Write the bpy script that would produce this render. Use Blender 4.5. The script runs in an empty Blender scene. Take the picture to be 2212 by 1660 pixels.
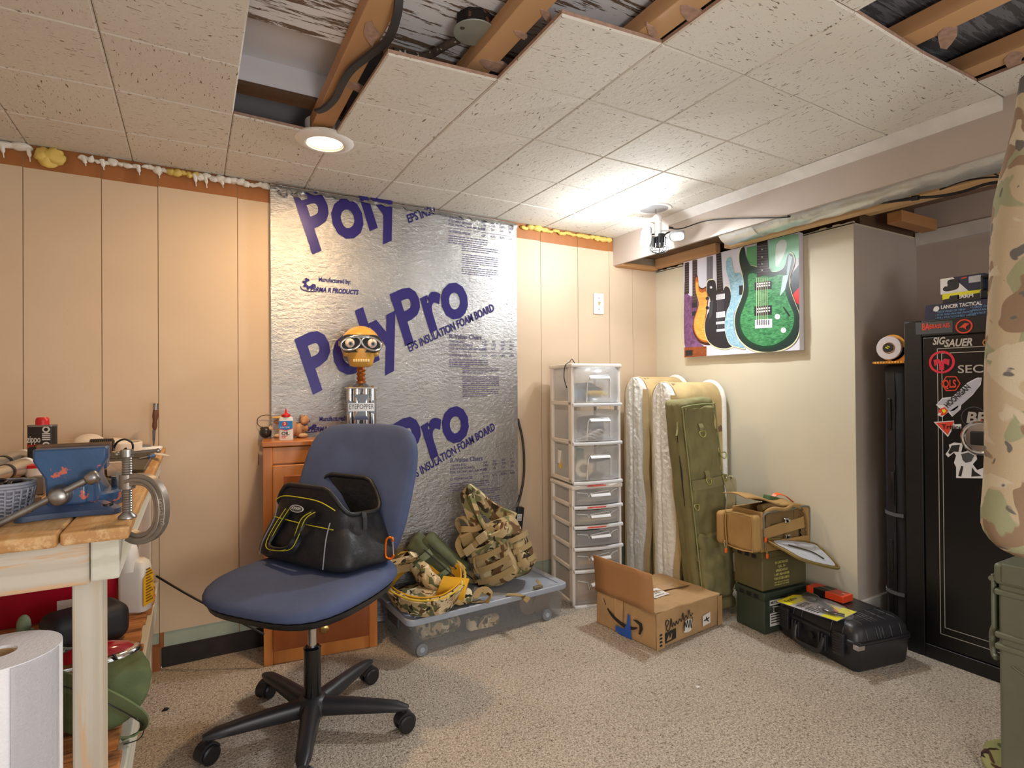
import bpy, bmesh, math, random
from mathutils import Vector, Matrix, Euler, noise
PI = math.pi
random.seed(7)
# ---------------------------------------------------------------- camera
sc = bpy.context.scene
COL = sc.collection
F_PX, YAW, PITCH, ROLL, CAM_Z = 1214.28, 0.516793, 0.006048, -0.007519, 1.05242
CEIL, BACK, RIGHT = 1.90785, 2.52095, 2.44       # ceiling height, back wall y, right wall x
_f = Vector((math.sin(YAW)*math.cos(PITCH), math.cos(YAW)*math.cos(PITCH), math.sin(PITCH)))
_r0 = Vector((math.cos(YAW), -math.sin(YAW), 0)); _u0 = _r0.cross(_f)
_r = _r0*math.cos(ROLL)+_u0*math.sin(ROLL); _u = -_r0*math.sin(ROLL)+_u0*math.cos(ROLL)
CAMP = Vector((0, 0, CAM_Z))
cd = bpy.data.cameras.new('camera'); cam = bpy.data.objects.new('camera', cd); COL.objects.link(cam)
cd.sensor_fit = 'HORIZONTAL'; cd.sensor_width = 36; cd.lens = 36*F_PX/2212; cd.clip_start = 0.02
m = Matrix((_r, _u, -_f)).transposed().to_4x4(); m.translation = CAMP; cam.matrix_world = m
sc.camera = cam
# ---------------------------------------------------------------- world, lamps, exposure
w = bpy.data.worlds.new('world'); sc.world = w; w.use_nodes = True
_nt = w.node_tree; _tc = _nt.nodes.new('ShaderNodeTexCoord'); _nz = _nt.nodes.new('ShaderNodeTexNoise'); _rp = _nt.nodes.new('ShaderNodeValToRGB')
_nz.inputs['Scale'].default_value = 2.2; _nz.inputs['Detail'].default_value = 1; _rp.color_ramp.elements[0].position = .36; _rp.color_ramp.elements[1].position = .64
_rp.color_ramp.elements[0].color = (.20, .19, .18, 1); _rp.color_ramp.elements[1].color = (1.3, 1.28, 1.24, 1)  # blotchy surround made up to vary the reflections in the foil
_nt.links.new(_tc.outputs['Generated'], _nz.inputs[0]); _nt.links.new(_nz.outputs[0], _rp.inputs[0]); _nt.links.new(_rp.outputs[0], _nt.nodes['Background'].inputs[0])
_nt.nodes['Background'].inputs[1].default_value = 1.3
sc.view_settings.view_transform = 'Standard'; sc.view_settings.look = 'None'
sc.cycles.max_bounces = 7; sc.cycles.diffuse_bounces = 3; sc.cycles.glossy_bounces = 3; sc.cycles.transmission_bounces = 3; sc.cycles.transparent_max_bounces = 12
sc.view_settings.gamma = 1; sc.view_settings.exposure = 0.08; sc.view_settings.use_curve_mapping = False
def lamp(name, kind, loc, energy, col, size=.05, aim=None, spot=None):
    l = bpy.data.lights.new(name, kind); l.energy = energy; l.color = col
    if kind == 'AREA': l.shape = 'DISK'; l.size = size
    else: l.shadow_soft_size = size
    if spot: l.spot_size = spot; l.spot_blend = .6
    o = bpy.data.objects.new(name, l); COL.objects.link(o); o.location = loc
    if aim is not None: o.rotation_euler = (Vector(aim)-Vector(loc)).to_track_quat('-Z', 'Y').to_euler()
    return o
HUB = Vector((1.933, 2.0, 0)); R0 = Vector(_r0); F0 = Vector((math.sin(YAW), math.cos(YAW), 0)); UP = Vector((0, 0, 1))
PANELS = ((HUB-R0*.052-F0*.01+UP*1.770, (-R0*.80-F0*.42+UP*.12).normalized(), 6.0), (HUB+R0*.100-F0*.02+UP*1.765, (-R0*.15-F0*.45-UP*.88).normalized(), 10.0), (HUB+R0*.02+F0*.085+UP*1.765, (-R0*.22+F0*.88-UP*.30).normalized(), 1.6))
for _p, _n, _e in PANELS: lamp('garage_lamp_light', 'AREA', _p+_n*.012, _e, (0.93, 0.97, 1.0), .075, _p+_n)
lamp('garage_lamp_glow', 'POINT', HUB-R0*.10-F0*.08+UP*1.70, 3.0, (0.93, 0.97, 1.0), .04)
lamp('recessed_lamp_light', 'AREA', (0.40, 1.998, CEIL-.02), 8.0, (1.0, 0.66, 0.34), .08, (0.40, 1.998, 0))
lamp('rear_fill_light', 'POINT', (0.45, -0.55, 0.85), 40, (1.0, 0.96, 0.92), .22)  # unseen light added behind the camera to fill the room
lamp('rear_right_fill_light', 'POINT', (1.95, -0.75, 1.05), 12, (1.0, 0.96, 0.92), .2)  # unseen light added to brighten the safe and the soffit interior
# ---------------------------------------------------------------- pixel -> point helpers
def ray(x, y): return _f*F_PX + _r*(x-1106) - _u*(y-830)
def on(ax, val, x, y):
    d = ray(x, y); return CAMP + d*((val-CAMP[ax])/d[ax])
def onx(v, x, y): return on(0, v, x, y)
def ony(v, x, y): return on(1, v, x, y)
def onz(v, x, y): return on(2, v, x, y)
def zat(bx, by, x, y):
    d = ray(x, y); return CAM_Z + d.z*((d.x*bx+d.y*by)/(d.x*d.x+d.y*d.y))
# ---------------------------------------------------------------- mesh builder
def ortho(d):
    d = d.normalized(); a = Vector((0, 0, 1)) if abs(d.z) < .9 else Vector((1, 0, 0))
    u = d.cross(a).normalized(); return u, d.cross(u).normalized()
def frame(o, x, y):
    x = Vector(x).normalized(); z = x.cross(Vector(y)).normalized(); y = z.cross(x)
    M = Matrix((x, y, z)).transposed().to_4x4(); M.translation = Vector(o); return M
def T(x=0, y=0, z=0, rx=0, ry=0, rz=0): return Matrix.Translation((x, y, z)) @ Euler((rx, ry, rz)).to_matrix().to_4x4()
class MB:
    def __init__(s): s.v = []; s.f = []; s.mi = []; s.k = 0
    def add(s, vs, fs, M=None, mi=0):
        s.k = n = len(s.v)
        s.v += [(M @ Vector(p)) if M is not None else Vector(p) for p in vs]
        s.f += [tuple(i+n for i in f) for f in fs]; s.mi += [mi]*len(fs); return s
    def warp(s, fn, all_=False):
        for i in range(0 if all_ else s.k, len(s.v)): s.v[i] = Vector(fn(s.v[i]))
        return s
    def box(s, c, d, rot=None, M=None, mi=0, top=(1, 1)):
        x, y, z = d[0]/2, d[1]/2, d[2]/2; a, b = top
        vs = [(-x, -y, -z), (x, -y, -z), (x, y, -z), (-x, y, -z), (-x*a, -y*b, z), (x*a, -y*b, z), (x*a, y*b, z), (-x*a, y*b, z)]
        X = Matrix.Translation(c)
        if rot: X = X @ Euler(rot).to_matrix().to_4x4()
        if M is not None: X = M @ X
        return s.add(vs, [(3, 2, 1, 0), (4, 5, 6, 7), (0, 1, 5, 4), (1, 2, 6, 5), (2, 3, 7, 6), (3, 0, 4, 7)], X, mi)
    def bb(s, lo, hi, M=None, mi=0):
        return s.box([(a+b)/2 for a, b in zip(lo, hi)], [abs(b-a) for a, b in zip(lo, hi)], None, M, mi)
    def loft(s, rings, cap=True, M=None, mi=0, closed=False):
        n = len(rings[0]); vs = [p for r in rings for p in r]; fs = []
        L = len(rings)
        for i in range(L if closed else L-1):
            a, b = i*n, ((i+1) % L)*n
            for j in range(n): fs.append((a+j, a+(j+1) % n, b+(j+1) % n, b+j))
        if cap and not closed: fs += [tuple(range(n-1, -1, -1)), tuple(range((L-1)*n, L*n))]
        return s.add(vs, fs, M, mi)
    def cyl(s, p0, p1, r0, r1=None, n=20, M=None, mi=0, cap=True):
        p0, p1 = Vector(p0), Vector(p1); r1 = r0 if r1 is None else r1; u, v = ortho(p1-p0)
        return s.loft([[p+(u*math.cos(2*PI*i/n)-v*math.sin(2*PI*i/n))*-r for i in range(n)][::-1] for p, r in ((p0, r0), (p1, r1))], cap, M, mi)
    def tube(s, pts, r, n=8, closed=False, M=None, mi=0, sub=0, flat=None):
        pts = [Vector(p) for p in pts]
        if sub: pts = spline(pts, sub, closed)
        L = len(pts); rings = []; u = None
        for i, p in enumerate(pts):
            if closed: d = pts[(i+1) % L]-pts[i-1]
            else: d = pts[min(i+1, L-1)]-pts[max(i-1, 0)]
            d.normalize()
            if u is None: u, _ = ortho(d)
            u = (u-d*u.dot(d)).normalized(); v = d.cross(u)
            rr = r[i*len(r)//L] if isinstance(r, (list, tuple)) else r
            rings.append([p+(u*math.cos(2*PI*k/n)+v*math.sin(2*PI*k/n))*rr for k in range(n)])
        return s.loft(rings, True, M, mi, closed)
    def strap(s, pts, w, t, side, M=None, mi=0, sub=6, closed=False):
        """flat webbing along pts; side = width direction (vector or list of vectors)"""
        pts = [Vector(p) for p in pts]; sp = spline(pts, sub, closed) if sub else pts; L = len(sp); rings = []
        for i, p in enumerate(sp):
            d = (sp[(i+1) % L]-sp[i-1]) if closed else (sp[min(i+1, L-1)]-sp[max(i-1, 0)])
            d.normalize()
            if isinstance(side, list):
                k = i/(L-1)*(len(side)-1); a = min(int(k), len(side)-2); sd = Vector(side[a]).lerp(Vector(side[a+1]), k-a)
            else: sd = Vector(side)
            sd = (sd-d*sd.dot(d)).normalized(); nn = d.cross(sd)
            rings.append([p+sd*w/2+nn*t/2, p-sd*w/2+nn*t/2, p-sd*w/2-nn*t/2, p+sd*w/2-nn*t/2])
        return s.loft(rings, True, M, mi, closed)
    def lathe(s, prof, n=24, M=None, mi=0):
        return s.loft([[(r*math.cos(2*PI*i/n), r*math.sin(2*PI*i/n), z) for i in range(n)] for r, z in prof], True, M, mi)
    def ell(s, c, r, n=16, M=None, mi=0):
        if not isinstance(r, (list, tuple)): r = (r, r, r)
        m_ = n//2+1
        rings = [[(c[0]+r[0]*math.sin(PI*j/m_)*math.cos(2*PI*i/n), c[1]+r[1]*math.sin(PI*j/m_)*math.sin(2*PI*i/n), c[2]-r[2]*math.cos(PI*j/m_)) for i in range(n)] for j in range(1, m_)]
        k = len(rings)*n; vs = [p for q in rings for p in q]+[(c[0], c[1], c[2]-r[2]), (c[0], c[1], c[2]+r[2])]; fs = []
        for j in range(len(rings)-1):
            for i in range(n): fs.append((j*n+i, j*n+(i+1) % n, (j+1)*n+(i+1) % n, (j+1)*n+i))
        for i in range(n): fs += [(k, (i+1) % n, i), (k+1, k-n+i, k-n+(i+1) % n)]
        return s.add(vs, fs, M, mi)
    def prism(s, poly, h, M=None, mi=0, z0=0):
        if sum(a[0]*b[1]-b[0]*a[1] for a, b in zip(poly, poly[1:]+poly[:1])) < 0: poly = poly[::-1]
        return s.loft([[(x, y, z0) for x, y in poly], [(x, y, z0+h) for x, y in poly]], True, M, mi)
    def grid(s, fn, nu, nv, M=None, mi=0):
        vs = [fn(i/nu, j/nv) for j in range(nv+1) for i in range(nu+1)]
        return s.add(vs, [(j*(nu+1)+i, j*(nu+1)+i+1, (j+1)*(nu+1)+i+1, (j+1)*(nu+1)+i) for j in range(nv) for i in range(nu)], M, mi)
    def rbox(s, c, d, r, seg=3, sub=1, rot=None, M=None, mi=0):
        h = [x/2 for x in d]; r = min([r]+h); ax = []
        for q in h:
            arc = [math.tan(PI/4*k/seg)*r for k in range(seg+1)]       # 0..r
            lo = [-q+r-a for a in arc[::-1]]; ln = 2*(q-r)
            mid = [-q+r+ln*k/(sub+1) for k in range(1, sub+1)] if ln > 1e-6 else []
            hi = [q-r+a for a in arc] if ln > 1e-6 else [a for a in arc[1:]]
            ax.append(lo+mid+hi)
        idx = {}; vs = []; fs = []
        def vid(p):
            key = tuple(round(a, 7) for a in p)
            if key not in idx:
                inn = Vector([max(-q+r, min(q-r, a)) for a, q in zip(p, h)]); dd = Vector(p)-inn
                if dd.length > 1e-9: dd = dd.normalized()*r
                idx[key] = len(vs); vs.append(inn+dd)
            return idx[key]
        for k in range(3):
            a, b = (k+1) % 3, (k+2) % 3
            for sg in (-1, 1):
                for i in range(len(ax[a])-1):
                    for j in range(len(ax[b])-1):
                        q = []
                        for di, dj in ((0, 0), (1, 0), (1, 1), (0, 1)):
                            p = [0, 0, 0]; p[k] = sg*h[k]; p[a] = ax[a][i+di]; p[b] = ax[b][j+dj]; q.append(vid(p))
                        fs.append(tuple(q if sg > 0 else q[::-1]))
        X = Matrix.Translation(c)
        if rot: X = X @ Euler(rot).to_matrix().to_4x4()
        if M is not None: X = M @ X
        return s.add(vs, fs, X, mi)
def spline(pts, sub, closed=False):
    pts = [Vector(p) for p in pts]; L = len(pts); out = []
    for i in range(L if closed else L-1):
        if closed: a, b, c, d = pts[i-1], pts[i], pts[(i+1) % L], pts[(i+2) % L]
        else: a, b, c, d = pts[max(i-1, 0)], pts[i], pts[i+1], pts[min(i+2, L-1)]
        for k in range(sub):
            t = k/sub; out.append(.5*((2*b)+(c-a)*t+(2*a-5*b+4*c-d)*t*t+(3*b-a-3*c+d)*t**3))
    if not closed: out.append(pts[-1])
    return out
def sp2(pts, sub=6): return [(p.x, p.y) for p in spline([(a, b, 0) for a, b in pts], sub, True)]
def rpoly(w, h, r, n=4):
    out = []
    for cx, cy, a in ((w/2-r, h/2-r, 0), (-w/2+r, h/2-r, 90), (-w/2+r, -h/2+r, 180), (w/2-r, -h/2+r, 270)):
        out += [(cx+r*math.cos(math.radians(a+90*k/n)), cy+r*math.sin(math.radians(a+90*k/n))) for k in range(n+1)]
    return out
def circ(r, n=20, cx=0, cy=0, ry=None): return [(cx+r*math.cos(2*PI*i/n), cy+(ry or r)*math.sin(2*PI*i/n)) for i in range(n)]
def wob(amp, sc_, seed=0, ax=None):
    def fn(p):
        n = noise.noise_vector(p*sc_+Vector((seed*7.3, seed*3.1, seed*1.7)))*amp
        if ax: n = Vector([a*b for a, b in zip(n, ax)])
        return p+n
    return fn
def obj(name, mb, mats, parent=None, smooth=35, bevel=0, sub=0, solid=0, **pr):
    me = bpy.data.meshes.new(name); me.from_pydata([tuple(p) for p in mb.v], [], mb.f)
    mats = mats if isinstance(mats, (list, tuple)) else [mats]
    for mm in mats: me.materials.append(mm)
    if len(mats) > 1: me.polygons.foreach_set('material_index', mb.mi)
    if smooth:
        me.polygons.foreach_set('use_smooth', [True]*len(me.polygons)); me.set_sharp_from_angle(angle=math.radians(smooth))
    me.update()
    o = bpy.data.objects.new(name, me); COL.objects.link(o)
    if parent: o.parent = parent
    if solid: md = o.modifiers.new('s', 'SOLIDIFY'); md.thickness = solid; md.offset = 0
    if bevel: md = o.modifiers.new('b', 'BEVEL'); md.width = bevel; md.segments = 2; md.limit_method = 'ANGLE'; md.angle_limit = math.radians(40); md.use_clamp_overlap = True
    if sub: md = o.modifiers.new('ss', 'SUBSURF'); md.levels = sub; md.render_levels = sub
    for k, v in pr.items(): o[k] = v
    return o
def tag(o, label, cat, group=None):
    o['label'] = label; o['category'] = cat
    if group: o['group'] = group
    return o
def thing(name, label, cat, loc=(0, 0, 0), rz=0, group=None):
    o = bpy.data.objects.new(name, None); COL.objects.link(o); o.location = loc; o.rotation_euler = (0, 0, rz); o.empty_display_size = .05
    return tag(o, label, cat, group)
def struct(name, mb, mats, parent=None, **k):
    o = obj(name, mb, mats, parent, **k); o['kind'] = 'structure'; return o
def text(name, s, size, mat_, parent, M, bold=0, sx=1, shear=0, align='LEFT', sp=1, ext=.0003, mb=None, fit=None):
    """lettering as a mesh part; M maps text x/y to the surface"""
    c = bpy.data.curves.new(name, 'FONT'); c.body = s; c.size = size*1.36; c.offset = bold; c.shear = shear; c.align_x = align; c.space_character = sp
    c.extrude = ext; c.resolution_u = 3
    o = bpy.data.objects.new(name, c); COL.objects.link(o)
    dg = bpy.context.evaluated_depsgraph_get(); me = bpy.data.meshes.new_from_object(o.evaluated_get(dg))
    bpy.data.objects.remove(o); bpy.data.curves.remove(c)
    if fit:
        xs = [v.co.x for v in me.vertices]; sx = fit/(max(xs)-min(xs))
    me.transform(M @ Matrix.Diagonal((sx, 1, 1, 1)))
    if mb is not None:
        mb.add([v.co.copy() for v in me.vertices], [tuple(p.vertices) for p in me.polygons]); bpy.data.meshes.remove(me); return None
    me.name = name; me.materials.clear(); me.materials.append(mat_)
    o = bpy.data.objects.new(name, me); COL.objects.link(o); o.parent = parent; return o
# ---------------------------------------------------------------- materials
def S(r, g=None, b=None):
    if isinstance(r, tuple): r, g, b = r[:3]
    elif g is None: r, g, b = int(r[0:2], 16), int(r[2:4], 16), int(r[4:6], 16)
    return tuple((c/255/12.92 if c/255 <= .04045 else ((c/255+.055)/1.055)**2.4) for c in (r, g, b))+(1,)
def base(name):
    mt = bpy.data.materials.new(name); mt.use_nodes = True; nt = mt.node_tree; return mt, nt, nt.nodes['Principled BSDF']
def N(nt, kind, **kw):
    n = nt.nodes.new(kind)
    for k, v in kw.items():
        if k[0] == '_': n.inputs[k[1:].replace('_', ' ')].default_value = v
        else: setattr(n, k, v)
    return n
def coords(nt, scale=(1, 1, 1), rot=(0, 0, 0), kind='Object'):
    t = N(nt, 'ShaderNodeTexCoord'); mp = N(nt, 'ShaderNodeMapping'); nt.links.new(t.outputs[kind], mp.inputs[0])
    mp.inputs['Scale'].default_value = scale; mp.inputs['Rotation'].default_value = rot; return mp.outputs[0]
def noise_(nt, co, scale, detail=3, rough=.55, dist=0):
    n = N(nt, 'ShaderNodeTexNoise', _Scale=scale, _Detail=detail, _Roughness=rough, _Distortion=dist); nt.links.new(co, n.inputs[0]); return n.outputs[0]
def ramp(nt, fac, stops, const=False):
    r = N(nt, 'ShaderNodeValToRGB'); cr = r.color_ramp
    if const: cr.interpolation = 'CONSTANT'
    while len(cr.elements) < len(stops): cr.elements.new(.5)
    for e, (p, c) in zip(cr.elements, stops): e.position = p; e.color = c
    nt.links.new(fac, r.inputs[0]); return r.outputs[0]
def mix(nt, fac, a, b, mode='MIX'):
    n = N(nt, 'ShaderNodeMix', data_type='RGBA', blend_type=mode)
    for sock, v in ((n.inputs[0], fac), (n.inputs[6], a), (n.inputs[7], b)):
        if isinstance(v, (int, float)): sock.default_value = v
        elif isinstance(v, tuple): sock.default_value = v
        else: nt.links.new(v, sock)
    return n.outputs[2]
def bump_(nt, bs, h, strength=.3, dist=.01):
    b = N(nt, 'ShaderNodeBump', _Strength=strength, _Distance=dist); nt.links.new(h, b.inputs['Height']); nt.links.new(b.outputs[0], bs.inputs['Normal'])
W_, K_ = (1, 1, 1, 1), (0, 0, 0, 1)
def mul(c, k): return tuple(min(1, x*k) for x in c[:3])+(1,)
def mat(name, col, rough=.6, metal=0, var=.08, vs=12, bump=0, bs=120, bd=.002, spec=.5, coat=0, emit=0, spots=None):
    mt, nt, b = base(name); col = S(*col) if isinstance(col, tuple) and max(col) > 1.5 else (S(col) if isinstance(col, str) else col)
    co = coords(nt); c = col
    if var:
        c = mix(nt, ramp(nt, noise_(nt, co, vs), [(.3, K_), (.7, W_)]), mul(col, 1-var), mul(col, 1+var))
    if spots:   # (colour, scale, threshold)
        c = mix(nt, ramp(nt, noise_(nt, co, spots[1], 4, .6), [(spots[2], K_), (spots[2]+.03, W_)]), c, S(spots[0]))
    if isinstance(c, tuple): b.inputs['Base Color'].default_value = c
    else: nt.links.new(c, b.inputs['Base Color'])
    b.inputs['Roughness'].default_value = rough; b.inputs['Metallic'].default_value = metal
    b.inputs['Specular IOR Level'].default_value = spec; b.inputs['Coat Weight'].default_value = coat
    if emit: b.inputs['Emission Color'].default_value = col; b.inputs['Emission Strength'].default_value = emit
    if bump: bump_(nt, b, noise_(nt, co, bs, 4), bump, bd)
    return mt
def fabric(name, col, scale=700, var=.12, rough=.9, bump=.35):
    return mat(name, col, rough, 0, var, 9, bump, scale, .0015, .2)
def wood(name, c1, c2, sc_=(2, 30, 30), rough=.5, coat=0, wscale=1.2, bump=.15, c3=None):
    mt, nt, b = base(name); co = coords(nt, sc_)
    n1 = noise_(nt, co, wscale, 5, .6, 1.2)
    wv = N(nt, 'ShaderNodeTexWave', wave_type='RINGS', _Scale=wscale*.6, _Distortion=6, _Detail=3); wv.inputs['Detail Scale'].default_value = 1.2
    nt.links.new(coords(nt, [x*.5 for x in sc_]), wv.inputs[0])
    c = mix(nt, n1, S(c1), S(c2)); c = mix(nt, .45, c, ramp(nt, wv.outputs[0], [(.25, S(c2)), (.75, S(c1))]))
    if c3: c = mix(nt, ramp(nt, noise_(nt, co, wscale*1.7, 6, .7), [(.52, K_), (.62, W_)]), c, S(c3))
    nt.links.new(c, b.inputs['Base Color']); b.inputs['Roughness'].default_value = rough; b.inputs['Coat Weight'].default_value = coat
    bump_(nt, b, n1, bump, .003); return mt
def camo(name, cols, scale=9, rough=.9, stretch=(1, 1, 1)):
    mt, nt, b = base(name); co = coords(nt, stretch); c = S(cols[0])
    for k, cc in enumerate(cols[1:]):
        cok = coords(nt, stretch, (k*1.1, k*.7, k*.4)); n = noise_(nt, cok, scale*(1+.35*k), 2.5, .45, .6)
        th = (.52, .56, .60, .615, .63)[min(k, 4)]
        c = mix(nt, ramp(nt, n, [(th, K_), (th+.015, W_)]), c, S(cc))
    nt.links.new(c, b.inputs['Base Color']); b.inputs['Roughness'].default_value = rough; b.inputs['Specular IOR Level'].default_value = .2
    bump_(nt, b, noise_(nt, co, 420, 3), .3, .002); return mt
def seethrough(name, col, opac=.45, rough=.25):
    mt, nt, b = base(name); b.inputs['Base Color'].default_value = S(col); b.inputs['Roughness'].default_value = rough
    tr = N(nt, 'ShaderNodeBsdfTransparent'); mx = N(nt, 'ShaderNodeMixShader'); tl = N(nt, 'ShaderNodeBsdfTranslucent'); m2 = N(nt, 'ShaderNodeMixShader')
    tl.inputs[0].default_value = S(col); m2.inputs[0].default_value = .45; nt.links.new(b.outputs[0], m2.inputs[1]); nt.links.new(tl.outputs[0], m2.inputs[2])
    mx.inputs[0].default_value = opac; nt.links.new(tr.outputs[0], mx.inputs[1]); nt.links.new(m2.outputs[0], mx.inputs[2])
    nt.links.new(mx.outputs[0], nt.nodes['Material Output'].inputs[0]); return mt
# ================================================================ setting
def carpet():
    mt, nt, b = base('carpet'); co = coords(nt)
    a = noise_(nt, co, 170, 2, .75); big = noise_(nt, co, 3.5, 3, .6); fine = noise_(nt, co, 85, 3, .75)
    c = ramp(nt, a, [(.28, S(58, 50, 46)), (.40, S(158, 145, 130)), (.52, S(204, 191, 174)), (.68, S(238, 230, 218))])
    c = mix(nt, ramp(nt, fine, [(.58, K_), (.66, W_)]), c, S(96, 78, 64))
    c = mix(nt, .15, c, ramp(nt, big, [(.35, S(150, 130, 110)), (.65, S(214, 200, 180))]))
    nt.links.new(c, b.inputs['Base Color']); b.inputs['Roughness'].default_value = 1; b.inputs['Specular IOR Level'].default_value = .05
    bump_(nt, b, fine, 1.0, .012); return mt
def tile_mat(name, st):
    mt, nt, b = base(name); co = coords(nt)
    cs = coords(nt, st)
    fis = ramp(nt, noise_(nt, cs, 165, 2, .55, .8), [(.65, K_), (.685, W_)])
    dots = ramp(nt, noise_(nt, co, 190, 2, .5), [(.70, K_), (.74, W_)])
    c = mix(nt, ramp(nt, noise_(nt, co, 1.1, 3), [(.3, K_), (.7, W_)]), S(216, 210, 199), S(226, 221, 212))
    c = mix(nt, mix(nt, 1.0, fis, dots, 'ADD'), c, S(124, 108, 88))
    nt.links.new(c, b.inputs['Base Color']); b.inputs['Roughness'].default_value = .85
    bump_(nt, b, noise_(nt, co, 45, 4, .6), .25, .006); return mt
def peel(name, c1, c2, th=.5, st=(1, 9, 9)):
    mt, nt, b = base(name); co = coords(nt, st); n = noise_(nt, co, 5.5, 7, .72, .3)
    f = ramp(nt, n, [(th-.012, K_), (th+.012, W_)]); nt.links.new(mix(nt, f, S(*c1), S(*c2)), b.inputs['Base Color'])
    b.inputs['Roughness'].default_value = .8; bump_(nt, b, f, .5, .003); return mt
M_carpet = carpet()
M_tx, M_ty = tile_mat('tile_fissures_x', (.24, 1, 1)), tile_mat('tile_fissures_y', (1, .24, 1))
M_fibre = mat('tile_edge_fibre', (172, 140, 122), .9, var=.2, vs=60, bump=.5, bs=300)
M_white = mat('white_paint', (232, 228, 222), .5)
M_paint = mat('cream_panel_paint', (214, 190, 162), .55, var=.03, vs=4, bump=.12, bs=90, spots=((150, 120, 92), 46, .735))
M_paintR = mat('cream_wall_paint', (222, 212, 188), .6, var=.03, vs=3, bump=.12, bs=60)
M_taupe = mat('taupe_paint', (200, 186, 176), .6, var=.05, vs=3, bump=.1, bs=50)
M_panelwood = wood('bare_panelling', (176, 112, 58), (140, 82, 38), (14, 14, 1.2), .5)
M_groove = mat('panel_groove', (164, 132, 94), .8)
M_green = mat('old_green_paint', (168, 180, 164), .7, var=.08)
M_black_base = mat('black_baseboard', (38, 32, 30), .7, var=.3, vs=20, spots=((200, 196, 180), 9, .72))
M_pine = wood('pine_strip', (206, 166, 122), (180, 130, 86), (8, .8, 8), .6)
M_pine_x = wood('pine_board', (212, 164, 112), (184, 126, 76), (.8, 8, 8), .6)
M_dkwood = wood('dark_old_wood', (112, 84, 60), (78, 56, 40), (.8, 8, 8), .8)
M_peel = peel('peeling_white_paint', (226, 226, 230), (112, 92, 76), .54)
M_peel2 = peel('old_white_paint', (222, 222, 228), (96, 82, 70), .70)
M_greyboard = peel('grey_board', (112, 112, 118), (78, 76, 78), .5)
M_dark = mat('dark_void', (34, 32, 34), .9)
M_foamw = mat('spray_foam_white', (238, 232, 220), .6, bump=.4, bs=60, bd=.004)
M_foamy = mat('spray_foam_yellow', (226, 196, 104), .6, var=.15, bump=.4, bs=60, bd=.004)

struct('floor', MB().bb((-2.2, -1.6, -.04), (3.2, BACK, 0)), M_carpet, smooth=0)
# ceiling of separate 12 inch tiles with some taken down
GX, GY, TS = -.49617, 2.55692, .3048
OBS = {(4,1):(849.5,392),(5,1):(994.6,416),(6,1):(1126,440),(3,1):(686.8,361.7),(2,1):(493.6,324),(1,1):(269.6,286),(4,2):(903.8,331.9),(5,2):(1065,367.5),(6,2):(1204,396),(2,2):(503,248),(1,2):(246,193),(4,3):(977.8,263.5),(5,3):(1153.2,301.5),(6,3):(1303.4,339.6),(7,3):(1434.5,371.1),(1,3):(211.6,66.5),(3,4):(835,116),(4,4):(1074.6,173.7),(5,4):(1268.5,216.4),(6,4):(1434,264.5),(7,4):(1569.5,305.3),(8,4):(1687,343),(4,5):(1213,32),(5,5):(1431.3,96.3),(6,5):(1603,163.5),(7,5):(1749.4,223.6),(8,5):(1869.8,276.2),(6,6):(1850.4,27.7),(7,6):(1993,119)}
DZ = {k: max(-.05, min(.02, zat(GX+k[0]*TS, GY-k[1]*TS, *q)-CEIL)) for k, q in OBS.items()}
DZ[(3, 3)] = -.018; DZ[(3, 2)] = -.004; DZ[(2, 3)] = .0; DZ[(4, 6)] = -.03
def cz(i, j): return CEIL+DZ.get((i, j), 0)
def gone(i, j): return (i == 2 and j >= 2) or (i == 3 and j >= 4) or (i == 4 and j >= 5) or (i == 6 and j >= 6) or (i == 7 and j == 6)
mb = MB(); XE = 2.118
for i in range(-4, 9):
    for j in range(0, 10):
        if gone(i, j): continue
        x0, x1 = GX+i*TS, min(GX+(i+1)*TS, XE); y1, y0 = min(GY-j*TS, BACK), GY-(j+1)*TS
        if x0 > XE-.01: continue
        zz = [cz(i, j+1), cz(i+1, j+1), cz(i+1, j), cz(i, j)]; c = .004; t = .013; g = .0006
        P = lambda d, dz: [(x0+d, y0+d, zz[0]+dz), (x1-d, y0+d, zz[1]+dz), (x1-d, y1-d, zz[2]+dz), (x0+d, y1-d, zz[3]+dz)]
        mi = (i+j) % 2
        mb.loft([P(c+g, 0), P(g, c)], False, mi=mi); n = mb.k
        mb.add(P(c+g, 0), [(3, 2, 1, 0)], mi=mi); mb.add(P(g, t), [(0, 1, 2, 3)], mi=2)
        mb.loft([P(g, c), P(g, t)], False, mi=2)
struct('ceiling', mb, [M_tx, M_ty, M_fibre], smooth=0)
# old board ceiling above the tiles
mb = MB(); zt = CEIL+.062
def board(x0, x1, y0, y1, z0, h, mi): mb.bb((x0, y0, z0), (x1, y1, z0+h), mi=mi)
board(-1.6, 3.3, -1.4, 2.6, CEIL+.30, .02, 1)                     # deep deck
y = .2
for k in range(6):                                                  # peeling planks over the middle holes
    board(.45, 1.28, y, y+.21, zt+.02, .02, 0); y += .214
YA, YB, YC = onz(CEIL+.06, 620, 62).y, onz(CEIL+.06, 620, 224).y, onz(CEIL+.06, 620, 204).y
y = YA
while y > .1: board(-.1, .44, y-.21, y, CEIL+.06, .03, 0); y -= .213
board(-.1, .44, YA-.03, YA-.002, CEIL+.09, .06, 3)
board(-.1, .44, .3, 2.35, CEIL+.15, .02, 1)
board(-.1, .44, YC, YB, CEIL+.068, .10, 1); board(-.1, .44, YC-.004, YB, CEIL+.058, .012, 3)
board(.45, 1.28, 1.48, 1.50, zt-.02, .1, 3)
for k in range(8): board(1.2, 2.4, -.2+k*.19, -.2+k*.19+.187, CEIL+.085, .02, 2 if k % 3 else 1)  # every third board pale, painting in the streaks of light among the grey
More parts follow.
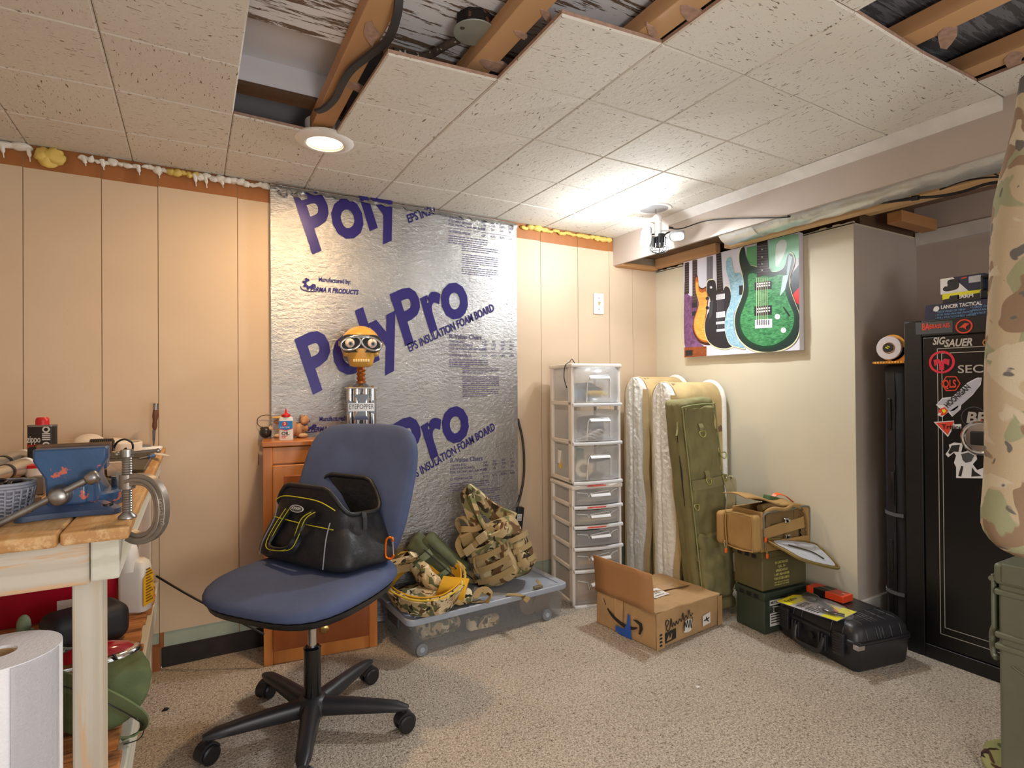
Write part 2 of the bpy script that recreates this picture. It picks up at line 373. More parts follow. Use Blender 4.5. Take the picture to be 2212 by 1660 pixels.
struct('trim_1', mb, [M_peel, M_peel2, M_greyboard, M_dkwood], smooth=0)
# furring strips that carried the tiles
k = 2
for i0, ys in ((2.76, (-.6, 2.2)), (3.76, (-.6, 1.6)), (4.76, (-.6, 1.4)), (6.72, (-.6, 1.0)), (7.74, (-.6, 1.0)), (5.76, (-.6, 1.2)), (1.76, (-.6, 2.4))):
    x = GX+i0*TS; z = CEIL+.014
    struct('trim_%d' % k, MB().bb((x, ys[0], z), (x+.066, ys[1], z+.045)), M_pine, bevel=.002, smooth=0); k += 1
# torn tile scraps still stapled to the strips
mb = MB()
for px, py, a, s in ((770, 190, .4, .05), (800, 70, 1.2, .05), (1070, 145, 0, .06), (1125, 75, .3, .022), (1180, 35, .6, .025), (1408, 66, .5, .028), (1500, 30, .2, .05), (2045, 78, .4, .05), (2190, 130, .3, .05)):
    p = onz(CEIL+.012, px, py); rr = random.Random(px)
    poly = [(s*rr.uniform(.5, 1)*math.cos(t)*1.2, s*rr.uniform(.4, .8)*math.sin(t)*.6) for t in [2*PI*q/9 for q in range(9)]]
    mb.prism(poly, .009, T(p.x, p.y, p.z-.002, 0, .08, a))
struct('trim_%d' % k, mb, M_fibre, smooth=0); k += 1
# back wall: panelling with grooves, unpainted at the very top, patched at the bottom
gr = [-1.9, -1.45, -1.2, -.98, -.75]+[ony(BACK, x, 700).x for x in (50, 220, 342, 514)]+[.42, .64, .9, 1.15, 1.38]+[ony(BACK, x, 600).x for x in (1168, 1248, 1316, 1366)]+[RIGHT+.1]
mb = MB(); zp = 1.829
for a, b_ in zip(gr, gr[1:]):
    mb.bb((a+.0013, BACK, .131), (b_-.0013, BACK+.02, zp+random.uniform(-.003, .003)))
    mb.bb((a+.0018, BACK+.002, zp-.004), (b_-.0018, BACK+.02, CEIL+.1), mi=1)
    mb.bb((a+.0018, BACK+.003, .0), (b_-.0018, BACK+.02, .133), mi=3)
mb.bb((-1.9, BACK+.004, 0), (RIGHT+.1, BACK+.03, CEIL+.3), mi=2)
struct('wall_back', mb, [M_paint, M_panelwood, M_groove, M_green], smooth=0)
mb = MB().bb((-.105, BACK-.008, 0), (1.4, BACK+.004, .074)); mb.grid(lambda u, v: (-.105+.45*u, BACK-.0085, .070+v*.03*(.2+.8*abs(noise.noise((u*17, 1, 0))))*max(0, u*1.3-.3)), 60, 1)
struct('baseboard_back', mb, M_black_base, smooth=0)
mb = MB().bb((-.14, BACK-.03, 0), (-.108, BACK-.001, .09)).bb((-.111, BACK-.005, .075), (-.098, BACK+.002, .131))
struct('trim_%d' % k, mb, M_panelwood, smooth=0); k += 1
struct('wall_left_unseen', MB().bb((-1.94, -1.2, 0), (-1.9, BACK, CEIL+.1)), M_paint, smooth=0)  # unseen side of the room, added to cut surround light from the left
# right wall block, recess behind the safe
mb = MB().bb((RIGHT, 1.352, 0), (3.0, BACK+.1, 1.742)); 
mb.bb((2.5, 1.358, 1.742), (3.0, BACK+.1, 2.05), mi=1)
for q in range(40):
    y0 = 1.352+q*.03; mb.bb((RIGHT, y0, 1.738), (RIGHT+.012, y0+.03, 1.744+.008*random.random()))
struct('wall_right', mb, [M_paintR, M_dkwood], smooth=0)
mb = MB().bb((2.443, 1.3515, 0), (3.0, 1.3525, 1.735)).bb((2.958, -1.2, 0), (3.0, 1.36, 2.0))
struct('wall_recess', mb, M_taupe, smooth=0)
struct('baseboard_right', MB().bb((2.46, 1.338, 0), (2.958, 1.352, .14)), M_white, bevel=.004)
struct('trim_%d' % k, MB().bb((2.945, -1, 1.70), (2.96, 1.35, 1.76)), M_white); k += 1
# soffit along the right wall
mb = MB().bb((2.108, -1, 1.748), (2.122, BACK, CEIL+.02)); mb.bb((2.122, -1, 2.02), (3.0, BACK, 2.04), mi=1)
struct('trim_%d' % k, mb, [M_taupe, M_dkwood], smooth=0); k += 1
mb = MB().loft([[(2.108, y, CEIL-.001), (2.072, y, CEIL-.001), (2.076, y, CEIL-.008), (2.100, y, CEIL-.026), (2.104, y, CEIL-.038), (2.108, y, CEIL-.038)] for y in (.728, 1.28, 1.2805, 2.25)])
struct('trim_%d' % k, mb, M_white, smooth=50); k += 1
M_palep = wood('pale_pine_strip', (232, 196, 146), (206, 160, 108), (8, .8, 8), .6)
for lo, hi, mt in (((2.122, 2.46, 1.742), (2.40, BACK, 1.762), M_pine_x), ((2.375, 2.02, 1.748), (2.415, 2.46, 1.84), M_pine), ((2.295, -.9, 1.735), (2.345, 1.90, 1.772), M_palep), ((2.30, -.9, 1.772), (2.31, 1.90, 2.02), M_pine),
                   ((2.40, -.9, 1.80), (2.44, 1.352, 2.0), M_dkwood), ((2.50, -.9, 1.78), (2.545, 1.34, 1.86), M_palep), ((2.60, 1.24, 1.742), (2.90, 1.30, 1.79), M_pine_x), ((2.12, 1.35, 1.80), (2.44, 2.46, 1.815), M_dkwood)):
    struct('trim_%d' % k, MB().bb(lo, hi), mt, bevel=.003, smooth=0); k += 1
mb = MB()
for q in range(6): mb.bb((2.55, -.9+q*.38, 1.88), (2.958, -.9+q*.38+.376, 1.9))
struct('trim_%d' % k, mb, mat('old_brown_tile', (150, 122, 104), .85, var=.15, vs=30), smooth=0); k += 1
# expanding foam squeezed out along the top of the back wall
def foam(x0, x1, mt, label, n, seed, drips=()):
    r = random.Random(seed); mb = MB()
    for q in range(n):
        x = x0+(x1-x0)*(q+.5)/n; s = r.uniform(.007, .014)
        mb.ell((x, BACK-.006, CEIL-.012-r.uniform(0, .010)), ((x1-x0)/n*r.uniform(.55, .95), s*1.1, s*1.1), 10)
        mb.warp(wob(.006, 70, q+seed))
    for dx, l in drips:
        mb.tube([(dx, BACK-.008, CEIL-.015), (dx+.003, BACK-.010, CEIL-.03), (dx+.006, BACK-.008, CEIL-.03-l)], [.009, .007, .002], 7, sub=4)
    tag(obj('spray_foam', mb, mt, smooth=80), label, 'foam', 'expanding foam beads along the wall top')
def fx(px): return ony(BACK, px, 380).x
foam(-.9, fx(70), M_foamw, 'white expanding foam bead at the far left end of the wall top', 7, 1, ((fx(5), .03), (fx(62), .03)))
foam(fx(80), fx(134), M_foamy, 'large yellow hardened foam lump hanging over the bare panelling at far left', 3, 2)
foam(fx(172), fx(300), M_foamw, 'white foam bead right of the large yellow lump', 8, 3, ((fx(182), .015), (fx(221), .02), (fx(298), .02)))
foam(fx(308), fx(360), M_foamw, 'short white foam blob with one drip left of the yellow strip of foam', 4, 4, ((fx(341), .02),))
foam(fx(362), fx(430), M_foamy, 'thin yellow foam strip left of the foil insulation board', 5, 5)
foam(fx(425), fx(580), M_foamw, 'white foam bead touching the left edge of the foil insulation board', 11, 6, ((fx(420), .03), (fx(443), .03), (fx(478), .02)))
foam(1.49, 2.09, M_foamy, 'yellow foam bead right of the foil board below the ceiling', 15, 8)
mb = MB()
for q in range(3): mb.ell((fx(95+q*12), BACK-.012, CEIL-.03-.012*(q == 1)), (.03, .016, .03), 12); mb.warp(wob(.012, 40, q))
o = [x for x in COL.objects if x.name == 'spray_foam.001'][0]; me = obj('tmp', mb, M_foamy, smooth=80); bm = bmesh.new(); bm.from_mesh(o.data); bm.from_mesh(me.data); bm.to_mesh(o.data); bm.free(); bpy.data.objects.remove(me)
# ================================================================ wall and ceiling fittings
M_navy = mat('navy_print', (44, 36, 112), .35, .25, var=.05)
def foil():
    mt, nt, b = base('foil_facing'); co = coords(nt)
    sc1 = noise_(nt, coords(nt, (1, 1, 1.6)), 55, 5, .62); big = noise_(nt, co, 3, 2)
    nt.links.new(ramp(nt, big, [(.3, S(158, 158, 160)), (.7, S(190, 189, 186))]), b.inputs['Base Color'])
    b.inputs['Metallic'].default_value = .9; b.inputs['Roughness'].default_value = .2
    bump_(nt, b, sc1, .8, .006); return mt
M_foil = foil()
M_eps = mat('white_foam_core', (232, 230, 226), .8)
M_grey_print = mat('grey_blue_print', (92, 88, 120), .5, .2, var=.1)
FY = BACK-.027
t = thing('insulation_board', 'silver foil-faced insulation board with large navy lettering leaning on the back wall', 'insulation board', (.88, BACK, 0))
fl, fr = ony(FY, 585, 600).x-.88, ony(FY, 1118, 600).x-.88
def bend(x): return .085*max(0, x-fr+.13)**2/(max(0, x-fr+.13)+.03)  # right edge shaped to bend back and catch the lamp's reflection
def LB(px, py):
    p = ony(FY-.0022, px, py)-Vector((.88, BACK, 0)); p.y += bend(p.x); return p
mb = MB().grid(lambda u, v: (fl+(fr-fl)*u, FY-BACK+bend(fl+(fr-fl)*u)+.001*noise.noise((u*6, v*8, 2))+.004*math.exp(-((v-.60)/.012)**2)*(.5+.5*noise.noise((u*4, 0, 1))), .005+1.893*v), 40, 70)
obj('foil_face', mb, M_foil, t, smooth=60)
obj('foam_core', MB().bb((fl, FY-BACK+.014, .005), (fr-.005, -.001, 1.893)), M_eps, t)
dz = (LB(672, 547)-LB(670, 851)).z
big0 = LB(670, 851); bx = LB(947, 706)-big0
for q, zz in enumerate((dz, 0, -dz)):
    o = big0+Vector((0, 0, zz)); Mf = frame(o, bx, (0, 0, 1)); cap = (LB(640, 740)-LB(670, 851)).length
    s = 'PolyPro' if q else 'Poly'
    full = text('brand_print', s, 0.77*cap/.72, M_navy, t, Mf, bold=.010, shear=.22, fit=1.055*bx.length*(1.235 if q else .70), sp=1.0)
    Mf = frame(LB(884, 761)+Vector((0, 0, zz)), LB(1069, 671)-LB(884, 761), (0, 0, 1)); L = (LB(1069, 671)-LB(884, 761)).length
    if q: text('brand_print', 'EPS INSULATION FOAM BOARD', .028/.72, M_navy, t, Mf, bold=.001, shear=.2, fit=L)
    else: text('brand_print', 'EPS INSU', .028/.72, M_navy, t, Mf, bold=.001, shear=.2, fit=L*.31)
if True:                                                             # small print, three repeats
    for q, zz in enumerate((dz, 0, -dz)):
        mb = MB(); O = Vector((0, 0, zz))
        if q: text('', 'R-Value Chart', .022, None, None, frame(LB(971, 731)+O, (1, 0, 0), (0, 0, 1)), mb=mb, bold=.0006)
        for k_, s in enumerate(('THICKNESS', 'POLYPRO BOARD', 'FOIL FACING with AIR SPACE')): text('', s, .0115, None, None, frame(LB(971, 740+k_*7.5)+O, (1, 0, 0), (0, 0, 1)), mb=mb)
        text('', 'SYSTEM R-VALUE', .0115, None, None, frame(LB(971, 770)+O, (1, 0, 0), (0, 0, 1)), mb=mb)
        for c_, col in enumerate((('3/4"', '1.86', '2.8', '4.23'), ('1/2"', '1.93', '2.8', '4.73'), ('3/4"', '2.89', '2.8', '5.89'), ('1"', '3.85', '2.8', '6.65'))):
            for k_, s in enumerate(col): text('', s, .0115, None, None, frame(LB(1042+c_*20, (741, 748, 756, 771)[k_])+O, (1, 0, 0), (0, 0, 1)), mb=mb)
        l0, l1 = LB(971, 760)+O, LB(1110, 760)+O; mb.tube([l0, (l0.lerp(l1, .6).x, l0.y, l0.z), (l1.x-.05, l0.y, l0.z), (l1.x, l1.y, l0.z)], .0008, 4)
        rr = random.Random(q)
        def para(x, y, n, w_, lead):
            for l in range(n):
                p = LB(x, y)+O-Vector((0, 0, l*lead)); xx = p.x; end = p.x+w_*(rr.uniform(.4, .9) if l == n-1 else 1)
                while xx < end:
                    ww = rr.uniform(.008, .026); mb.bb((xx, p.y, p.z), (min(xx+ww, end), p.y+.0004, p.z+.0034)); xx += ww+.005
        para(971, 778, 4, .21, .011); para(1000, 797, 3, .20, .0105); para(1000, 815, 6, .20, .0105); para(1000, 843, 4, .20, .0105)
        obj('small_print', mb, M_grey_print, t, smooth=0)
        if q:
            mb = MB(); text('', 'Manufactured by:', .020, None, None, frame(LB(688, 608)+O, (1, 0, 0), (0, 0, 1)), mb=mb, fit=.135, bold=.0006)
            text('', 'PERMA R PRODUCTS', .021, None, None, frame(LB(670, 629)+O, (1, 0, 0), (0, 0, 1)), mb=mb, fit=.205, shear=.25, bold=.001)
            g = LB(668, 613)+O; pts = []
            for k_ in range(16): pts += [(r_*math.cos(a_), r_*math.sin(a_)) for r_, a_ in (((.027 if k_ % 2 else .021), PI*2*k_/16), ((.027 if k_ % 2 else .021), PI*2*(k_+.8)/16))]
            Mg = frame(g, (1, 0, 0), (0, 0, 1)); n = len(pts)
            mb.add([(x, y, .0004) for x, y in pts]+[(x*.45, y*.45, .0004) for x, y in pts], [(i, (i+1) % n, n+(i+1) % n, n+i) for i in range(n//4, n)], Mg)
            mb.tube([(-.035, -.012, .0004), (-.03, -.026, .0004), (0, -.033, .0004), (.03, -.03, .0004)], .0016, 6, M=Mg, sub=4)
            obj('maker_mark', mb, M_navy, t, smooth=0)
mb = MB(); rr = random.Random(3)                                     # crumpled foil flap and torn upper rim
for px, py in ((612, 418), (640, 420), (655, 424)):
    mb.ell(LB(px, py), (.02, .006, .018), 10); mb.warp(wob(.012, 90, px))
mb.grid(lambda u, v: (fl+(fr-fl)*u, FY-BACK-.001-.006*v-.008*v*noise.noise((u*60, 3, v)), 1.895-.016*v*(1+noise.noise((u*45, v, 1)))), 160, 3)
obj('torn_edge', mb, M_foil, t)

# ---- cable outlet plate
M_almond = mat('white_plastic', (236, 232, 226), .35, var=.02)
M_blackp = mat('black_plastic', (24, 24, 27), .42, var=.1)
M_chrome = mat('chrome', (210, 210, 212), .12, 1, var=.03)
M_steel = mat('worn_steel', (150, 146, 142), .35, .9, var=.2, vs=40, bump=.1, bs=200)
M_brass = mat('brass', (214, 180, 110), .25, 1, var=.05)
p = ony(BACK, 1292, 657)
t = thing('wall_plate', 'small white switch plate on the cream back wall right of the foil board', 'wall plate', (p.x, BACK, p.z))
obj('plate', MB().rbox((0, -.004, 0), (.072, .008, .118), .004), M_almond, t)
obj('toggle', MB().box((0, -.011, .002), (.008, .012, .018), (.5, 0, 0)), mat('ivory_toggle', (214, 196, 150), .4), t)
for s in (-1, 1): obj('screw', MB().cyl((0, -.0075, .032*s), (0, -.0095, .032*s), .003), M_steel, t)

# ---- warm recessed lamp
t = thing('recessed_light', 'warm glowing recessed ceiling light in a white trim ring', 'ceiling light', (.40, 1.998, CEIL))
obj('trim_ring', MB().lathe([(.062, -.006), (.062, -.012), (.070, -.014), (.092, -.007), (.098, -.001), (.098, .004), (.06, .004)], 40), M_white, t)
obj('lens', MB().lathe([(.002, -.010), (.045, -.009), (.063, -.005), (.063, 0)], 32), mat('lamp_lens', (255, 214, 160), .4, var=0, emit=7), t)
obj('housing', MB().lathe([(.065, .01), (.065, .06), (.03, .075)], 24), M_white, t)

# ---- folding garage lamp screwed into the open can
t = thing('garage_light', 'bright white three-panel folding ceiling lamp near the soffit', 'ceiling light', (HUB.x, HUB.y, 0), -YAW)
M_gp = mat('grey_lamp_body', (150, 150, 150), .4)
obj('can_rim', MB().lathe([(.066, CEIL-.0015), (.070, CEIL-.006), (.082, CEIL-.005), (.084, CEIL-.0005)], 36, T(-.005)), M_white, t)
obj('can_inside', MB().lathe([(.002, CEIL-.001), (.068, CEIL-.001), (.068, CEIL-.003), (.002, CEIL-.0035)], 36, T(-.005)), mat('can_inside', (150, 150, 152), .5), t)  # flat disc, its grey standing in for the lit recess of the can
obj('wire', MB().tube([(.004, 0, 1.875), (.002, .004, 1.89), (.004, 0, CEIL)], .0013).tube([(.012, 0, 1.875), (.006, .004, 1.89), (.006, .002, CEIL)], .0013), M_steel, t)
obj('socket', MB().lathe([(.018, 1.835), (.023, 1.840), (.024, 1.862), (.018, 1.872), (.010, 1.878)], 18, T(.010)).box((-.014, 0, 1.85), (.012, .02, .022)), M_almond, t)
obj('plug_adapter', MB().cyl((.013, 0, 1.77), (.013, 0, 1.838), .017).rbox((.045, -.005, 1.812), (.034, .026, .028), .004), M_almond, t)
mb = MB().cyl((.025, 0, 1.722), (.025, 0, 1.782), .026, .022)
for q in range(16): a = 2*PI*q/16; mb.box((.025+.026*math.cos(a), .026*math.sin(a), 1.745), (.012, .002, .04), (0, 0, a))
obj('heat_sink', mb, M_blackp, t)
mb = MB()
for q in range(14):
    a = 2*PI*q/14; c_, s_ = math.cos(a), math.sin(a)
    mb.tube([(.02+.045*c_, .045*s_, 1.73), (.02+.042*c_, .042*s_, 1.706), (.02+.02*c_, .02*s_, 1.694), (.02, 0, 1.692)], .0016, 5, sub=3)
mb.tube([(.02+.034*math.cos(a), .034*math.sin(a), 1.70) for a in [2*PI*q/24 for q in range(24)]], .0016, 5, True)
obj('cage', mb, M_blackp, t)
M_led = mat('led_face', (255, 255, 255), .4, var=0, emit=14)
Mi = (T(HUB.x, HUB.y, 0, 0, 0, -YAW)).inverted()
for q, (pp, nn, e) in enumerate(PANELS):
    x = nn.cross(UP).normalized(); Mp = Mi @ frame(pp, x, nn.cross(x)*(-1 if (nn.cross(x)).z < 0 else 1)); s = 1 if (Mp.inverted() @ (Mi @ (pp+nn))).z > 0 else -1
    if q == 0: pw, ph = .070, .092
    else: pw, ph = .072, .062
    mb = MB().prism(rpoly(pw, ph, .02), .012*s, Mp, z0=-.0125*s)
    pn = obj('lamp_panel', mb, M_gp, t, bevel=.002)
    obj('led_face', MB().prism(rpoly(pw-.014, ph-.014, .016), .0012*s, Mp, z0=-.0002*s), M_led, pn)
    mb = MB().tube([(.025, 0, 1.76), (Mi @ (pp-nn*.02)).lerp(Vector((.025, 0, 1.775)), .5)+Vector((0, 0, .012)), Mi @ (pp-nn*.012)], .004, 8, sub=4)
    obj('hinge_arm', mb, M_blackp, t)
mb = MB().tube([HUB+R0*.066+UP*1.813-F0*.005, HUB+R0*.12+UP*1.806-F0*.01, HUB+R0*.24+UP*1.820-F0*.10, onx(2.10, 1690, 470), onx(2.109, 1702, 466)+UP*.0], .0028, 7, sub=8)
mb.cyl(HUB+R0*.064+UP*1.813-F0*.005, HUB+R0*.085+UP*1.811-F0*.007, .006, .004)
tag(obj('cord', mb, M_blackp), 'thin black cord running from the bright folding lamp to the soffit', 'cord')

# ---- old junction box, cable and duct above the tiles
jp = onz(CEIL+.045, 1025, 72)
t = thing('junction_box', 'old black metal junction box with round galvanised cover plate among the ceiling boards', 'junction box', (jp.x, jp.y, CEIL+.045))
M_rust = mat('black_rusty_metal', (40, 34, 32), .7, .4, var=.4, vs=30, spots=((128, 84, 62), 24, .58))
obj('box', MB().prism(circ(.048, 8), .05, z0=.004), M_rust, t, bevel=.003)
obj('cover_plate', MB().prism(circ(.054, 32), .003), mat('zinc', (168, 176, 168), .5, .55, var=.1), t, bevel=.001)
for s in (-1, 1): obj('screw', MB().cyl((.036*s, .005*s, -.001), (.036*s, .005*s, .001), .006), M_steel, t)
cp = [onz(CEIL+.055, *q)-jp for q in ((990, 85), (960, 100), (935, 115), (905, 122), (850, 110))]
obj('conduit', MB().tube(cp, .010, 8, sub=5), mat('cloth_conduit', (66, 56, 48), .9, var=.5, vs=40, spots=((196, 188, 172), 60, .62)), t)
mb = MB().strap([onz(CEIL+(.03 if i < 1 else -.004 if i < 6 else .0), *q) for i, q in enumerate(((862, -30), (858, 30), (838, 85), (800, 118), (762, 148), (742, 176), (724, 212), (702, 234), (684, 241)))], .019, .008, (1, .3, 0), sub=8)
tag(obj('cable', mb, mat('black_cable', (52, 52, 54), .5), smooth=60), 'thick flat black cable looping down the exposed ceiling joist to the warm recessed light', 'cable')
mb = MB(); nseg = 60
mb.loft([[(2.205+(.075+.004*math.sin(i*.9))*math.cos(2*PI*j/20), 1.75-.033*i, 1.79+(.068+.003*math.sin(i*1.7+j))*math.sin(2*PI*j/20)) for j in range(20)] for i in range(nseg)])
mb.loft([[(2.205+.08*math.cos(2*PI*j/20), y, 1.79+.073*math.sin(2*PI*j/20)) for j in range(20)] for y in (1.80, 1.70, 1.62)])
tag(obj('air_duct', mb, mat('duct_foil', (222, 224, 222), .28, .6, var=.08, bump=.5, bs=18, bd=.01)), 'shiny foil duct running along the open underside of the soffit', 'duct')
t = thing('telescopic_pole', 'black telescopic pole with a cable under the soffit beams', 'pole', onx(2.24, 1838, 444))
L = lambda px, py: onx(2.24, px, py)-onx(2.24, 1838, 444)
obj('tube', MB().cyl(L(1845, 443), L(1975, 429), .008, .006).cyl(L(1970, 429), L(1985, 427), .009), M_blackp, t)
obj('end_cap', MB().cyl(L(1838, 444), L(1852, 442), .0105), mat('dark_blue_cap', (28, 30, 60), .3), t)
obj('cable', MB().tube([L(1985, 427), L(2030, 424), (L(2080, 414)), L(2130, 398), L(2170, 392)], .005, 8, sub=6).tube([L(2030, 410), L(2080, 392), L(2130, 384), L(2172, 383)], .003, 6, sub=6).tube([L(2108, 345), L(2130, 366), L(2165, 384)], .003, 6, sub=6), M_blackp, t)

# ---- guitar print on canvas
CX = RIGHT-.034
def CP(X, Y, d=0): return onx(CX-d, 1260+X/3.687, 420+Y/3.687)
c0 = CP(800, 1298)
t = thing('canvas_print', 'canvas photo print of electric guitars on the cream right wall', 'wall art', (RIGHT, 1.92, 1.21))
O = Vector((RIGHT, 1.92, 1.21))
ya, yb, za, zb = CP(800, 900).y, CP(1722, 900).y, 1.213, 1.752
obj('canvas', MB().bb((CX-RIGHT, yb-1.92, za-1.21), (-.001, ya-1.92, zb-1.21)), mat('canvas_white', (226, 224, 236), .5, var=.05, vs=3), t, bevel=.002)
lay = [0]
def art(parent, shapes, name):
    """flat printed shapes: list of (polygon in photo-crop px, material)"""
    mb = MB(); ms = []
    for poly, mt in shapes:
        lay[0] += 1; d = .0004+lay[0]*.00003
        pts = [CP(X, Y) for X, Y in poly]; pts = [(min(max(p.y, yb), ya), min(max(p.z, za), zb)) for p in pts]
        if mt not in ms: ms.append(mt)
        mb.prism([(1.92-y, z-1.21) for y, z in pts], .0001, frame(Vector((CX-RIGHT-d, 0, 0)), (0, -1, 0), (0, 0, 1)), mi=ms.index(mt))
    return obj(name, mb, ms, parent, smooth=0)
def pm(n, c, **k): return mat('print_'+n, c, .35, **dict(dict(var=.1, vs=14), **k))
def flame(n, a, b_, st):
    mt, nt, bs = base('print_'+n); nt.links.new(mix(nt, ramp(nt, noise_(nt, coords(nt, st), 9, 4, .6, 1.5), [(.35, K_), (.65, W_)]), S(*a), S(*b_)), bs.inputs['Base Color']); bs.inputs['Roughness'].default_value = .35; return mt
pk, pw_, pgy = pm('black', (38, 38, 46), var=0), pm('white', (236, 236, 240), var=0), pm('grey', (120, 116, 124), var=0)
pgreen, pdg, pcream = flame('green', (38, 104, 62), (88, 166, 108), (1, 3, 9)), pm('dark_green', (30, 52, 48)), pm('cream', (236, 232, 190), var=0)
pblue, porg, pbrn, ppur = flame('blue', (120, 168, 192), (176, 212, 226), (1, 6, 9)), flame('orange', (232, 156, 62), (246, 198, 100), (1, 2, 14)), pm('brown', (70, 30, 24)), flame('purple', (104, 62, 100), (140, 96, 146), (1, 3, 3))
def scaled(poly, k, cx=None, cy=None):
    cx = cx or sum(p[0] for p in poly)/len(poly); cy = cy or sum(p[1] for p in poly)/len(poly); return [(cx+(x-cx)*k, cy+(y-cy)*k) for x, y in poly]
def q4(x0, y0, x1, y1, sh=0): return [(x0, y0+sh), (x1, y0), (x1, y1), (x0, y1+sh)]
def frets(x0, x1, y0, y1, n, dx=0): return [([(x0+dx*k/n, y), (x1+dx*k/n, y-8), (x1+dx*k/n, y-5), (x0+dx*k/n, y+3)], pgy) for k, y in [(k, y0+(y1-y0)*k/n) for k in range(n)]]
for sh_ in [(sp2([(1480, 370), (1722, 312), (1722, 500), (1640, 540), (1560, 640), (1490, 620)], 2), pm('mint', (150, 208, 176))), (sp2([(1540, 400), (1600, 360), (1620, 420), (1560, 560), (1530, 560)], 3), pm('pale', (222, 236, 232))),
        (q4(1300, 405, 1385, 600, 20), pm('leaf', (90, 150, 100))), (q4(1090, 1230, 1722, 1290, 40), pm('lilac_white', (230, 228, 242))), ([(870, 530), (880, 528), (880, 700), (872, 700)], pw_), ([(1655, 640), (1722, 560), (1722, 1000), (1690, 900), (1650, 760)], pm('slate', (52, 60, 66))), ([(1668, 800), (1722, 738), (1722, 880), (1690, 860)], pm('red', (206, 44, 44)))]: art(t, [sh_], 'printed_backdrop')
art(t, [(sp2([(806, 720), (820, 712), (832, 790), (865, 812), (885, 770), (915, 790), (920, 900), (900, 1080), (930, 1180), (960, 1216), (860, 1218), (806, 1190)], 4), ppur), (q4(808, 540, 843, 790, 8), pm('fretboard', (58, 40, 34))), (q4(870, 520, 908, 870, 8), pm('fretboard', (74, 60, 54))), (q4(866, 860, 908, 900, 6), pk), (q4(866, 930, 900, 965, 6), pk),
        (q4(806, 1212, 982, 1292, 8), flame('rosewood', (126, 60, 30), (168, 88, 44), (1, 2, 9))), (q4(815, 1240, 872, 1284, 5), pk)]+frets(808, 843, 560, 790, 12)+frets(870, 908, 540, 860, 14), 'printed_guitar')
b1 = sp2([(900, 640), (914, 660), (920, 725), (950, 748), (985, 735), (1000, 790), (995, 860), (985, 940), (972, 1040), (985, 1140), (1020, 1196), (955, 1196), (905, 1155), (876, 1085), (880, 1000), (912, 900), (918, 840), (892, 740), (890, 670)], 5)
art(t, [(b1, pbrn), (scaled(b1, .93), pm('amber', (196, 100, 30))), (scaled(b1, .84, 935, 980), porg), (circ(14, 12, 990, 830), pk), (circ(14, 12, 990, 905), pk)], 'printed_guitar')
b2 = sp2([(990, 705), (1012, 684), (1050, 692), (1068, 770), (1110, 772), (1135, 735), (1165, 750), (1178, 810), (1168, 880), (1142, 940), (1150, 1060), (1190, 1180), (1200, 1206), (1140, 1228), (1060, 1217), (1000, 1172), (976, 1112), (970, 1040), (985, 970), (1014, 900), (1010, 830), (986, 780)], 5)
art(t, [(q4(985, 490, 1032, 690, 10), pgy), (scaled(b2, 1.03), pcream), (b2, pk), ([(1060, 476), (1098, 466), (1116, 770), (1068, 786)], pm('fretboard', (40, 34, 34)))]+frets(1060, 1098, 490, 770, 14, 16)+frets(985, 1032, 510, 680, 8)+[(q4(1062, 790, 1130, 832, 12), pw_), (q4(1062, 932, 1132, 978, 8), pw_), (q4(1060, 1010, 1128, 1032, 6), pw_), (q4(1064, 1070, 1132, 1090, 6), pw_), (circ(10, 12, 1020, 742), pw_), ([(1010, 860), (1040, 840), (1030, 960), (1000, 1010)], pm('sheen', (66, 70, 78)))]
    +[([(x, 785), (x+2, 785), (x+2, 1075), (x, 1075)], pgy) for x in range(1070, 1122, 9)], 'printed_guitar')
b3 = sp2([(1142, 530), (1160, 500), (1182, 512), (1190, 570), (1212, 625), (1252, 625), (1280, 690), (1272, 800), (1232, 900), (1202, 960), (1210, 1100), (1258, 1180), (1292, 1226), (1230, 1218), (1170, 1190), (1140, 1120), (1130, 1040), (1140, 960), (1168, 880), (1180, 800), (1166, 700), (1140, 600)], 5)
art(t, [(scaled(b3, 1.02), pcream), (b3, pblue), (q4(1244, 725, 1275, 800, 4), pk)], 'printed_guitar')
b4 = sp2([(1246, 480), (1262, 432), (1286, 425), (1300, 500), (1330, 560), (1372, 576), (1420, 590), (1482, 590), (1505, 617), (1552, 615), (1602, 580), (1630, 490), (1652, 470), (1678, 495), (1680, 560), (1652, 640), (1642, 700), (1662, 790), (1700, 890), (1722, 960), (1722, 1080), (1700, 1150), (1650, 1205), (1560, 1245), (1450, 1256), (1350, 1236), (1270, 1180), (1226, 1110), (1210, 1020), (1220, 940), (1262, 830), (1282, 740), (1272, 640), (1250, 560)], 5)
inner = sp2([(1320, 640), (1400, 640), (1500, 660), (1580, 640), (1620, 680), (1610, 760), (1640, 860), (1680, 960), (1670, 1060), (1620, 1140), (1520, 1200), (1420, 1205), (1320, 1160), (1265, 1080), (1255, 980), (1290, 880), (1320, 780)], 5)
S4 = [(scaled(b4, 1.022), pcream), (b4, pdg), (scaled(inner, 1.06), pm('mid_green', (18, 66, 42))), (inner, pgreen), ([(1595, 650), (1640, 640), (1610, 760), (1570, 810)], pm('gloss', (190, 220, 220))), ([(1640, 480), (1668, 500), (1640, 640), (1622, 640)], pm('gloss', (150, 170, 172))),
      ([(1386, 385), (1470, 366), (1479, 640), (1387, 664)], pm('fretboard', (52, 40, 40)))]+frets(1386, 1471, 415, 640, 11, 6)+[(circ(5, 8, 1428, y), pw_) for y in (440, 500, 555, 605)]
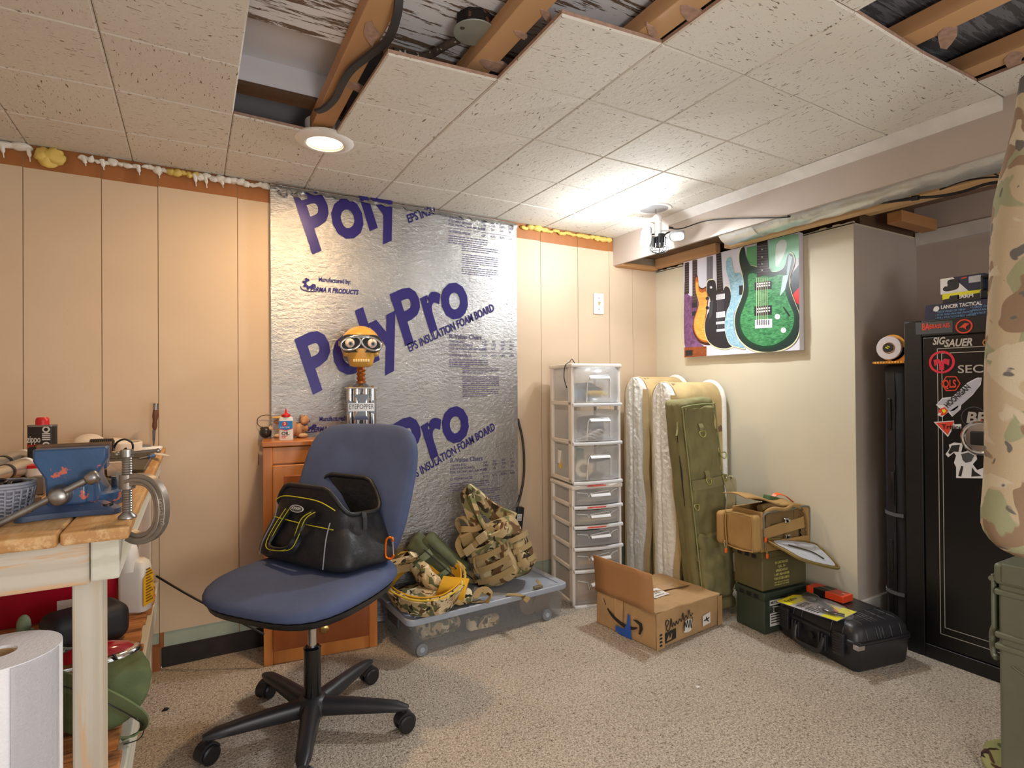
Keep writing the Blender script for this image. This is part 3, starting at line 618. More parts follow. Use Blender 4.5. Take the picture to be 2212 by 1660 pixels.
S4 += [(q4(1368, 690, 1503, 755, 12), pk), (q4(1366, 884, 1505, 960, 10), pk), (q4(1372, 992, 1508, 1062, 8), pw_), (circ(22, 16, 1550, 975), pw_), (circ(22, 16, 1598, 1083), pw_), ([(1592, 900), (1604, 898), (1652, 968), (1640, 975)], pk)]
for yy in (715, 735, 915, 938): S4 += [(circ(7, 8, 1390+k*19, yy-k*2), pw_) for k in range(6)]
S4 += [([(x, 664), (x+3, 664), (x+3, 1000), (x, 1000)], pcream) for x in range(1384, 1476, 17)]+[(q4(1386+k*18, 1000, 1396+k*18, 1040, 2), pgy) for k in range(6)]
art(t, S4, 'printed_guitar')
# ================================================================ office chair, tool bag, cabinet and what stands on it
M_blue = fabric('blue_upholstery', (80, 91, 124), 500, .10, .75, .5)
t = thing('office_chair', 'blue fabric swivel office chair with a black tool bag on its seat', 'chair', (.32, 1.83, 0), math.radians(-52))
def seatring(sx, sy, z, front=0, n=48, r=.12, oy=-.02):
    out = []
    for i in range(n):
        a = 2*PI*i/n; c_, s_ = math.cos(a), math.sin(a); k = (abs(c_)**3.6+abs(s_)**3.6)**(-1/3.6)
        x, y = sx*c_*k, sy*s_*k
        out.append((x*(1-.10*(y > 0)*y/sy), y+oy, z-front*max(0, -y/sy)**3))
    return out
obj('seat', MB().loft([seatring(.243, .232, .438, .012), seatring(.254, .243, .455, .014), seatring(.252, .24, .478, .018), seatring(.232, .218, .494, .024), seatring(.19, .175, .499, .022), seatring(.09, .08, .496, .01)]), M_blue, t, smooth=80, sub=1)
obj('seat_pan', MB().loft([seatring(.13, .12, .405), seatring(.19, .18, .408, .0), seatring(.236, .225, .425, .010), seatring(.243, .232, .445, .012)]), M_blackp, t, smooth=60)
def backpt(u, v, d):
    x = (u-.5)*2; y = (v-.5)*2
    k = (abs(x)**4.5+abs(y)**4.5)**(1/4.5); return x, y, k
mb = MB(); rings = []
for d, s in ((.026, .62), (.030, .86), (.022, .97), (.0, 1.0), (-.022, .97), (-.032, .86), (-.036, .5)):
    ring = []
    for i in range(48):
        a = 2*PI*i/48; c_, s_ = math.cos(a), math.sin(a); k = (abs(c_)**5.2+abs(s_)**5.2)**(-1/5.2)*s
        x, z = .236*c_*k, .225*s_*k
        x *= 1-.06*max(0, z/.225)**2-.10*max(0, -z/.225)**2
        ring.append((x, d-.045*(x/.236)**2+.035*(1-(z/.2)**2)*0+.02*math.sin(z*9), z+.01*(1-(x/.236)**2)*(z > 0)))
    rings.append(ring)
obj('backrest', mb.loft(rings, M=T(0, .245, .70, -.20)), M_blue, t, smooth=80, sub=1)
obj('back_bracket', MB().strap([(0, .06, .41), (0, .20, .405), (0, .262, .44), (0, .285, .56), (0, .30, .66)], .07, .012, (1, 0, 0)), M_blackp, t, bevel=.002)
obj('gas_lift', MB().cyl((0, 0, .085), (0, 0, .250), .0255, n=28).cyl((0, 0, .250), (0, 0, .256), .027, .020, n=28), mat('black_gloss', (16, 16, 18), .22, var=0, coat=.3), t)
obj('piston', MB().cyl((0, 0, .25), (0, 0, .41), .0135), M_chrome, t)
obj('tilt_box', MB().rbox((0, .0, .402), (.13, .17, .022), .008), M_blackp, t)
M_nylon = mat('charcoal_nylon', (42, 42, 46), .38, var=.08, bump=.1, bs=300)
obj('base_hub', MB().lathe([(.03, .05), (.052, .055), (.050, .085), (.036, .100), (.026, .104)], 30), M_nylon, t, smooth=60)
angs = [math.radians(a)+math.radians(52) for a in (-33, 39, 111, 183, 255)]
for k_, a in enumerate(angs):
    rings = []
    for q in range(9):
        s = q/8; x = .03+.27*s; w_ = .029-.010*s; zt_ = .098-.012*s+.004*math.sin(s*3); zb = .045+.018*s
        if q == 8: w_ *= .6; zt_ -= .008; zb += .004
        rings.append([(x, w_*math.sin(p)*(.9 if math.cos(p) > 0 else 1.05), (zt_+zb)/2+(zt_-zb)/2*(abs(math.cos(p))**.6)*(1 if math.cos(p) > 0 else -1)) for p in [2*PI*j/16 for j in range(16)]])
    obj('leg', MB().loft(rings, M=T(0, 0, 0, 0, 0, a)), M_nylon, t, smooth=60)
    ca = a+(.7, -.4, 1.9, .5, 1.2)[k_]; Mc = T(.285*math.cos(a), .285*math.sin(a), 0, 0, 0, ca)
    cs = obj('caster', MB().cyl((0, 0, .045), (0, 0, .072), .006, M=Mc).loft([[(.004+.030*math.cos(p)*1.02, y, .030+.030*math.sin(p)) for p in [PI*(-.12+1.05*j/14) for j in range(15)]]+[] for y in (-.017, -.010, .010, .017)], M=Mc), M_nylon, t, smooth=50)
    for s in (-1, 1): obj('wheel', MB().lathe([(.008, -.009), (.022, -.009), (.0265, -.005), (.0265, .005), (.022, .009), (.008, .009)], 24, Mc @ T(.004, .0175*s, .0265, PI/2)), M_blackp, cs)

# ---- black open-mouth tool bag
M_bag = mat('black_polyester', (30, 31, 36), .5, var=.2, vs=12, bump=.55, bs=26, bd=.008, spec=.5)
M_ylw = mat('yellow_stitch', (206, 198, 44), .7, var=0)
bl, bf, br_ = onz(.5, 548, 1200), onz(.5, 742, 1246), onz(.5, 842, 1214)
bdx = (bf-bl).normalized(); bang = math.atan2(bdx.y, bdx.x); bcen = (bl+br_)/2+Vector((.02, .01, 0))
t = thing('tool_bag', 'black open-mouth tool bag with yellow stitching on the blue chair seat', 'bag', (bcen.x, bcen.y, .5005), bang)
def bagring(hx, hy, z, lift=0, inset=0, n=56):
    out = []
    for i in range(n):
        a = 2*PI*i/n; c_, s_ = math.cos(a), math.sin(a); k = (abs(c_)**5+abs(s_)**5)**(-1/5)
        x, y = hx*c_*k, hy*s_*k
        end = max(0, (abs(x)/hx-.55)/.45)
        out.append((x+.008*math.sin(y*40), y+(.010 if z > .1 else 0), z+lift*(1-end**1.3)*(1.0 if y < 0 else 1.12)))
    return out
mb = MB().loft([bagring(.176, .100, .001), bagring(.190, .110, .008), bagring(.188, .108, .030), bagring(.166, .096, .075), bagring(.146, .080, .110), bagring(.142, .072, .118, .045), bagring(.140, .074, .128, .066), bagring(.136, .072, .130, .068), bagring(.132, .066, .115, .045), bagring(.13, .07, .05), bagring(.10, .05, .03)], True)
mb.warp(lambda p: p+Vector(noise.noise_vector(p*16+Vector((4, 4, 4))))*.017*min(1, p.z*14)*(1 if p.z < .12 else .25))
obj('bag_body', mb, M_bag, t, smooth=70, sub=1)
obj('mouth_frame', MB().tube([(x, y, z+.002) for x, y, z in bagring(.139, .0735, .129, .067)], .006, 8, True), M_bag, t, smooth=70)
def fy_(x, z):
    def itp(tb):
        for (z0, v0), (z1, v1) in zip(tb, tb[1:]):
            if z <= z1: return v0+(v1-v0)*(z-z0)/(z1-z0)
        return tb[-1][1]
    hx = itp([(0, .182), (.035, .185), (.075, .166), (.11, .146), (.2, .140)]); hy = itp([(0, .104), (.035, .107), (.075, .096), (.11, .080), (.2, .072)])
    return -hy*max(.02, 1-min(1, abs(x)/hx)**5)**.2-.004
def bagline(pts, r, nm, mt): obj(nm, MB().tube([(x, fy_(x, z)-.0045, z) for x, z in pts], r, 6, sub=5), mt, t)
bagline([(-.108, .155), (-.07, .170), (0, .172), (.07, .168), (.12, .150)], .0013, 'stitching', M_ylw)
bagline([(-.108, .112), (0, .108), (.12, .104)], .0013, 'stitching', M_ylw)
M_pipe = mat('grey_piping', (150, 152, 160), .4)
bagline([(-.098, .150), (-.104, .11), (-.124, .05), (-.138, .014)], .0016, 'piping', M_pipe)
bagline([(.108, .12), (.11, .08), (.112, .012)], .0016, 'piping', M_pipe)
hp = [(-.055, -.078, .135), (-.085, -.094, .085), (-.092, -.112, .045), (-.06, -.122, .036), (0, -.122, .046), (.018, -.112, .075), (.028, -.096, .12), (.05, -.082, .138)]
hd = obj('handle', MB().strap(hp, .024, .005, [(.9, 0, .4), (.9, -.3, 0), (.3, -.3, .9), (0, -.4, 1), (-.3, -.4, .9), (.9, -.3, -.2), (.9, 0, -.4)]), M_bag, t)
obj('stitching', MB().tube([Vector(p)+Vector((-.008, -.0045, .002)) for p in hp], .0012, 5, sub=6).tube([Vector(p)+Vector((.008, -.0045, .004)) for p in hp], .0012, 5, sub=6), M_ylw, hd)
Mb = frame((-.012, fy_(0, .143)-.006, .143), (1, 0, 0), (0, .3, 1))
bd_ = obj('badge', MB().prism(circ(.026, 28, ry=.0095), .002, Mb), M_almond, t)
obj('badge_face', MB().prism(circ(.0235, 28, ry=.0078), .0006, Mb, z0=.002), mat('badge_grey', (70, 72, 80), .4), bd_)
text('badge_print', 'VOYAGER', .0075, M_almond, bd_, Mb @ T(0, -.0027, .0026), align='CENTER', fit=.036)
obj('zipper_tail', MB().strap([(.146, -.004, .135), (.156, -.010, .12), (.158, -.012, .095)], .012, .003, (.3, 1, 0)), M_bag, t)
t.scale = (1.22, 1.16, 1.22)
# carabiner hanging from the bag zipper
cc = onz(.55, 840, 1190); _rd = ray(842, 1190); cdep = CAMP+_rd*(((bcen+bdx*.252)-CAMP).dot(bdx)/_rd.dot(bdx))
ctop = zat(cdep.x, cdep.y, 840, 1166); cbot = zat(cdep.x, cdep.y, 840, 1213)
t = thing('carabiner', 'orange aluminium carabiner clipped to the end of the black tool bag', 'carabiner', (cdep.x, cdep.y, cbot+.006), -YAW)
M_org = mat('anodised_orange', (236, 116, 20), .25, .7, var=.03)
hh = ctop-cbot
loop = [(-.006, 0, .006), (0, 0, .002), (.008, 0, .002), (.014, 0, .010)]
obj('body', MB().tube([(.011, 0, hh*.22), (.012, 0, .010), (.004, 0, .002), (-.008, 0, .004), (-.013, 0, .014), (-.012, 0, hh*.8), (-.006, 0, hh*.97), (.004, 0, hh), (.010, 0, hh*.93), (.0095, 0, hh*.82)], .0036, 8, sub=5), M_org, t, smooth=80)
obj('gate', MB().cyl((.011, 0, hh*.24), (.0095, 0, hh*.82), .0026), M_chrome, t)

# ---- small oak cabinet
M_oak = wood('honey_oak', (216, 140, 70), (176, 100, 44), (9, 9, 1.4), .32, .35, 2.2, .08)
M_oakd = wood('dark_oak_panel', (178, 98, 44), (122, 60, 26), (9, 9, 1.4), .35, .3, 2.2, .08)
CBX, CBY, CBR, CW, CDp, CH = .452, 2.383, math.radians(-7), .425, .165, .851
t = thing('cabinet', 'narrow honey oak cabinet with a brass knob behind the blue chair', 'cabinet', (CBX, CBY, 0), CBR)
fyc = -CDp/2
obj('carcass', MB().bb((-CW/2, fyc+.02, 0), (CW/2, CDp/2, CH-.022)), M_oak, t, bevel=.003)
obj('top_board', MB().bb((-CW/2-.004, fyc-.004, CH-.02), (CW/2+.004, CDp/2, CH)), M_oak, t, bevel=.004)
mb = MB()
for x0, x1, z0, z1 in ((-CW/2, -CW/2+.034, 0, CH-.022), (CW/2-.034, CW/2, 0, CH-.022)): mb.bb((x0, fyc, z0), (x1, fyc+.022, z1))
obj('face_stile', MB().bb((-CW/2, fyc, 0), (-CW/2+.034, fyc+.022, CH-.022)), M_oak, t, bevel=.002); obj('face_stile', MB().bb((CW/2-.034, fyc, 0), (CW/2, fyc+.022, CH-.022)), M_oak, t, bevel=.002)
for z0, z1 in ((CH-.085, CH-.022), (.275, .305), (0, .052)): obj('face_rail', MB().bb((-CW/2+.034, fyc+.002, z0), (CW/2-.034, fyc+.022, z1)), M_oak, t, bevel=.002)
d_ = obj('door', MB().rbox((0, fyc+.004, .535), (CW-.068, .02, .45), .004), M_oak, t)
obj('door_panel', MB().bb((-.14, fyc-.009, .35), (.14, fyc, .72)), M_oakd, d_, bevel=.006)
d_ = obj('drawer_front', MB().rbox((0, fyc-.002, .163), (CW-.066, .022, .218), .005), M_oakd, t)
kp = onz(0, 717, 1352); kz = zat(.47, 2.29, 717, 1352)
obj('knob', MB().lathe([(.006, 0), (.006, .012), (.016, .016), (.0165, .022), (.010, .026), (.002, .026)], 24, T(.006, fyc-.012, kz, PI/2)), M_brass, d_, smooth=60)
CT = T(CBX, CBY, CH, 0, 0, CBR)
def ctop_at(px, py): return onz(CH+.0005, px, py)
# oil bottle
p = ctop_at(618, 951)
t = thing('oil_bottle', 'white oil bottle with a blue label and red spout on the oak cabinet', 'bottle', p, -.2)
M_wpl = mat('milky_plastic', (232, 228, 222), .4, var=.02); M_redp = mat('red_plastic', (206, 28, 30), .35, var=.03)
obj('bottle_body', MB().loft([[(x*k, y*k, z) for x, y in rpoly(.052, .026, .009)] for z, k in ((0, .96), (.002, 1), (.082, 1), (.090, .9), (.092, .6))]), M_wpl, t, smooth=50)
obj('spout', MB().lathe([(.016, .091), (.017, .096), (.016, .101), (.009, .104), (.005, .108), (.0028, .122), (.002, .124)], 18), M_redp, t)
Ml = frame((0, -.0133, 0), (1, 0, 0), (0, 0, 1)); lb = obj('label', MB().prism([(-.0255, .076), (-.0255, .047), (0, .040), (.0255, .047), (.0255, .076)], .0004, Ml), mat('label_blue', (30, 128, 206), .4, var=0), t)
obj('label_stripe', MB().prism([(-.0255, .047), (0, .040), (.0255, .047), (.0255, .0445), (0, .0375), (-.0255, .0445)], .0005, Ml), M_redp, lb)
obj('emblem', MB().prism(circ(.0095, 24, -.004, .064), .0007, Ml), M_redp, lb)
text('label_print', '3-IN-ONE', .0062, M_almond, lb, Ml @ T(-.004, .048, .0006), align='CENTER'); text('emblem_print', '3', .011, M_almond, lb, Ml @ T(-.0035, .060, .0009), align='CENTER', bold=.0006)
text('label_print', 'OIL', .0135, mat('ink_black', (28, 26, 30), .5, var=0), lb, Ml @ T(-.016, .021, .0005), bold=.0004)
mb = MB()
for k_ in range(3): mb.bb((-.016, -.0137, .0165-k_*.004), (.006-k_*.003, -.0133, .0182-k_*.004))
obj('label_print', mb, M_redp, lb)
# two ceramic beaver figurines
M_clay = mat('tan_ceramic', (188, 142, 104), .45, var=.15, vs=30, coat=.15); M_clayl = mat('cream_ceramic', (216, 190, 156), .45, var=.1)
p = ctop_at(588, 946)+Vector((0, .002, 0))
t = thing('figurine', 'ceramic animal figurine with a straw hat and black ball bomb left of the oil bottle', 'figurine', p, -.25)
obj('body', MB().ell((.02, 0, .030), (.026, .020, .030)).ell((.024, -.002, .072), (.022, .019, .021)).ell((.020, -.018, .066), (.014, .010, .010)), M_clay, t, smooth=80)
obj('hat', MB().lathe([(.036, .082), (.030, .088), (.019, .090), (.017, .102), (.008, .107), (.001, .107)], 20, T(.026, 0, 0)), mat('straw', (206, 164, 92), .8, var=.2, vs=60), t)
obj('arm', MB().tube([(.0, -.012, .048), (-.006, -.022, .038), (.006, -.026, .040)], .007, 8, sub=4), M_clayl, t); obj('foot', MB().ell((.026, -.02, .008), (.018, .014, .009)), M_clayl, t)
obj('bomb', MB().ell((-.022, -.018, .024), .0235, 20).cyl((-.034, -.02, .04), (-.039, -.021, .045), .006), mat('black_glaze', (44, 42, 44), .35, var=.1), t, smooth=80)
obj('fuse', MB().tube([(-.039, -.021, .046), (-.052, -.02, .06), (-.05, -.02, .082), (-.03, -.018, .094), (-.006, -.014, .094)], .0013, 6, sub=6), M_blackp, t)
p = ctop_at(648, 946)+Vector((.0, .005, 0))
t = thing('figurine', 'brown ceramic animal figurine right of the oil bottle on the oak cabinet', 'figurine', p, .5)
obj('body', MB().ell((0, 0, .030), (.026, .022, .030)).ell((-.03, .012, .040), (.026, .022, .034)), M_clay, t, smooth=80)
obj('head', MB().ell((.022, -.004, .070), (.020, .017, .018)).ell((.010, -.014, .064), (.012, .010, .009)).ell((.034, .004, .084), (.008, .005, .008)).ell((.016, .006, .087), (.007, .005, .007)), M_clay, t, smooth=80)
obj('arm', MB().tube([(.02, -.016, .044), (.01, -.028, .036), (-.006, -.028, .042)], .008, 8, sub=4), M_clay, t); obj('foot', MB().ell((.0, -.022, .010), (.020, .016, .010)), M_clayl, t)
# key tag hanging on the cabinet side
kt = CT @ Vector((-CW/2-.006, -.02, 0)); t = thing('key_tag', 'small tan strap with a metal clip hanging on the left side of the oak cabinet', 'key tag', (kt.x-.004, kt.y, .78), CBR)
obj('strap', MB().strap([(.004, 0, .068), (-.004, 0, .05), (-.006, 0, .02)], .014, .003, (0, 1, 0)), mat('tan_strap', (176, 150, 110), .8), t)
obj('clip', MB().tube([(-.006, -.006, .02), (-.007, -.008, -.01), (-.006, 0, -.02), (-.007, .008, -.01), (-.006, .006, .02)], .0024, 7, True, sub=3), M_steel, t)

# ---- skull bust with goggles on a chrome column
SB = Vector((.617, 2.37, CH+.0005))
t = thing('skull_sculpture', 'yellow skull bust wearing goggles on a chrome column before the foil board', 'sculpture', SB, math.radians(-14))
M_skull = mat('glazed_yellow_ceramic', (214, 160, 70), .25, var=.15, vs=18, coat=.6)
z0 = -CH
def Z(v): return v+z0
mb = MB()
rings = []
for k_ in range(15):
    a = PI*(k_+.5)/15; z = Z(1.235)+.082*-math.cos(a); f_ = math.sin(a)
    rings.append([((.083*f_)*math.cos(p)*(1-.12*(z < Z(1.20))), (.090*f_)*math.sin(p)+.014, z) for p in [2*PI*j/28 for j in range(28)]])
mb.loft(rings)
mb.loft([[(w_*math.cos(p), -.048+d_*math.sin(p), Z(zz)) for p in [2*PI*j/20 for j in range(20)]] for w_, d_, zz in ((.030, .020, 1.140), (.046, .030, 1.146), (.050, .034, 1.165), (.056, .040, 1.19), (.058, .044, 1.215))])
for s in (-1, 1): mb.ell((.056*s, -.040, Z(1.195)), (.016, .026, .012))
obj('skull', mb, M_skull, t, smooth=80)
mb = MB()
for k_ in range(7): mb.rbox(((k_-3)*.0095, -.084+abs(k_-3)*.0022, Z(1.166)), (.008, .006, .012), .002)
obj('teeth', mb, mat('ivory_teeth', (226, 206, 150), .3), t)
M_rub = mat('black_rubber', (30, 28, 28), .55, var=.1); M_gl = mat('goggle_back', (28, 34, 36), .2)
gg = obj('goggles', MB().loft([[(x*k_+0, y, Z(1.235)+z*k_) for x, z in rpoly(.168, .074, .034, 6)] for y, k_ in ((-.050, .96), (-.070, 1), (-.088, .97))]), M_rub, t, smooth=50)
obj('strap', MB().strap([(-.080, -.055, Z(1.235)), (-.088, .0, Z(1.24)), (-.06, .085, Z(1.24)), (0, .104, Z(1.24)), (.06, .085, Z(1.24)), (.088, 0, Z(1.24)), (.080, -.055, Z(1.235))], .02, .004, (0, 0, 1)), mat('tan_goggle_strap', (170, 130, 90), .7), gg)
obj('bridge', MB().rbox((0, -.090, Z(1.262)), (.07, .012, .014), .005), M_chrome, gg)
for s in (-1, 1):
    ring = [(s*.040+.038*math.cos(p)+(-s*.006*math.sin(p)), -.091, Z(1.234)+.027*math.sin(p)-.004*s*math.cos(p)) for p in [2*PI*j/30 for j in range(30)]]
    obj('rim', MB().tube(ring, .0052, 8, True), M_chrome, gg, smooth=80)
    obj('lens_back', MB().prism([(x, z) for x, y, z in ring], .002, frame((0, -.089, 0), (1, 0, 0), (0, 0, 1))), M_gl, gg)
    ey = obj('eyeball', MB().ell((s*.044, -.091, Z(1.236)), (.019, .009, .019), 20), mat('veined_eye', (236, 216, 206), .25, var=0, spots=((200, 70, 60), 140, .60)), gg, smooth=80)
    obj('iris', MB().ell((s*.044+.003, -.0985, Z(1.234)), (.0095, .003, .0095), 18), mat('iris_grey', (120, 132, 140), .2), ey, smooth=80); obj('pupil', MB().ell((s*.044+.003, -.1005, Z(1.234)), (.005, .002, .005), 14), M_blackp, ey, smooth=80)
obj('neck', MB().lathe([(.018, Z(1.062)), (.020, Z(1.082))]+[(.014+.006*(q % 2), Z(1.085+q*.009)) for q in range(7)]+[(.018, Z(1.150))], 20), mat('copper_neck', (176, 104, 44), .35, .6, var=.15), t, smooth=50)
obj('collar', MB().lathe([(.040, Z(1.056)), (.030, Z(1.066)), (.018, Z(1.076))], 24), M_steel, t)
obj('top_plate', MB().prism(rpoly(.142, .11, .008), .005, z0=Z(1.051)), M_steel, t, bevel=.001)
for sx in (-1, 0, 1): obj('bolt', MB().cyl((sx*.045, -.035, Z(1.056)), (sx*.045, -.035, Z(1.064)), .005, n=6), M_brass, t)
for sx in (-.046, -.018, .018, .046):
    obj('column_pipe', MB().cyl((sx, -.02 if abs(sx) < .03 else 0, 0), (sx, -.02 if abs(sx) < .03 else 0, Z(1.051)), .0145, n=20), M_chrome, t)
obj('column_back', MB().bb((-.05, 0, 0), (.05, .03, Z(1.05))), M_steel, t)
a_, b_ = .026, .055; poly = []
for k_ in range(4):
    c_, s_ = math.cos(PI/2*k_), math.sin(PI/2*k_)
    pass
poly = []
for k_ in range(4):
    c_, s_ = math.cos(PI/2*k_), math.sin(PI/2*k_)
    for x, y in ((.034, .056), (-.034, .056), (-.017, .036), (-.012, .012)): poly.append((x*c_-y*s_, x*s_+y*c_))
Mx = frame((0, -.040, Z(.975)), (1, 0, 0), (0, 0, 1)); xp = obj('cross_plate', MB().prism([(x, y*.95) for x, y in poly], .004, Mx), mat('mirror', (200, 204, 212), .08, 1, var=0), t, bevel=.001)
obj('name_band', MB().prism(rpoly(.104, .034, .002), .001, Mx, z0=.0035), mat('silver_band', (190, 190, 190), .3, .5, var=.05), xp)
text('plate_print', 'EYEPOPPER', .022, M_blackp, xp, Mx @ T(0, -.008, .0048), align='CENTER', fit=.098)
# ================================================================ under-bed tub and army gear
MC = [(178, 156, 116), (118, 118, 80), (108, 80, 54), (206, 190, 152), (58, 48, 38)]
M_camo = camo('multicam', MC, 11)
M_camo2 = camo('pale_camo', [(196, 172, 132), (104, 108, 74), (226, 208, 172), (110, 80, 56), (48, 44, 36)], 16)
M_web = fabric('tan_webbing', (164, 142, 102), 900, .1); M_ymesh = fabric('mustard_mesh', (204, 154, 42), 600, .1)
M_ol = fabric('olive_nylon', (128, 122, 84), 500, .12, .75); M_old = fabric('dark_olive_nylon', (92, 98, 74), 500, .15)
M_tubw = seethrough('smoky_clear_plastic', (212, 214, 218), .20, .3); M_lid = mat('grey_lid_plastic', (168, 176, 190), .4, var=.04)
tl, trr = onz(0, 888, 1425), onz(0, 1222, 1330); TR = math.atan2(trr.y-tl.y, trr.x-tl.x); TL_ = (trr-tl).length
TM = T(tl.x, tl.y, 0, 0, 0, TR)
tc_ = TM @ Vector((TL_/2, .1725, 0))
t = thing('storage_tub', 'long clear under-bed storage tub with a grey lid holding army gear', 'storage box', tc_, TR)
def tubring(z, k, i=0): return [(x*k, y*k, z) for x, y in rpoly(TL_-i, .345-i, .03)]
obj('tub_body', MB().loft([tubring(.004, .96), tubring(.012, .975), tubring(.135, 1.0), tubring(.135, 1.0, .006), tubring(.014, .972, .006), tubring(.010, .95, .02)]), M_tubw, t, smooth=40); M_whl = mat('grey_wheel', (128, 132, 138), .4)
obj('lid', MB().loft([tubring(.126, 1.035), tubring(.130, 1.04), tubring(.147, 1.035), tubring(.150, 1.02), tubring(.147, .985), tubring(.1465, .5)]), M_lid, t, smooth=35)
for sx in (-1, 1): obj('lid_rib', MB().bb((sx*(TL_/2-.03), -.15, .147), (sx*(TL_/2-.024), .15, .152)), M_lid, t)
for px, py in ((928, 1415), (1196, 1333)):
    p = TM.inverted() @ onz(.035, px, py); x = p.x-TL_/2
    wd = obj('wheel', MB().cyl((x, -.1775, .026), (x, -.166, .026), .024, n=28), M_whl, t); obj('hub_cap', MB().cyl((x, -.1795, .026), (x, -.177, .026), .010, n=20), M_lid, wd)
for sx in (-1, 1): obj('latch', MB().rbox((sx*(TL_/2+.004), 0, .105), (.014, .12, .05), .005), mat('dark_grey_plastic', (74, 78, 84), .4), t)
t2 = TM
def inbox(nm, mb, mt, label, cat, **k): return tag(obj(nm, mb, mt, smooth=70, **k), label, cat)
def lump(c, r, seed, amp=.02, s=16, n=28): return MB().ell(TM @ Vector(c), r, n).warp(wob(amp, s, seed))
inbox('folded_camouflage', lump((.15, .12, .068), (.105, .09, .05), 2, .022, 22), M_camo2, 'crumpled camouflage cloth at the left end inside the clear tub', 'clothing')
inbox('dark_pouch', MB().rbox(TM @ Vector((.36, .14, .065)), (.20, .16, .09), .03, rot=(0, 0, TR+.1)).warp(wob(.01, 20, 4)), fabric('faded_black', (58, 58, 62)), 'dark pouch in the middle inside the clear tub', 'pouch')
inbox('tan_pouch', MB().rbox(TM @ Vector((.345, .045, .05)), (.14, .045, .05), .014, rot=(0, 0, TR-.12)).warp(wob(.007, 30, 5)), M_camo2, 'small camouflage pouch pressed against the front inside the clear tub', 'pouch')
inbox('rolled_mat', MB().cyl(TM @ Vector((.60, .06, .075)), TM @ Vector((.60, .30, .075)), .055, n=26).cyl(TM @ Vector((.66, .055, .06)), TM @ Vector((.66, .3, .06)), .045, n=26), fabric('brown_felt', (128, 106, 86)), 'brown rolled cloth at the right end inside the clear tub', 'cloth roll')

# ---- camouflage backpack on the lid
LZ = .151
b0 = onz(LZ, 1095, 1272); upv = (UP*.92-R0*.36+F0*.12).normalized(); BF = frame(b0, R0*.93-F0*.28, F0*.93+R0*.28); z_ = upv; x_ = (R0*.9-F0*.35); x_ = (x_-z_*x_.dot(z_)).normalized(); y_ = z_.cross(x_)
BM = Matrix((x_, y_, z_)).transposed().to_4x4(); BM.translation = b0+Vector((0, 0, .008))
t = thing('backpack', 'camouflage army backpack with loose straps standing on the clear tub lid', 'backpack', (b0.x, b0.y, LZ)); TI = Matrix.Translation((-b0.x, -b0.y, -LZ)); BM = TI @ BM
flat = lambda p: Vector((p[0], p[1], max(p[2], .0008)))
mb = MB().rbox((0, .085, .125), (.215, .15, .25), .05, 4, 6).warp(wob(.020, 13, 3)).warp(wob(.006, 45, 8)); mb.v = [flat(BM @ p) for p in mb.v]
obj('main_compartment', mb, M_camo, t, smooth=80, sub=1)
mb = MB().rbox((.01, -.004, .10), (.165, .06, .16), .025, 3, 5).warp(wob(.012, 20, 6)); mb.v = [flat(BM @ p) for p in mb.v]
obj('front_pocket', mb, M_camo, t, smooth=80, sub=1)
mb = MB().rbox((.115, .06, .10), (.045, .10, .15), .022, 3, 4).warp(wob(.010, 24, 7)); mb.v = [flat(BM @ p) for p in mb.v]
obj('side_pocket', mb, M_camo, t, smooth=80)
def bstrap(nm, pts, w_, side, mt=None, th=.004, sub=6):
    mb = MB().strap([BM @ Vector(p) for p in pts], w_, th, [BM.to_3x3() @ Vector(s) for s in side] if isinstance(side, list) else BM.to_3x3() @ Vector(side), sub=sub); mb.v = [flat(p) for p in mb.v]
    return obj(nm, mb, mt or M_web, t, smooth=50)
for z in (.055, .10, .145): bstrap('webbing_row', [(-.08, -.030, z), (-.02, -.045, z-.004), (.04, -.046, z-.003), (.095, -.030, z+.003)], .022, (0, 0, 1))
for z in (.06, .11, .155): bstrap('webbing_row', [(.10, .0, z), (.135, .02, z), (.146, .07, z), (.135, .11, z)], .02, (0, 0, 1))
bs_ = bstrap('compression_strap', [(-.105, .03, .185), (-.06, -.035, .188), (.0, -.050, .205), (.07, -.03, .235)], .024, (0, 0, 1))
for p, s in (((-.055, -.046, .186), (.05, .018, .032)), ((.025, -.058, .212), (.05, .018, .034))):
    mb = MB().rbox(p, s, .005, rot=(0, -.25, .1)); mb.v = [BM @ q for q in mb.v]; obj('buckle', mb, mat('tan_plastic', (176, 158, 120), .5), t)
bstrap('shoulder_strap', [(-.03, .05, .20), (-.03, .03, .30), (-.028, .05, .40), (.01, .09, .30), (.05, .12, .23)], .055, [(1, 0, .1), (1, .1, .2), (.9, .3, .2), (.8, .4, .3), (1, .2, 0)], M_camo, .016, 8)
bstrap('shoulder_strap', [(.01, .03, .20), (-.005, .02, .28), (-.025, .045, .41), (.02, .10, .30), (.09, .13, .22)], .05, [(.6, -.7, 0), (.6, -.7, .1), (.8, -.2, .3), (.9, .2, .4), (1, 0, .3)], M_camo, .018, 8)
bstrap('shoulder_strap', [(-.10, .05, .22), (-.15, .04, .17), (-.165, .05, .10), (-.13, .05, .03), (-.09, .02, .005)], .05, [(0, 1, .2), (.2, 1, 0), (.2, 1, 0), (0, 1, 0), (0, 1, 0)], M_camo, .012, 8)
bstrap('grab_loop', [(-.10, .03, .22), (-.115, .03, .29), (-.10, .04, .315), (-.075, .045, .29), (-.07, .05, .22)], .024, (.2, 1, 0), None, .005)
bstrap('loose_strap', [(-.11, .04, .25), (-.08, -.01, .27), (-.03, .0, .25), (0, .03, .25)], .024, (0, .5, 1))
bstrap('loose_strap', [(-.10, .02, .25), (-.12, -.01, .22), (-.11, -.02, .17)], .024, (.8, .5, .2))
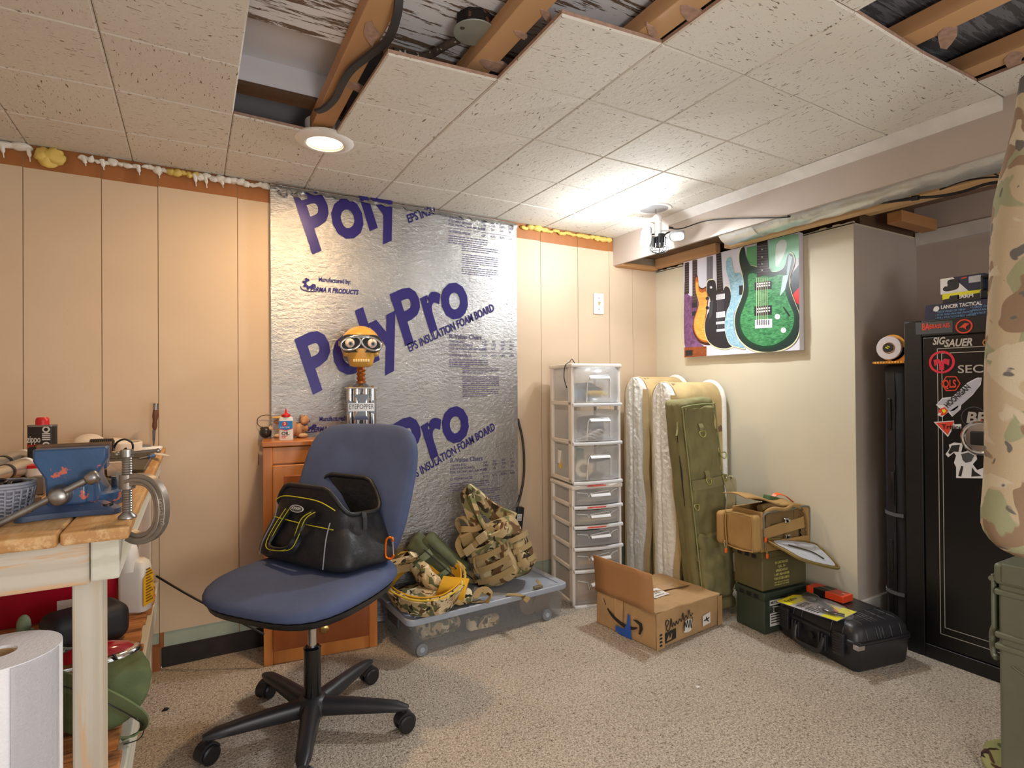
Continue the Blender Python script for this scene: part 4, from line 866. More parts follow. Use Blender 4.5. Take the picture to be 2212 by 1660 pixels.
mb = MB().rbox((-.07, -.01, .225), (.055, .02, .05), .008, rot=(.2, 0, .3)); mb.v = [BM @ q for q in mb.v]; obj('patch_panel', mb, M_web, t)
bstrap('rolled_strap', [(.03, -.03, .22), (.06, -.05, .20), (.10, -.03, .20), (.11, .0, .225)], .03, (0, -.3, 1), M_camo, .02)
bstrap('zipper_pull', [(-.05, -.045, .15), (-.052, -.055, .12), (-.05, -.052, .09)], .008, (1, 0, 0)); bstrap('zipper_pull', [(.07, -.04, .20), (.09, -.045, .16)], .008, (1, 0, 0))
t.scale = (1.14, 1.0, 1.14); t.location.x -= .022
# straps trailing on the lid
def lp(px, py, h=.004): return onz(LZ+h, px, py)-Vector((b0.x, b0.y, LZ))
def lidstrap(pts, w_, side=(0, 1, 0)): obj('waist_strap', MB().strap([lp(*p) for p in pts], w_, .003, side), M_web, t, smooth=50)
lidstrap([(1105, 1283, .003), (1130, 1285, .003), (1150, 1297, .002)], .022); lidstrap([(1045, 1290, .02), (1058, 1272, .035), (1075, 1284, .03), (1070, 1300, .006)], .03, (.3, 1, .2)); lidstrap([(1040, 1297, .003), (1070, 1296, .003)], .012)
lidstrap([(1160, 1255, .02), (1166, 1262, .004), (1168, 1268, .006)], .012, (1, .2, 0)); obj('buckle', MB().rbox(lp(1164, 1269, .006), (.04, .016, .01), .003), mat('bronze_plastic', (110, 100, 74), .4), t)

# ---- camouflage belt rig with mustard mesh lining
g0 = onz(LZ, 918, 1262)
t = thing('belt_rig', 'camouflage padded belt rig with mustard mesh lining curled on the tub lid', 'vest', (g0.x, g0.y, LZ))
def GP(px, py, h): return onz(LZ+h, px, py)-Vector((g0.x, g0.y, LZ))
loop = [(833, 1250, .07), (845, 1285, .06), (875, 1306, .050), (915, 1314, .042), (960, 1306, .048), (994, 1275, .06), (990, 1238, .09), (955, 1222, .115), (915, 1215, .13), (870, 1215, .13)]
Lp = [GP(*q) for q in loop]; cen = sum(Lp, Vector())/len(Lp)
for a in Lp: a.z = max(a.z, .042)
sd = [(UP*.9+(p-cen).normalized()*Vector((1, 1, 0)).length*.3).normalized() for p in Lp]; sd.append(sd[0])
obj('belt', MB().strap(Lp, .075, .018, sd, closed=True, sub=7).warp(wob(.006, 25, 3)).warp(lambda p: Vector((p.x, p.y, max(p.z, .001)))), M_camo2, t, smooth=60)
inn = [cen+(p-cen)*.90+UP*.004 for p in Lp]
obj('mesh_lining', MB().strap(inn, .074, .006, sd, closed=True, sub=7), M_ymesh, t, smooth=60)
obj('yellow_binding', MB().tube([p+Vector(s)*.038 for p, s in zip(Lp, sd)], .0042, 7, True, sub=7), mat('yellow_binding', (206, 176, 52), .8), t, smooth=80)
obj('mesh_flap', MB().strap([GP(985, 1250, .10), GP(978, 1275, .075), GP(966, 1300, .03)], .11, .012, (R0*.9+F0*.3), sub=5).warp(wob(.006, 20, 2)), M_ymesh, t, smooth=60)
obj('shoulder_pad', MB().strap([GP(840, 1235, .10), GP(845, 1225, .16), GP(855, 1215, .20), GP(872, 1210, .20), GP(885, 1215, .13)], .10, .022, (R0*.6+F0*.8), sub=6).warp(wob(.008, 22, 5)), M_camo2, t, smooth=60)
obj('pad_band', MB().strap([GP(838, 1238, .135), GP(856, 1232, .155), GP(884, 1226, .14)], .03, .006, (0, 0, 1), sub=6), M_web, t, smooth=60)
obj('twisted_sleeve', MB().tube([GP(868, 1200, .12), GP(890, 1215, .13), GP(915, 1240, .105), GP(940, 1262, .075), GP(962, 1278, .04)], [.03, .036, .036, .034, .028, .022], 14, sub=5).warp(wob(.016, 26, 9)), M_camo2, t, smooth=80)
obj('camo_base', MB().ell(cen+Vector((0, 0, -.045)), (.14, .10, .03), 20).warp(wob(.014, 22, 11)).warp(lambda p: Vector((p.x, p.y, max(p.z, .001)))), M_camo2, t, smooth=80)
obj('side_pouch', MB().ell(GP(1000, 1290, .03), (.05, .035, .032), 18).warp(wob(.014, 30, 13)).warp(lambda p: Vector((p.x, p.y, max(p.z, .001)))), M_camo2, t, smooth=80)
# ---- dark olive pack behind it
g1 = Vector((ony(2.305, 1000, 1250).x, 2.305, LZ)); zz_ = (UP*.62-R0*.74+F0*.1).normalized(); xx_ = (R0*.65+UP*.75).normalized(); xx_ = (xx_-zz_*xx_.dot(zz_)).normalized(); yy_ = zz_.cross(xx_)
GM = Matrix((xx_, yy_, zz_)).transposed().to_4x4(); GM.translation = Vector((.0, .0, .02))
t = thing('hydration_pack', 'small dark olive zipped pack slumped behind the mustard lined belt rig', 'backpack', (g1.x, g1.y, LZ))
mb = MB().rbox((0, .0, .155), (.085, .13, .30), .03, 4, 5).warp(wob(.012, 18, 5)); mb.v = [Vector((q.x, q.y, max(q.z, .001))) for q in [GM @ p for p in mb.v]]
obj('pack_body', mb, M_old, t, smooth=80, sub=1)
mb = MB().rbox((.052, .0, .145), (.05, .11, .24), .02, 4, 4).warp(wob(.010, 18, 7)); mb.v = [Vector((q.x, q.y, max(q.z, .001))) for q in [GM @ p for p in mb.v]]
obj('front_pocket', mb, M_old, t, smooth=80)
for xo in (.028, .055): obj('zipper', MB().tube([GM @ Vector((xo, -.082+.012*(xo > .05), z)) for z in (.04, .10, .17, .23)], .0028, 6, sub=4), M_blackp, t)
obj('webbing', MB().strap([GM @ Vector(p) for p in ((-.04, -.074, .22), (.0, -.084, .21), (.04, -.076, .20))], .03, .003, zz_), fabric('sage_webbing', (128, 140, 112)), t); obj('webbing', MB().strap([GM @ Vector(p) for p in ((-.04, -.074, .11), (.0, -.084, .10), (.035, -.078, .09))], .022, .003, zz_), fabric('sage_webbing2', (128, 140, 112)), t)
obj('carry_strap', MB().strap([GM @ Vector(p) for p in ((-.04, -.03, .05), (-.07, -.03, .12), (-.05, -.03, .20), (-.04, -.02, .24))], .04, .012, (GM.to_3x3() @ Vector((0, 1, 0))), sub=7), M_old, t, smooth=60)

# ---- power strip and cord at the right edge of the foil board
pz = ony(BACK-.012, 1116, 1116)
t = thing('power_strip', 'black power strip with an outlet behind the camouflage backpack', 'power strip', pz)
obj('strip_body', MB().rbox((0, -.01, -.06), (.040, .034, .22), .006, rot=(0, .12, 0)), M_blackp, t)
sk = obj('outlet_face', MB().rbox((.0, -.0285, -.0), (.028, .003, .034), .004, rot=(0, .12, 0)), mat('grey_outlet', (196, 196, 196), .4), t)
for zz in (.008, -.008): obj('outlet_slot', MB().bb((-.006, -.0305, zz-.004), (-.004, -.0295, zz+.003)).bb((.004, -.0305, zz-.004), (.006, -.0295, zz+.003)), M_blackp, sk)
mb = MB().tube([ony(BACK-.014, *q) for q in ((1112, 1108), (1122, 1080), (1131, 1035), (1132, 985), (1128, 945), (1121, 915), (1119, 905))], .0062, 8, sub=8).tube([ony(BACK-.016, *q) for q in ((1100, 1112), (1110, 1100), (1119, 1078), (1121, 1070))], .004, 7, sub=5)
tag(obj('extension_cord', mb, mat('dark_grey_cord', (52, 50, 48), .5), smooth=70), 'dark cord looping down the wall beside the right edge of the foil board', 'cord')
mb = MB().tube([ony(2.49, 338, 1245), ony(2.40, 420, 1293), ony(2.30, 571, 1371)], .004, 7, sub=5)
tag(obj('bungee_cord', mb, M_blackp, smooth=70), 'thin black cord stretched from the bench shelf to the oak cabinet', 'cord')

# ---- drawer towers
D0 = Vector((1.573, 2.191, 0)); DR = math.radians(-10); DWd, DD = .268, .262
DMx = T(D0.x, D0.y, 0, 0, 0, DR)
M_frame = mat('white_drawer_plastic', (232, 224, 216), .4, var=.03); M_clear = seethrough('clear_drawer', (250, 251, 253), .31, .18); M_rim = mat('pale_plastic_rim', (226, 228, 232), .35, var=0)
M_redp2 = mat('red_marker', (226, 92, 84), .6, var=.3, vs=60)
def drawer_unit(name, label, z0, zs, red):
    t = thing(name, label, 'drawers', DMx @ Vector((DWd/2, DD/2, z0)), DR)
    hw, hd = DWd/2, DD/2; ztop = zs[-1]
    for sx in (-1, 1):
        for y0, y1 in ((-hd, -hd+.045), (hd-.035, hd)): obj('corner_post', MB().bb((sx*hw, y0+.006, 0), (sx*(hw-.016), y1, ztop)), M_frame, t, bevel=.004)
        for z in [0]+zs[:-1]: obj('side_rail', MB().bb((sx*hw, -hd+.01, z), (sx*(hw-.012), hd, z+.02)), M_frame, t, bevel=.003)
    for z in zs[:-1]: obj('shelf_frame', MB().bb((-hw+.01, -hd+.005, z-.006), (hw-.01, hd, z)), M_frame, t)
    obj('back_panel', MB().bb((-hw+.01, hd-.006, 0), (hw-.01, hd-.001, ztop)), M_clear, t)
    obj('base_panel', MB().bb((-hw+.005, -hd+.005, .002), (hw-.005, hd-.004, .008)), M_frame, t)
    obj('top_board', MB().rbox((0, 0, ztop-.006), (DWd+.008, DD+.006, .020), .007), M_frame, t)
    bow = lambda x: -.016*(1-(x/hw)**2)
    zz = [0]+zs
    for k, (a, b_) in enumerate(zip(zz, zz[1:])):
        a2, b2 = a+.014, b_-.012-(.014 if (len(zs) == 3 and k == 1) else 0)
        dr = obj('drawer', MB().grid(lambda u, v: ((u-.5)*2*(hw-.012), -hd+.004+bow((u-.5)*2*hw), a2+(b2-a2)*v), 14, 1).bb((-hw+.014, -hd+.006, a2), (hw-.014, hd-.012, a2+.002)).bb((-hw+.014, -hd+.006, a2), (-hw+.016, hd-.012, b2)).bb((hw-.016, -hd+.006, a2), (hw-.014, hd-.012, b2)), M_clear, t, solid=.0012)
        obj('front_rail', MB().loft([[(x, -hd+.002+bow(x)-yy, a-.004+zq) for yy, zq in ((.0, .0), (.012, .0), (.015, .006), (.012, .014), (.0, .015))] for x in [(-1+2*q/14)*(hw-.002) for q in range(15)]]), M_rim, t, smooth=60)
        H_ = b2-a2
        if len(zs) == 3: hp_ = [(-.062, .02*H_+a2), (-.055, a2+.62*H_), (-.045, a2+.74*H_), (.055, a2+.76*H_), (.066, a2+.66*H_), (.066, a2+.12*H_)]
        else: hp_ = [(-hw+.02, a2+.80*H_), (-.062, a2+.72*H_), (-.055, a2+.50*H_), (-.045, a2+.62*H_+.006), (.052, a2+.84*H_), (.060, a2+.62*H_), (.075, a2+.80*H_), (hw-.03, a2+.88*H_)]
        obj('handle', MB().tube([(x, -hd+.001+bow(x), z) for x, z in hp_], .0028, 6).grid(lambda u, v: (-.05+.105*u, -hd-.004+bow(0)-.012*v, (hp_[2][1] if len(zs) == 3 else a2+.70*H_)-.012*v*v), 4, 4), M_rim, dr, smooth=60)
        if k in red: obj('red_smear', MB().bb((-.06, -hd-.029, b_-.004+.0115), (.02, -hd-.0165, b_-.004+.0118)).grid(lambda u, v: (-.07+.10*u, -hd+.0018+bow(-.07+.1*u)-.0155, b_-.004+.005+.006*v), 8, 1), M_redp2, t)
    return t
cz_ = [.167, .273, .376, .471, .5745]
drawer_unit('drawer_cart', 'low white five-drawer cart with red smears standing on the carpet', .0, cz_, (2, 3, 4))
drawer_unit('drawer_tower', 'white three-drawer tower stacked on the five-drawer cart', .588, [.188, .375, .573], ())
def DP(x, y, z): return DMx @ Vector((x, y, z))
def dthing(nm, mb, mt, label, cat): mb.v = [DMx @ p for p in mb.v]; return tag(obj(nm, mb, mt, smooth=60), label, cat)
Z1, Z2, Z3 = .588+.019, .588+.188+.017, .588+.375+.017
glv = MB()
for k in range(4): glv.tube([(.10+k*.018, .05, Z3+.035), (.105+k*.022, .03, Z3+.045), (.115+k*.026, .012, Z3+.030)], .010, 8, sub=3)
glv.ell((.15, .07, Z3+.04), (.05, .04, .02), 14)
dthing('work_glove', glv, mat('yellow_glove', (224, 190, 70), .8), 'yellow work glove in the top drawer of the white tower', 'glove')
dthing('cloth_bag', MB().ell((.12, .13, Z3+.045), (.10, .09, .045), 20).warp(wob(.02, 20, 3)), fabric('blue_cloth', (84, 112, 150)), 'blue cloth bundle in the top drawer of the white tower', 'cloth')
cb = MB()
for k in range(4): cb.tube([(.10+.055*math.cos(a)*(1-.1*k)+.02*k, .06+.03*math.sin(a), Z2+.012+.010*k+.006*math.sin(3*a)) for a in [2*PI*q/20 for q in range(20)]], .004, 6, True)
dthing('white_cable', cb, M_almond, 'coiled white cable in the middle drawer of the white tower', 'cable')
dthing('dark_pouch', MB().rbox((.17, .15, Z2+.06), (.13, .10, .10), .03).warp(wob(.012, 20, 6)), fabric('navy_black', (44, 48, 58)), 'dark pouch in the middle drawer of the white tower', 'pouch')
dthing('bottle', MB().cyl((.06, .15, Z2+.002), (.06, .15, Z2+.11), .025).cyl((.06, .15, Z2+.11), (.06, .15, Z2+.135), .018), mat('dark_blue_bottle', (34, 48, 84), .3), 'dark blue bottle in the middle drawer of the white tower', 'bottle')
dthing('tape_roll', MB().lathe([(.022, 0), (.042, 0), (.042, .045), (.022, .045), (.022, 0)], 28, T(.075, .045, Z1+.052, PI/2, 0, -.3)), mat('tape_cream', (220, 206, 176), .5), 'roll of cream tape in the bottom drawer of the white tower', 'tape')
dthing('green_box', MB().rbox((.07, .15, Z1+.10), (.09, .10, .07), .006), mat('green_card', (66, 128, 96), .6), 'green box in the bottom drawer of the white tower', 'box')
dthing('spray_can', MB().cyl((.12, .06, Z1+.085), (.225, .05, Z1+.10), .018), M_blackp, 'black tube lying in the bottom drawer of the white tower', 'can')
dthing('yellow_block', MB().box((.035, .15, Z1+.09), (.02, .03, .12), (.4, .3, 0)), mat('yellow_foam', (230, 190, 80), .7), 'yellow block leaning in the bottom drawer of the white tower', 'block')
dthing('white_cup', MB().lathe([(.026, 0), (.030, .07), (.028, .07), (.024, .004)], 20, T(.035, .19, Z1+.06, .2)), M_almond, 'white cup lying at the side of the bottom tower drawer', 'cup')
for k, (z, c_, lab) in enumerate(((cz_[3]+.016, (200, 190, 176), 'stack of pale papers in the top drawer of the five-drawer cart'), (cz_[2]+.016, (214, 196, 150), 'cream papers in the second drawer of the five-drawer cart'), (cz_[1]+.016, (44, 44, 50), 'black items in the middle drawer of the five-drawer cart'), (cz_[0]+.016, (226, 178, 84), 'yellow envelopes in the fourth drawer of the five-drawer cart'))):
    mb = MB(); 
    for q in range(4): mb.box((.135+.006*q, .12, z+.006+q*.009), (.19-.01*q, .18, .007), (.02*q, .05*(q-1), .1*(q-1.5)))
    dthing('paper_stack', mb, mat('contents_%d' % k, c_, .8, var=.25, vs=30), lab, 'papers')
mb = MB()
for q in range(4): mb.grid(lambda u, v: (.03+.20*u, .03+.2*v, .02+q*.020+.05*math.sin(u*2.6)*(q/3)), 8, 2)
mb.v = [DMx @ p for p in mb.v]; tag(obj('envelope_pile', mb, mat('manila', (226, 176, 96), .7, var=.2, vs=20), smooth=60, solid=.003), 'pile of curled manila envelopes in the lowest drawer of the five-drawer cart', 'envelopes')
tag(obj('antenna_cord', MB().tube([DP(.065, .10, 1.172), DP(.045, .09, 1.19), DP(.02, .06, 1.176), DP(-.008, .055, 1.155), DP(-.012, .06, 1.10), DP(-.010, .04, 1.055)], .0022, 7, sub=8).cyl(DP(-.010, .04, 1.056), DP(-.0098, .037, 1.048), .003), M_blackp, smooth=70), 'thin black cord draped over the top of the white drawer tower', 'cord')
# ================================================================ fleece cases, olive bag, boxes, hard case, safe
def fleece():
    mt, nt, b = base('cream_fleece'); co = coords(nt); n = noise_(nt, co, 60, 5, .65, .8); n2 = noise_(nt, coords(nt, (1, 1, .35)), 14, 3, .6)
    nt.links.new(mix(nt, n2, S(236, 230, 214), S(254, 253, 250)), b.inputs['Base Color']); b.inputs['Roughness'].default_value = 1; b.inputs['Specular IOR Level'].default_value = .1
    bump_(nt, b, n, .6, .010); return mt
M_fleece = fleece(); M_case = mat('worn_tan_canvas', (196, 170, 120), .8, var=.2, vs=8, bump=.3, bs=40, bd=.004, spots=((122, 94, 62), 7, .66)); M_tape = fabric('tan_zip_tape', (196, 172, 128), 900)
def stad(y0, y1, z1, sh, n=14):                                     # outline in (y, z): flat bottom, round top; sh shifts the foot
    r = (y1-y0)/2; c = (y0+y1)/2
    L = [(y1+sh, .0), (y1+sh*.4, z1*.5)]+[(c+r*math.cos(PI*k/n), z1-r*1.15+r*1.15*math.sin(PI*k/n)) for k in range(n+1)]+[(y0+sh*.4, z1*.5), (y0+sh, .0)]
    return L
def case(x0, x1, y0, y1, z1, sh, label, seed):
    t = thing('fleece_case', label, 'gun case', ((x0+x1)/2, (y0+y1)/2, 0)); O = Vector(((x0+x1)/2, (y0+y1)/2, 0))
    out = stad(y0, y1, z1, sh)
    def ring(x, k=1): cy = (y0+y1)/2; return [(x-O.x, cy+(y-cy)*k-O.y, z if z < .02 else z-(1-k)*.08) for y, z in out]
    obj('canvas_shell', MB().loft([ring(x0+.012, .98), ring(x0+.03, 1), ring((x0+x1)/2, 1), ring(x1-.02, 1), ring(x1, .97)]), M_case, t, smooth=50)
    def fp(u, v):
        z = .004+(z1-.006)*v; r = (y1-y0)/2; h = r*1.0 if z < z1-r*1.15 else r*math.sqrt(max(0, 1-((z-z1+r*1.15)/(r*1.15))**2)); cy = (y0+y1)/2+sh*(1-min(1, z/z1*1.2) if z < z1 else 0)
        a = (u-.5)*2; e = 1-abs(a)**3; nn = noise.noise((a*3+seed, z*7, 1))*.006+noise.noise((a*9+seed, z*60, 4))*.004+noise.noise((a*22+seed, z*120, 9))*.004
        return (x0-O.x-.026*e-nn*e+.008-.010*math.exp(-((a-.12)/.10)**2)*-1, cy+h*a*.95*(1+.03*noise.noise((z*12, seed, a)))-O.y, z)
    obj('fleece_lining', MB().grid(fp, 30, 160), M_fleece, t, smooth=80)
    mb = MB(); edge = [(x0+.004-O.x, y-.003-O.y, z) for y, z in [(y0+sh*q, z1*(1-q)*.9) for q in (1, .75, .7, .55, .5, .25, .15, 0)]]
    pts = [(x0-O.x+(.012 if i in (2, 3) else 0), y0+sh*(1-i/7)-O.y-.004-(.008 if i in (2, 3, 5) else 0), z1*.93*i/7+.01) for i in range(8)]
    obj('zipper_tape', MB().strap([p+Vector((-.014, .006, 0)) for p in map(Vector, pts)], .034, .006, (-.25, 1, 0), sub=5), M_tape, t, smooth=50)
    obj('edge_piping', MB().tube([(x0+.010-O.x, y-O.y, max(z, .006)) for y, z in out], .006, 6), M_tape, t, smooth=80)
    obj('rear_fleece_edge', MB().tube([(x1-O.x, y-O.y, max(z, .02)) for y, z in out], .014, 8), M_fleece, t, smooth=80)
    return t
case(2.10, 2.40, 2.236, 2.43, 1.105, .0, 'tall open fleece-lined tan gun case, the rear one beside the white drawers', 1)
case(2.06, 2.40, 1.998, 2.176, 1.073, -.012, 'tall open fleece-lined gun case with torn canvas, just behind the olive rifle bag', 5)

# ---- olive rifle bag
B_ = onz(0, 1553, 1327); T_ = ony(B_.y+.065, 1503, 866); upb = (T_-B_).normalized(); nb = Vector((-.22, -.97, 0)); nb = (nb-upb*nb.dot(upb)).normalized(); xb = upb.cross(nb)*-1; xb = nb.cross(upb)*-1
LB_ = (T_-B_).length; BO = Matrix((xb, nb*-1, upb)).transposed().to_4x4()
if BO.determinant() < 0: xb = -xb; BO = Matrix((xb, nb*-1, upb)).transposed().to_4x4()
t = thing('rifle_bag', 'long olive nylon rifle bag with webbing and buckles leaning beside the cardboard box', 'bag', (B_.x, B_.y, 0)); BO.translation = Vector((0, 0, .012))
def ob(nm, mb, mt, **k):
    mb.v = [BO @ p for p in mb.v]; mb.v = [Vector((p.x, p.y, max(p.z, .001))) for p in mb.v]; return obj(nm, mb, mt, t, **k)
hw = .102
ob('bag_body', MB().rbox((0, .062, LB_/2), (2*hw, .115, LB_), .026, 4, 14).warp(wob(.010, 9, 3)).warp(wob(.004, 40, 4)), M_ol, smooth=80, sub=1)
ob('front_panel', MB().rbox((.006, .0, LB_*.60), (2*hw-.03, .030, LB_*.72), .012, 3, 26).warp(wob(.014, 16, 6)).warp(wob(.010, 34, 2)), M_ol, smooth=80)
ob('lower_pocket', MB().rbox((.006, -.006, LB_*.22), (2*hw-.03, .05, LB_*.30), .02, 4, 14).warp(wob(.016, 18, 8)).warp(wob(.008, 40, 3)), M_ol, smooth=80)
ob('piping', MB().tube([(-hw+.018, -.012, z*LB_) for z in (.04, .25, .45, .7, .93)]+[(-hw+.03, -.012, LB_*.965), (hw-.03, -.012, LB_*.965), (hw-.012, -.012, LB_*.93), (hw-.012, -.012, LB_*.6)], .0036, 6, sub=5), mat('light_olive_piping', (140, 144, 96), .7), smooth=80)
ob('zipper', MB().tube([(-hw+.005, .03, z*LB_) for z in (.5, .8, .93)]+[(-hw+.02, .045, LB_*.985), (.02, .05, LB_*.995)], .005, 6, sub=5), M_blackp, smooth=80)
ob('zipper_pull', MB().strap([(-hw+.004, .022, LB_*.90), (-hw-.006, .012, LB_*.865), (-hw-.018, .006, LB_*.835)], .010, .004, (0, 1, 0)), mat('khaki_pull', (150, 146, 90), .6))
M_oweb = fabric('olive_webbing', (132, 126, 90), 900)
for z in (.60, .28): ob('webbing_band', MB().strap([(-hw+.02, -.020, z*LB_), (0, -.026, z*LB_), (hw-.005, -.020, z*LB_+.004), (hw+.004, .02, z*LB_+.004)], .046, .004, (0, 0, 1)), M_oweb, smooth=50)
M_dring = mat('brass_green_ring', (160, 156, 88), .4, .5)
def dring(x, z, s=.018, loop=True):
    if loop: ob('ring_tab', MB().strap([(x, -.018, z+.05), (x, -.028, z+.03), (x, -.026, z+.012)], .022, .004, (1, 0, 0)), M_oweb, smooth=50)
    ob('d_ring', MB().tube([(x-s*.8, -.03, z+.012), (x+s*.8, -.03, z+.012), (x+s*.7, -.034, z-.006), (x, -.036, z-.014), (x-s*.7, -.034, z-.006)], .0028, 7, True, sub=3), M_dring, smooth=80)
dring(-.005, LB_*.83); dring(.0, LB_*.61, .014); dring(hw-.012, LB_*.615, .014, False); dring(hw-.008, LB_*.72, .016, False); dring(-hw+.025, LB_*.50, .014, False)
ob('shoulder_strap', MB().strap([(hw-.005, -.028, LB_*.61), (hw+.0, -.04, LB_*.54), (hw-.012, -.045, LB_*.47), (hw+.02, -.03, LB_*.52), (hw+.045, -.01, LB_*.60), (hw+.02, 0, LB_*.615)], .038, .004, [(1, .2, 0), (1, 0, .2), (.4, -.8, .3), (1, .2, -.4), (1, .3, -.2), (0, 1, 0)], sub=7), fabric('sand_strap', (168, 160, 128), 900), smooth=50)
ob('hook', MB().tube([(hw+.05, .0, LB_*.47), (hw+.055, .0, LB_*.40), (hw+.035, 0, LB_*.385), (hw+.03, 0, LB_*.42)], .004, 7, sub=4), M_blackp, smooth=80)
ob('base_pad', MB().rbox((0, .03, .03), (2*hw-.01, .085, .055), .02, 3, 4), M_ol, smooth=80)

# ---- open cardboard parcel box
M_card = mat('kraft_card', (186, 150, 106), .75, var=.1, vs=10, bump=.25, bs=26, bd=.004); M_cardin = mat('kraft_card_plain', (176, 128, 84), .75, var=.04, vs=8); M_tapec = mat('glossy_packing_tape', (192, 152, 106), .2, var=.12, vs=14, bump=.4, bs=40, bd=.003, coat=.3)
b0 = onz(0, 1417, 1407); BR_ = math.radians(6.0); t = thing('cardboard_box', 'worn taped cardboard parcel box with one flap standing open on the carpet', 'box', b0, BR_)
bw_, bd2, bh = .43, .338, .150
def crump(p):
    q = p+Vector(noise.noise_vector(p*11+Vector((3, 3, 3))))*.010*min(1, p.z*12); return Vector((q.x, q.y, max(q.z, 0)))
mb = MB(); 
for n_ in range(1): mb.rbox((bw_/2, bd2/2, bh/2), (bw_, bd2, bh), .006, 2, 9)
mb.warp(crump); mb.warp(lambda p: p+Vector((0, 0, -.018*max(0, p.x/bw_-.3)*(p.z > .12)+.012*noise.noise(p*7)*(p.z > .12))))
obj('box_body', mb, M_card, t, smooth=50)
fl_ = obj('flap', MB().grid(lambda u, v: (-.006-.012*v+.004*math.sin(v*3)-.0*u, .004+(bd2-.008)*u, bh-.004+.160*v), 4, 6), M_cardin, t, solid=.004)
Ml = frame((-.0065, bd2, 0), (0, -1, 0), (0, 0, 1)); Mr = frame((0, -.0075, 0), (1, 0, 0), (0, 0, 1))       # left (short) face, right (long) face
ink = mat('faded_black_ink', (40, 36, 34), .6, var=.2, vs=60)
arc = [(.055, .125), (.075, .092), (.11, .066), (.15, .052), (.19, .046), (.225, .052), (.248, .062)]; up_ = spline([(x, y, 0) for x, y in arc], 6); n_ = len(up_)
wd = [.0012+.0075*math.sin(PI*min(1, i/n_*.96+.04))**.8 for i in range(n_)]
mb = MB().prism([(p.x, p.y+w_) for p, w_ in zip(up_, wd)]+[(p.x, p.y-w_) for p, w_ in zip(reversed(up_), reversed(wd))], .0006, Ml)
mb.prism([(.222, .088), (.245, .094), (.272, .088), (.276, .066), (.264, .040), (.254, .038), (.260, .062), (.258, .078), (.244, .082)], .0006, Ml)
obj('printed_arrow', mb, ink, t, smooth=0)
M_bt = mat('blue_tape', (44, 92, 190), .5, var=.1)
obj('blue_tape', MB().prism([(.125, .030), (.126, .010), (.150, .002), (.215, .003), (.212, .040), (.208, .062), (.206, .10), (.196, .104), (.190, .062), (.176, .034)], .0007, Ml), M_bt, t, smooth=0)
obj('clear_tape', MB().prism([(.118, .146), (.170, .146), (.165, .04), (.120, .04)], .0004, Ml), M_tapec, t, smooth=0)
obj('edge_tape', MB().bb((-.004, -.0078, .002), (.045, -.0072, .148)), M_tapec, t, smooth=0); obj('edge_tape', MB().bb((bw_-.03, -.0078, .002), (bw_+.002, -.0072, .128)), M_tapec, t, smooth=0)
obj('top_tape', MB().grid(lambda u, v: (.05+.35*u, bd2*.5-.03+.06*v, bh+.0042-.018*max(0, (.05+.35*u)/bw_-.3)+.012*noise.noise(Vector(((.05+.35*u), bd2*.5, bh))*7)), 14, 3), M_tapec, t)
def sq(pts, r_, M, nm, mt): obj(nm, MB().tube([(x, y, .0008) for x, y in pts], r_, 5, M=M, sub=4), mt, t)
sq([(.055, .085), (.05, .10), (.06, .11), (.07, .10), (.055, .078), (.062, .066), (.075, .072), (.085, .11), (.09, .075), (.10, .09), (.108, .075), (.118, .092), (.125, .078), (.14, .096), (.15, .082), (.16, .115), (.165, .084), (.18, .1), (.19, .086), (.20, .118), (.21, .09), (.225, .10)], .0018, Mr, 'handwriting', ink)
obj('white_scrap', MB().prism(sp2([(.165, .038), (.175, .030), (.21, .030), (.222, .055), (.215, .078), (.185, .080), (.170, .065)], 3), .0007, Mr), M_almond, t, smooth=0)
sq([(.168, .04), (.172, .075), (.18, .05), (.188, .08), (.196, .045), (.205, .08), (.212, .04), (.22, .084)], .002, Mr @ T(0, 0, .0005), 'handwriting', ink)
lb_ = obj('aircraft_label', MB().prism([(.292, .025), (.345, .030), (.345, .076), (.292, .070)], .0007, Mr), M_almond, t, smooth=0)
obj('aircraft_mark', MB().prism([(.298, .046), (.318, .046), (.332, .036), (.335, .039), (.325, .049), (.338, .051), (.338, .055), (.322, .053), (.318, .062), (.314, .062), (.314, .052), (.302, .051)], .0004, Mr @ T(0, 0, .0007)), ink, lb_, smooth=0)
bk = obj('black_stamp', MB().prism([(.048, .018), (.115, .024), (.115, .064), (.048, .058)], .0006, Mr), ink, t, smooth=0)
obj('stamp_mark', MB().prism([(.055, .026), (.07, .05), (.075, .03), (.09, .052), (.085, .028)], .0004, Mr @ T(0, 0, .0006)), M_card, bk, smooth=0)
for k_ in range(6): obj('edge_mark', MB().prism([(.012, .014+k_*.014), (.030, .014+k_*.014), (.028, .022+k_*.014), (.014, .022+k_*.014)], .0005, Mr @ T(0, 0, .0006)), ink, t, smooth=0) if k_ < 4 else None
for x0, y0, x1, y1 in ((.10, .20, .20, .265), (.12, .10, .21, .17)):
    zt2 = bh+.0065; sl = obj('shipping_label', MB().grid(lambda u, v: (x0+(x1-x0)*u, y0+(y1-y0)*v, zt2+.012*noise.noise(Vector((x0+(x1-x0)*u, y0+(y1-y0)*v, bh))*7)-.018*max(0, (x0+(x1-x0)*u)/bw_-.3)), 6, 6), M_almond, t)
    mb = MB()
    for k_ in range(3): mb.grid(lambda u, v: (x0+.01+(x1-x0-.03)*u, y0+.012+k_*.018+.004*v, zt2+.0006+.012*noise.noise(Vector((x0+.01+(x1-x0-.03)*u, y0+.012+k_*.018, bh))*7)-.018*max(0, (x0+.01+(x1-x0-.03)*u)/bw_-.3)), 6, 1)
    obj('label_lines', mb, ink, sl)

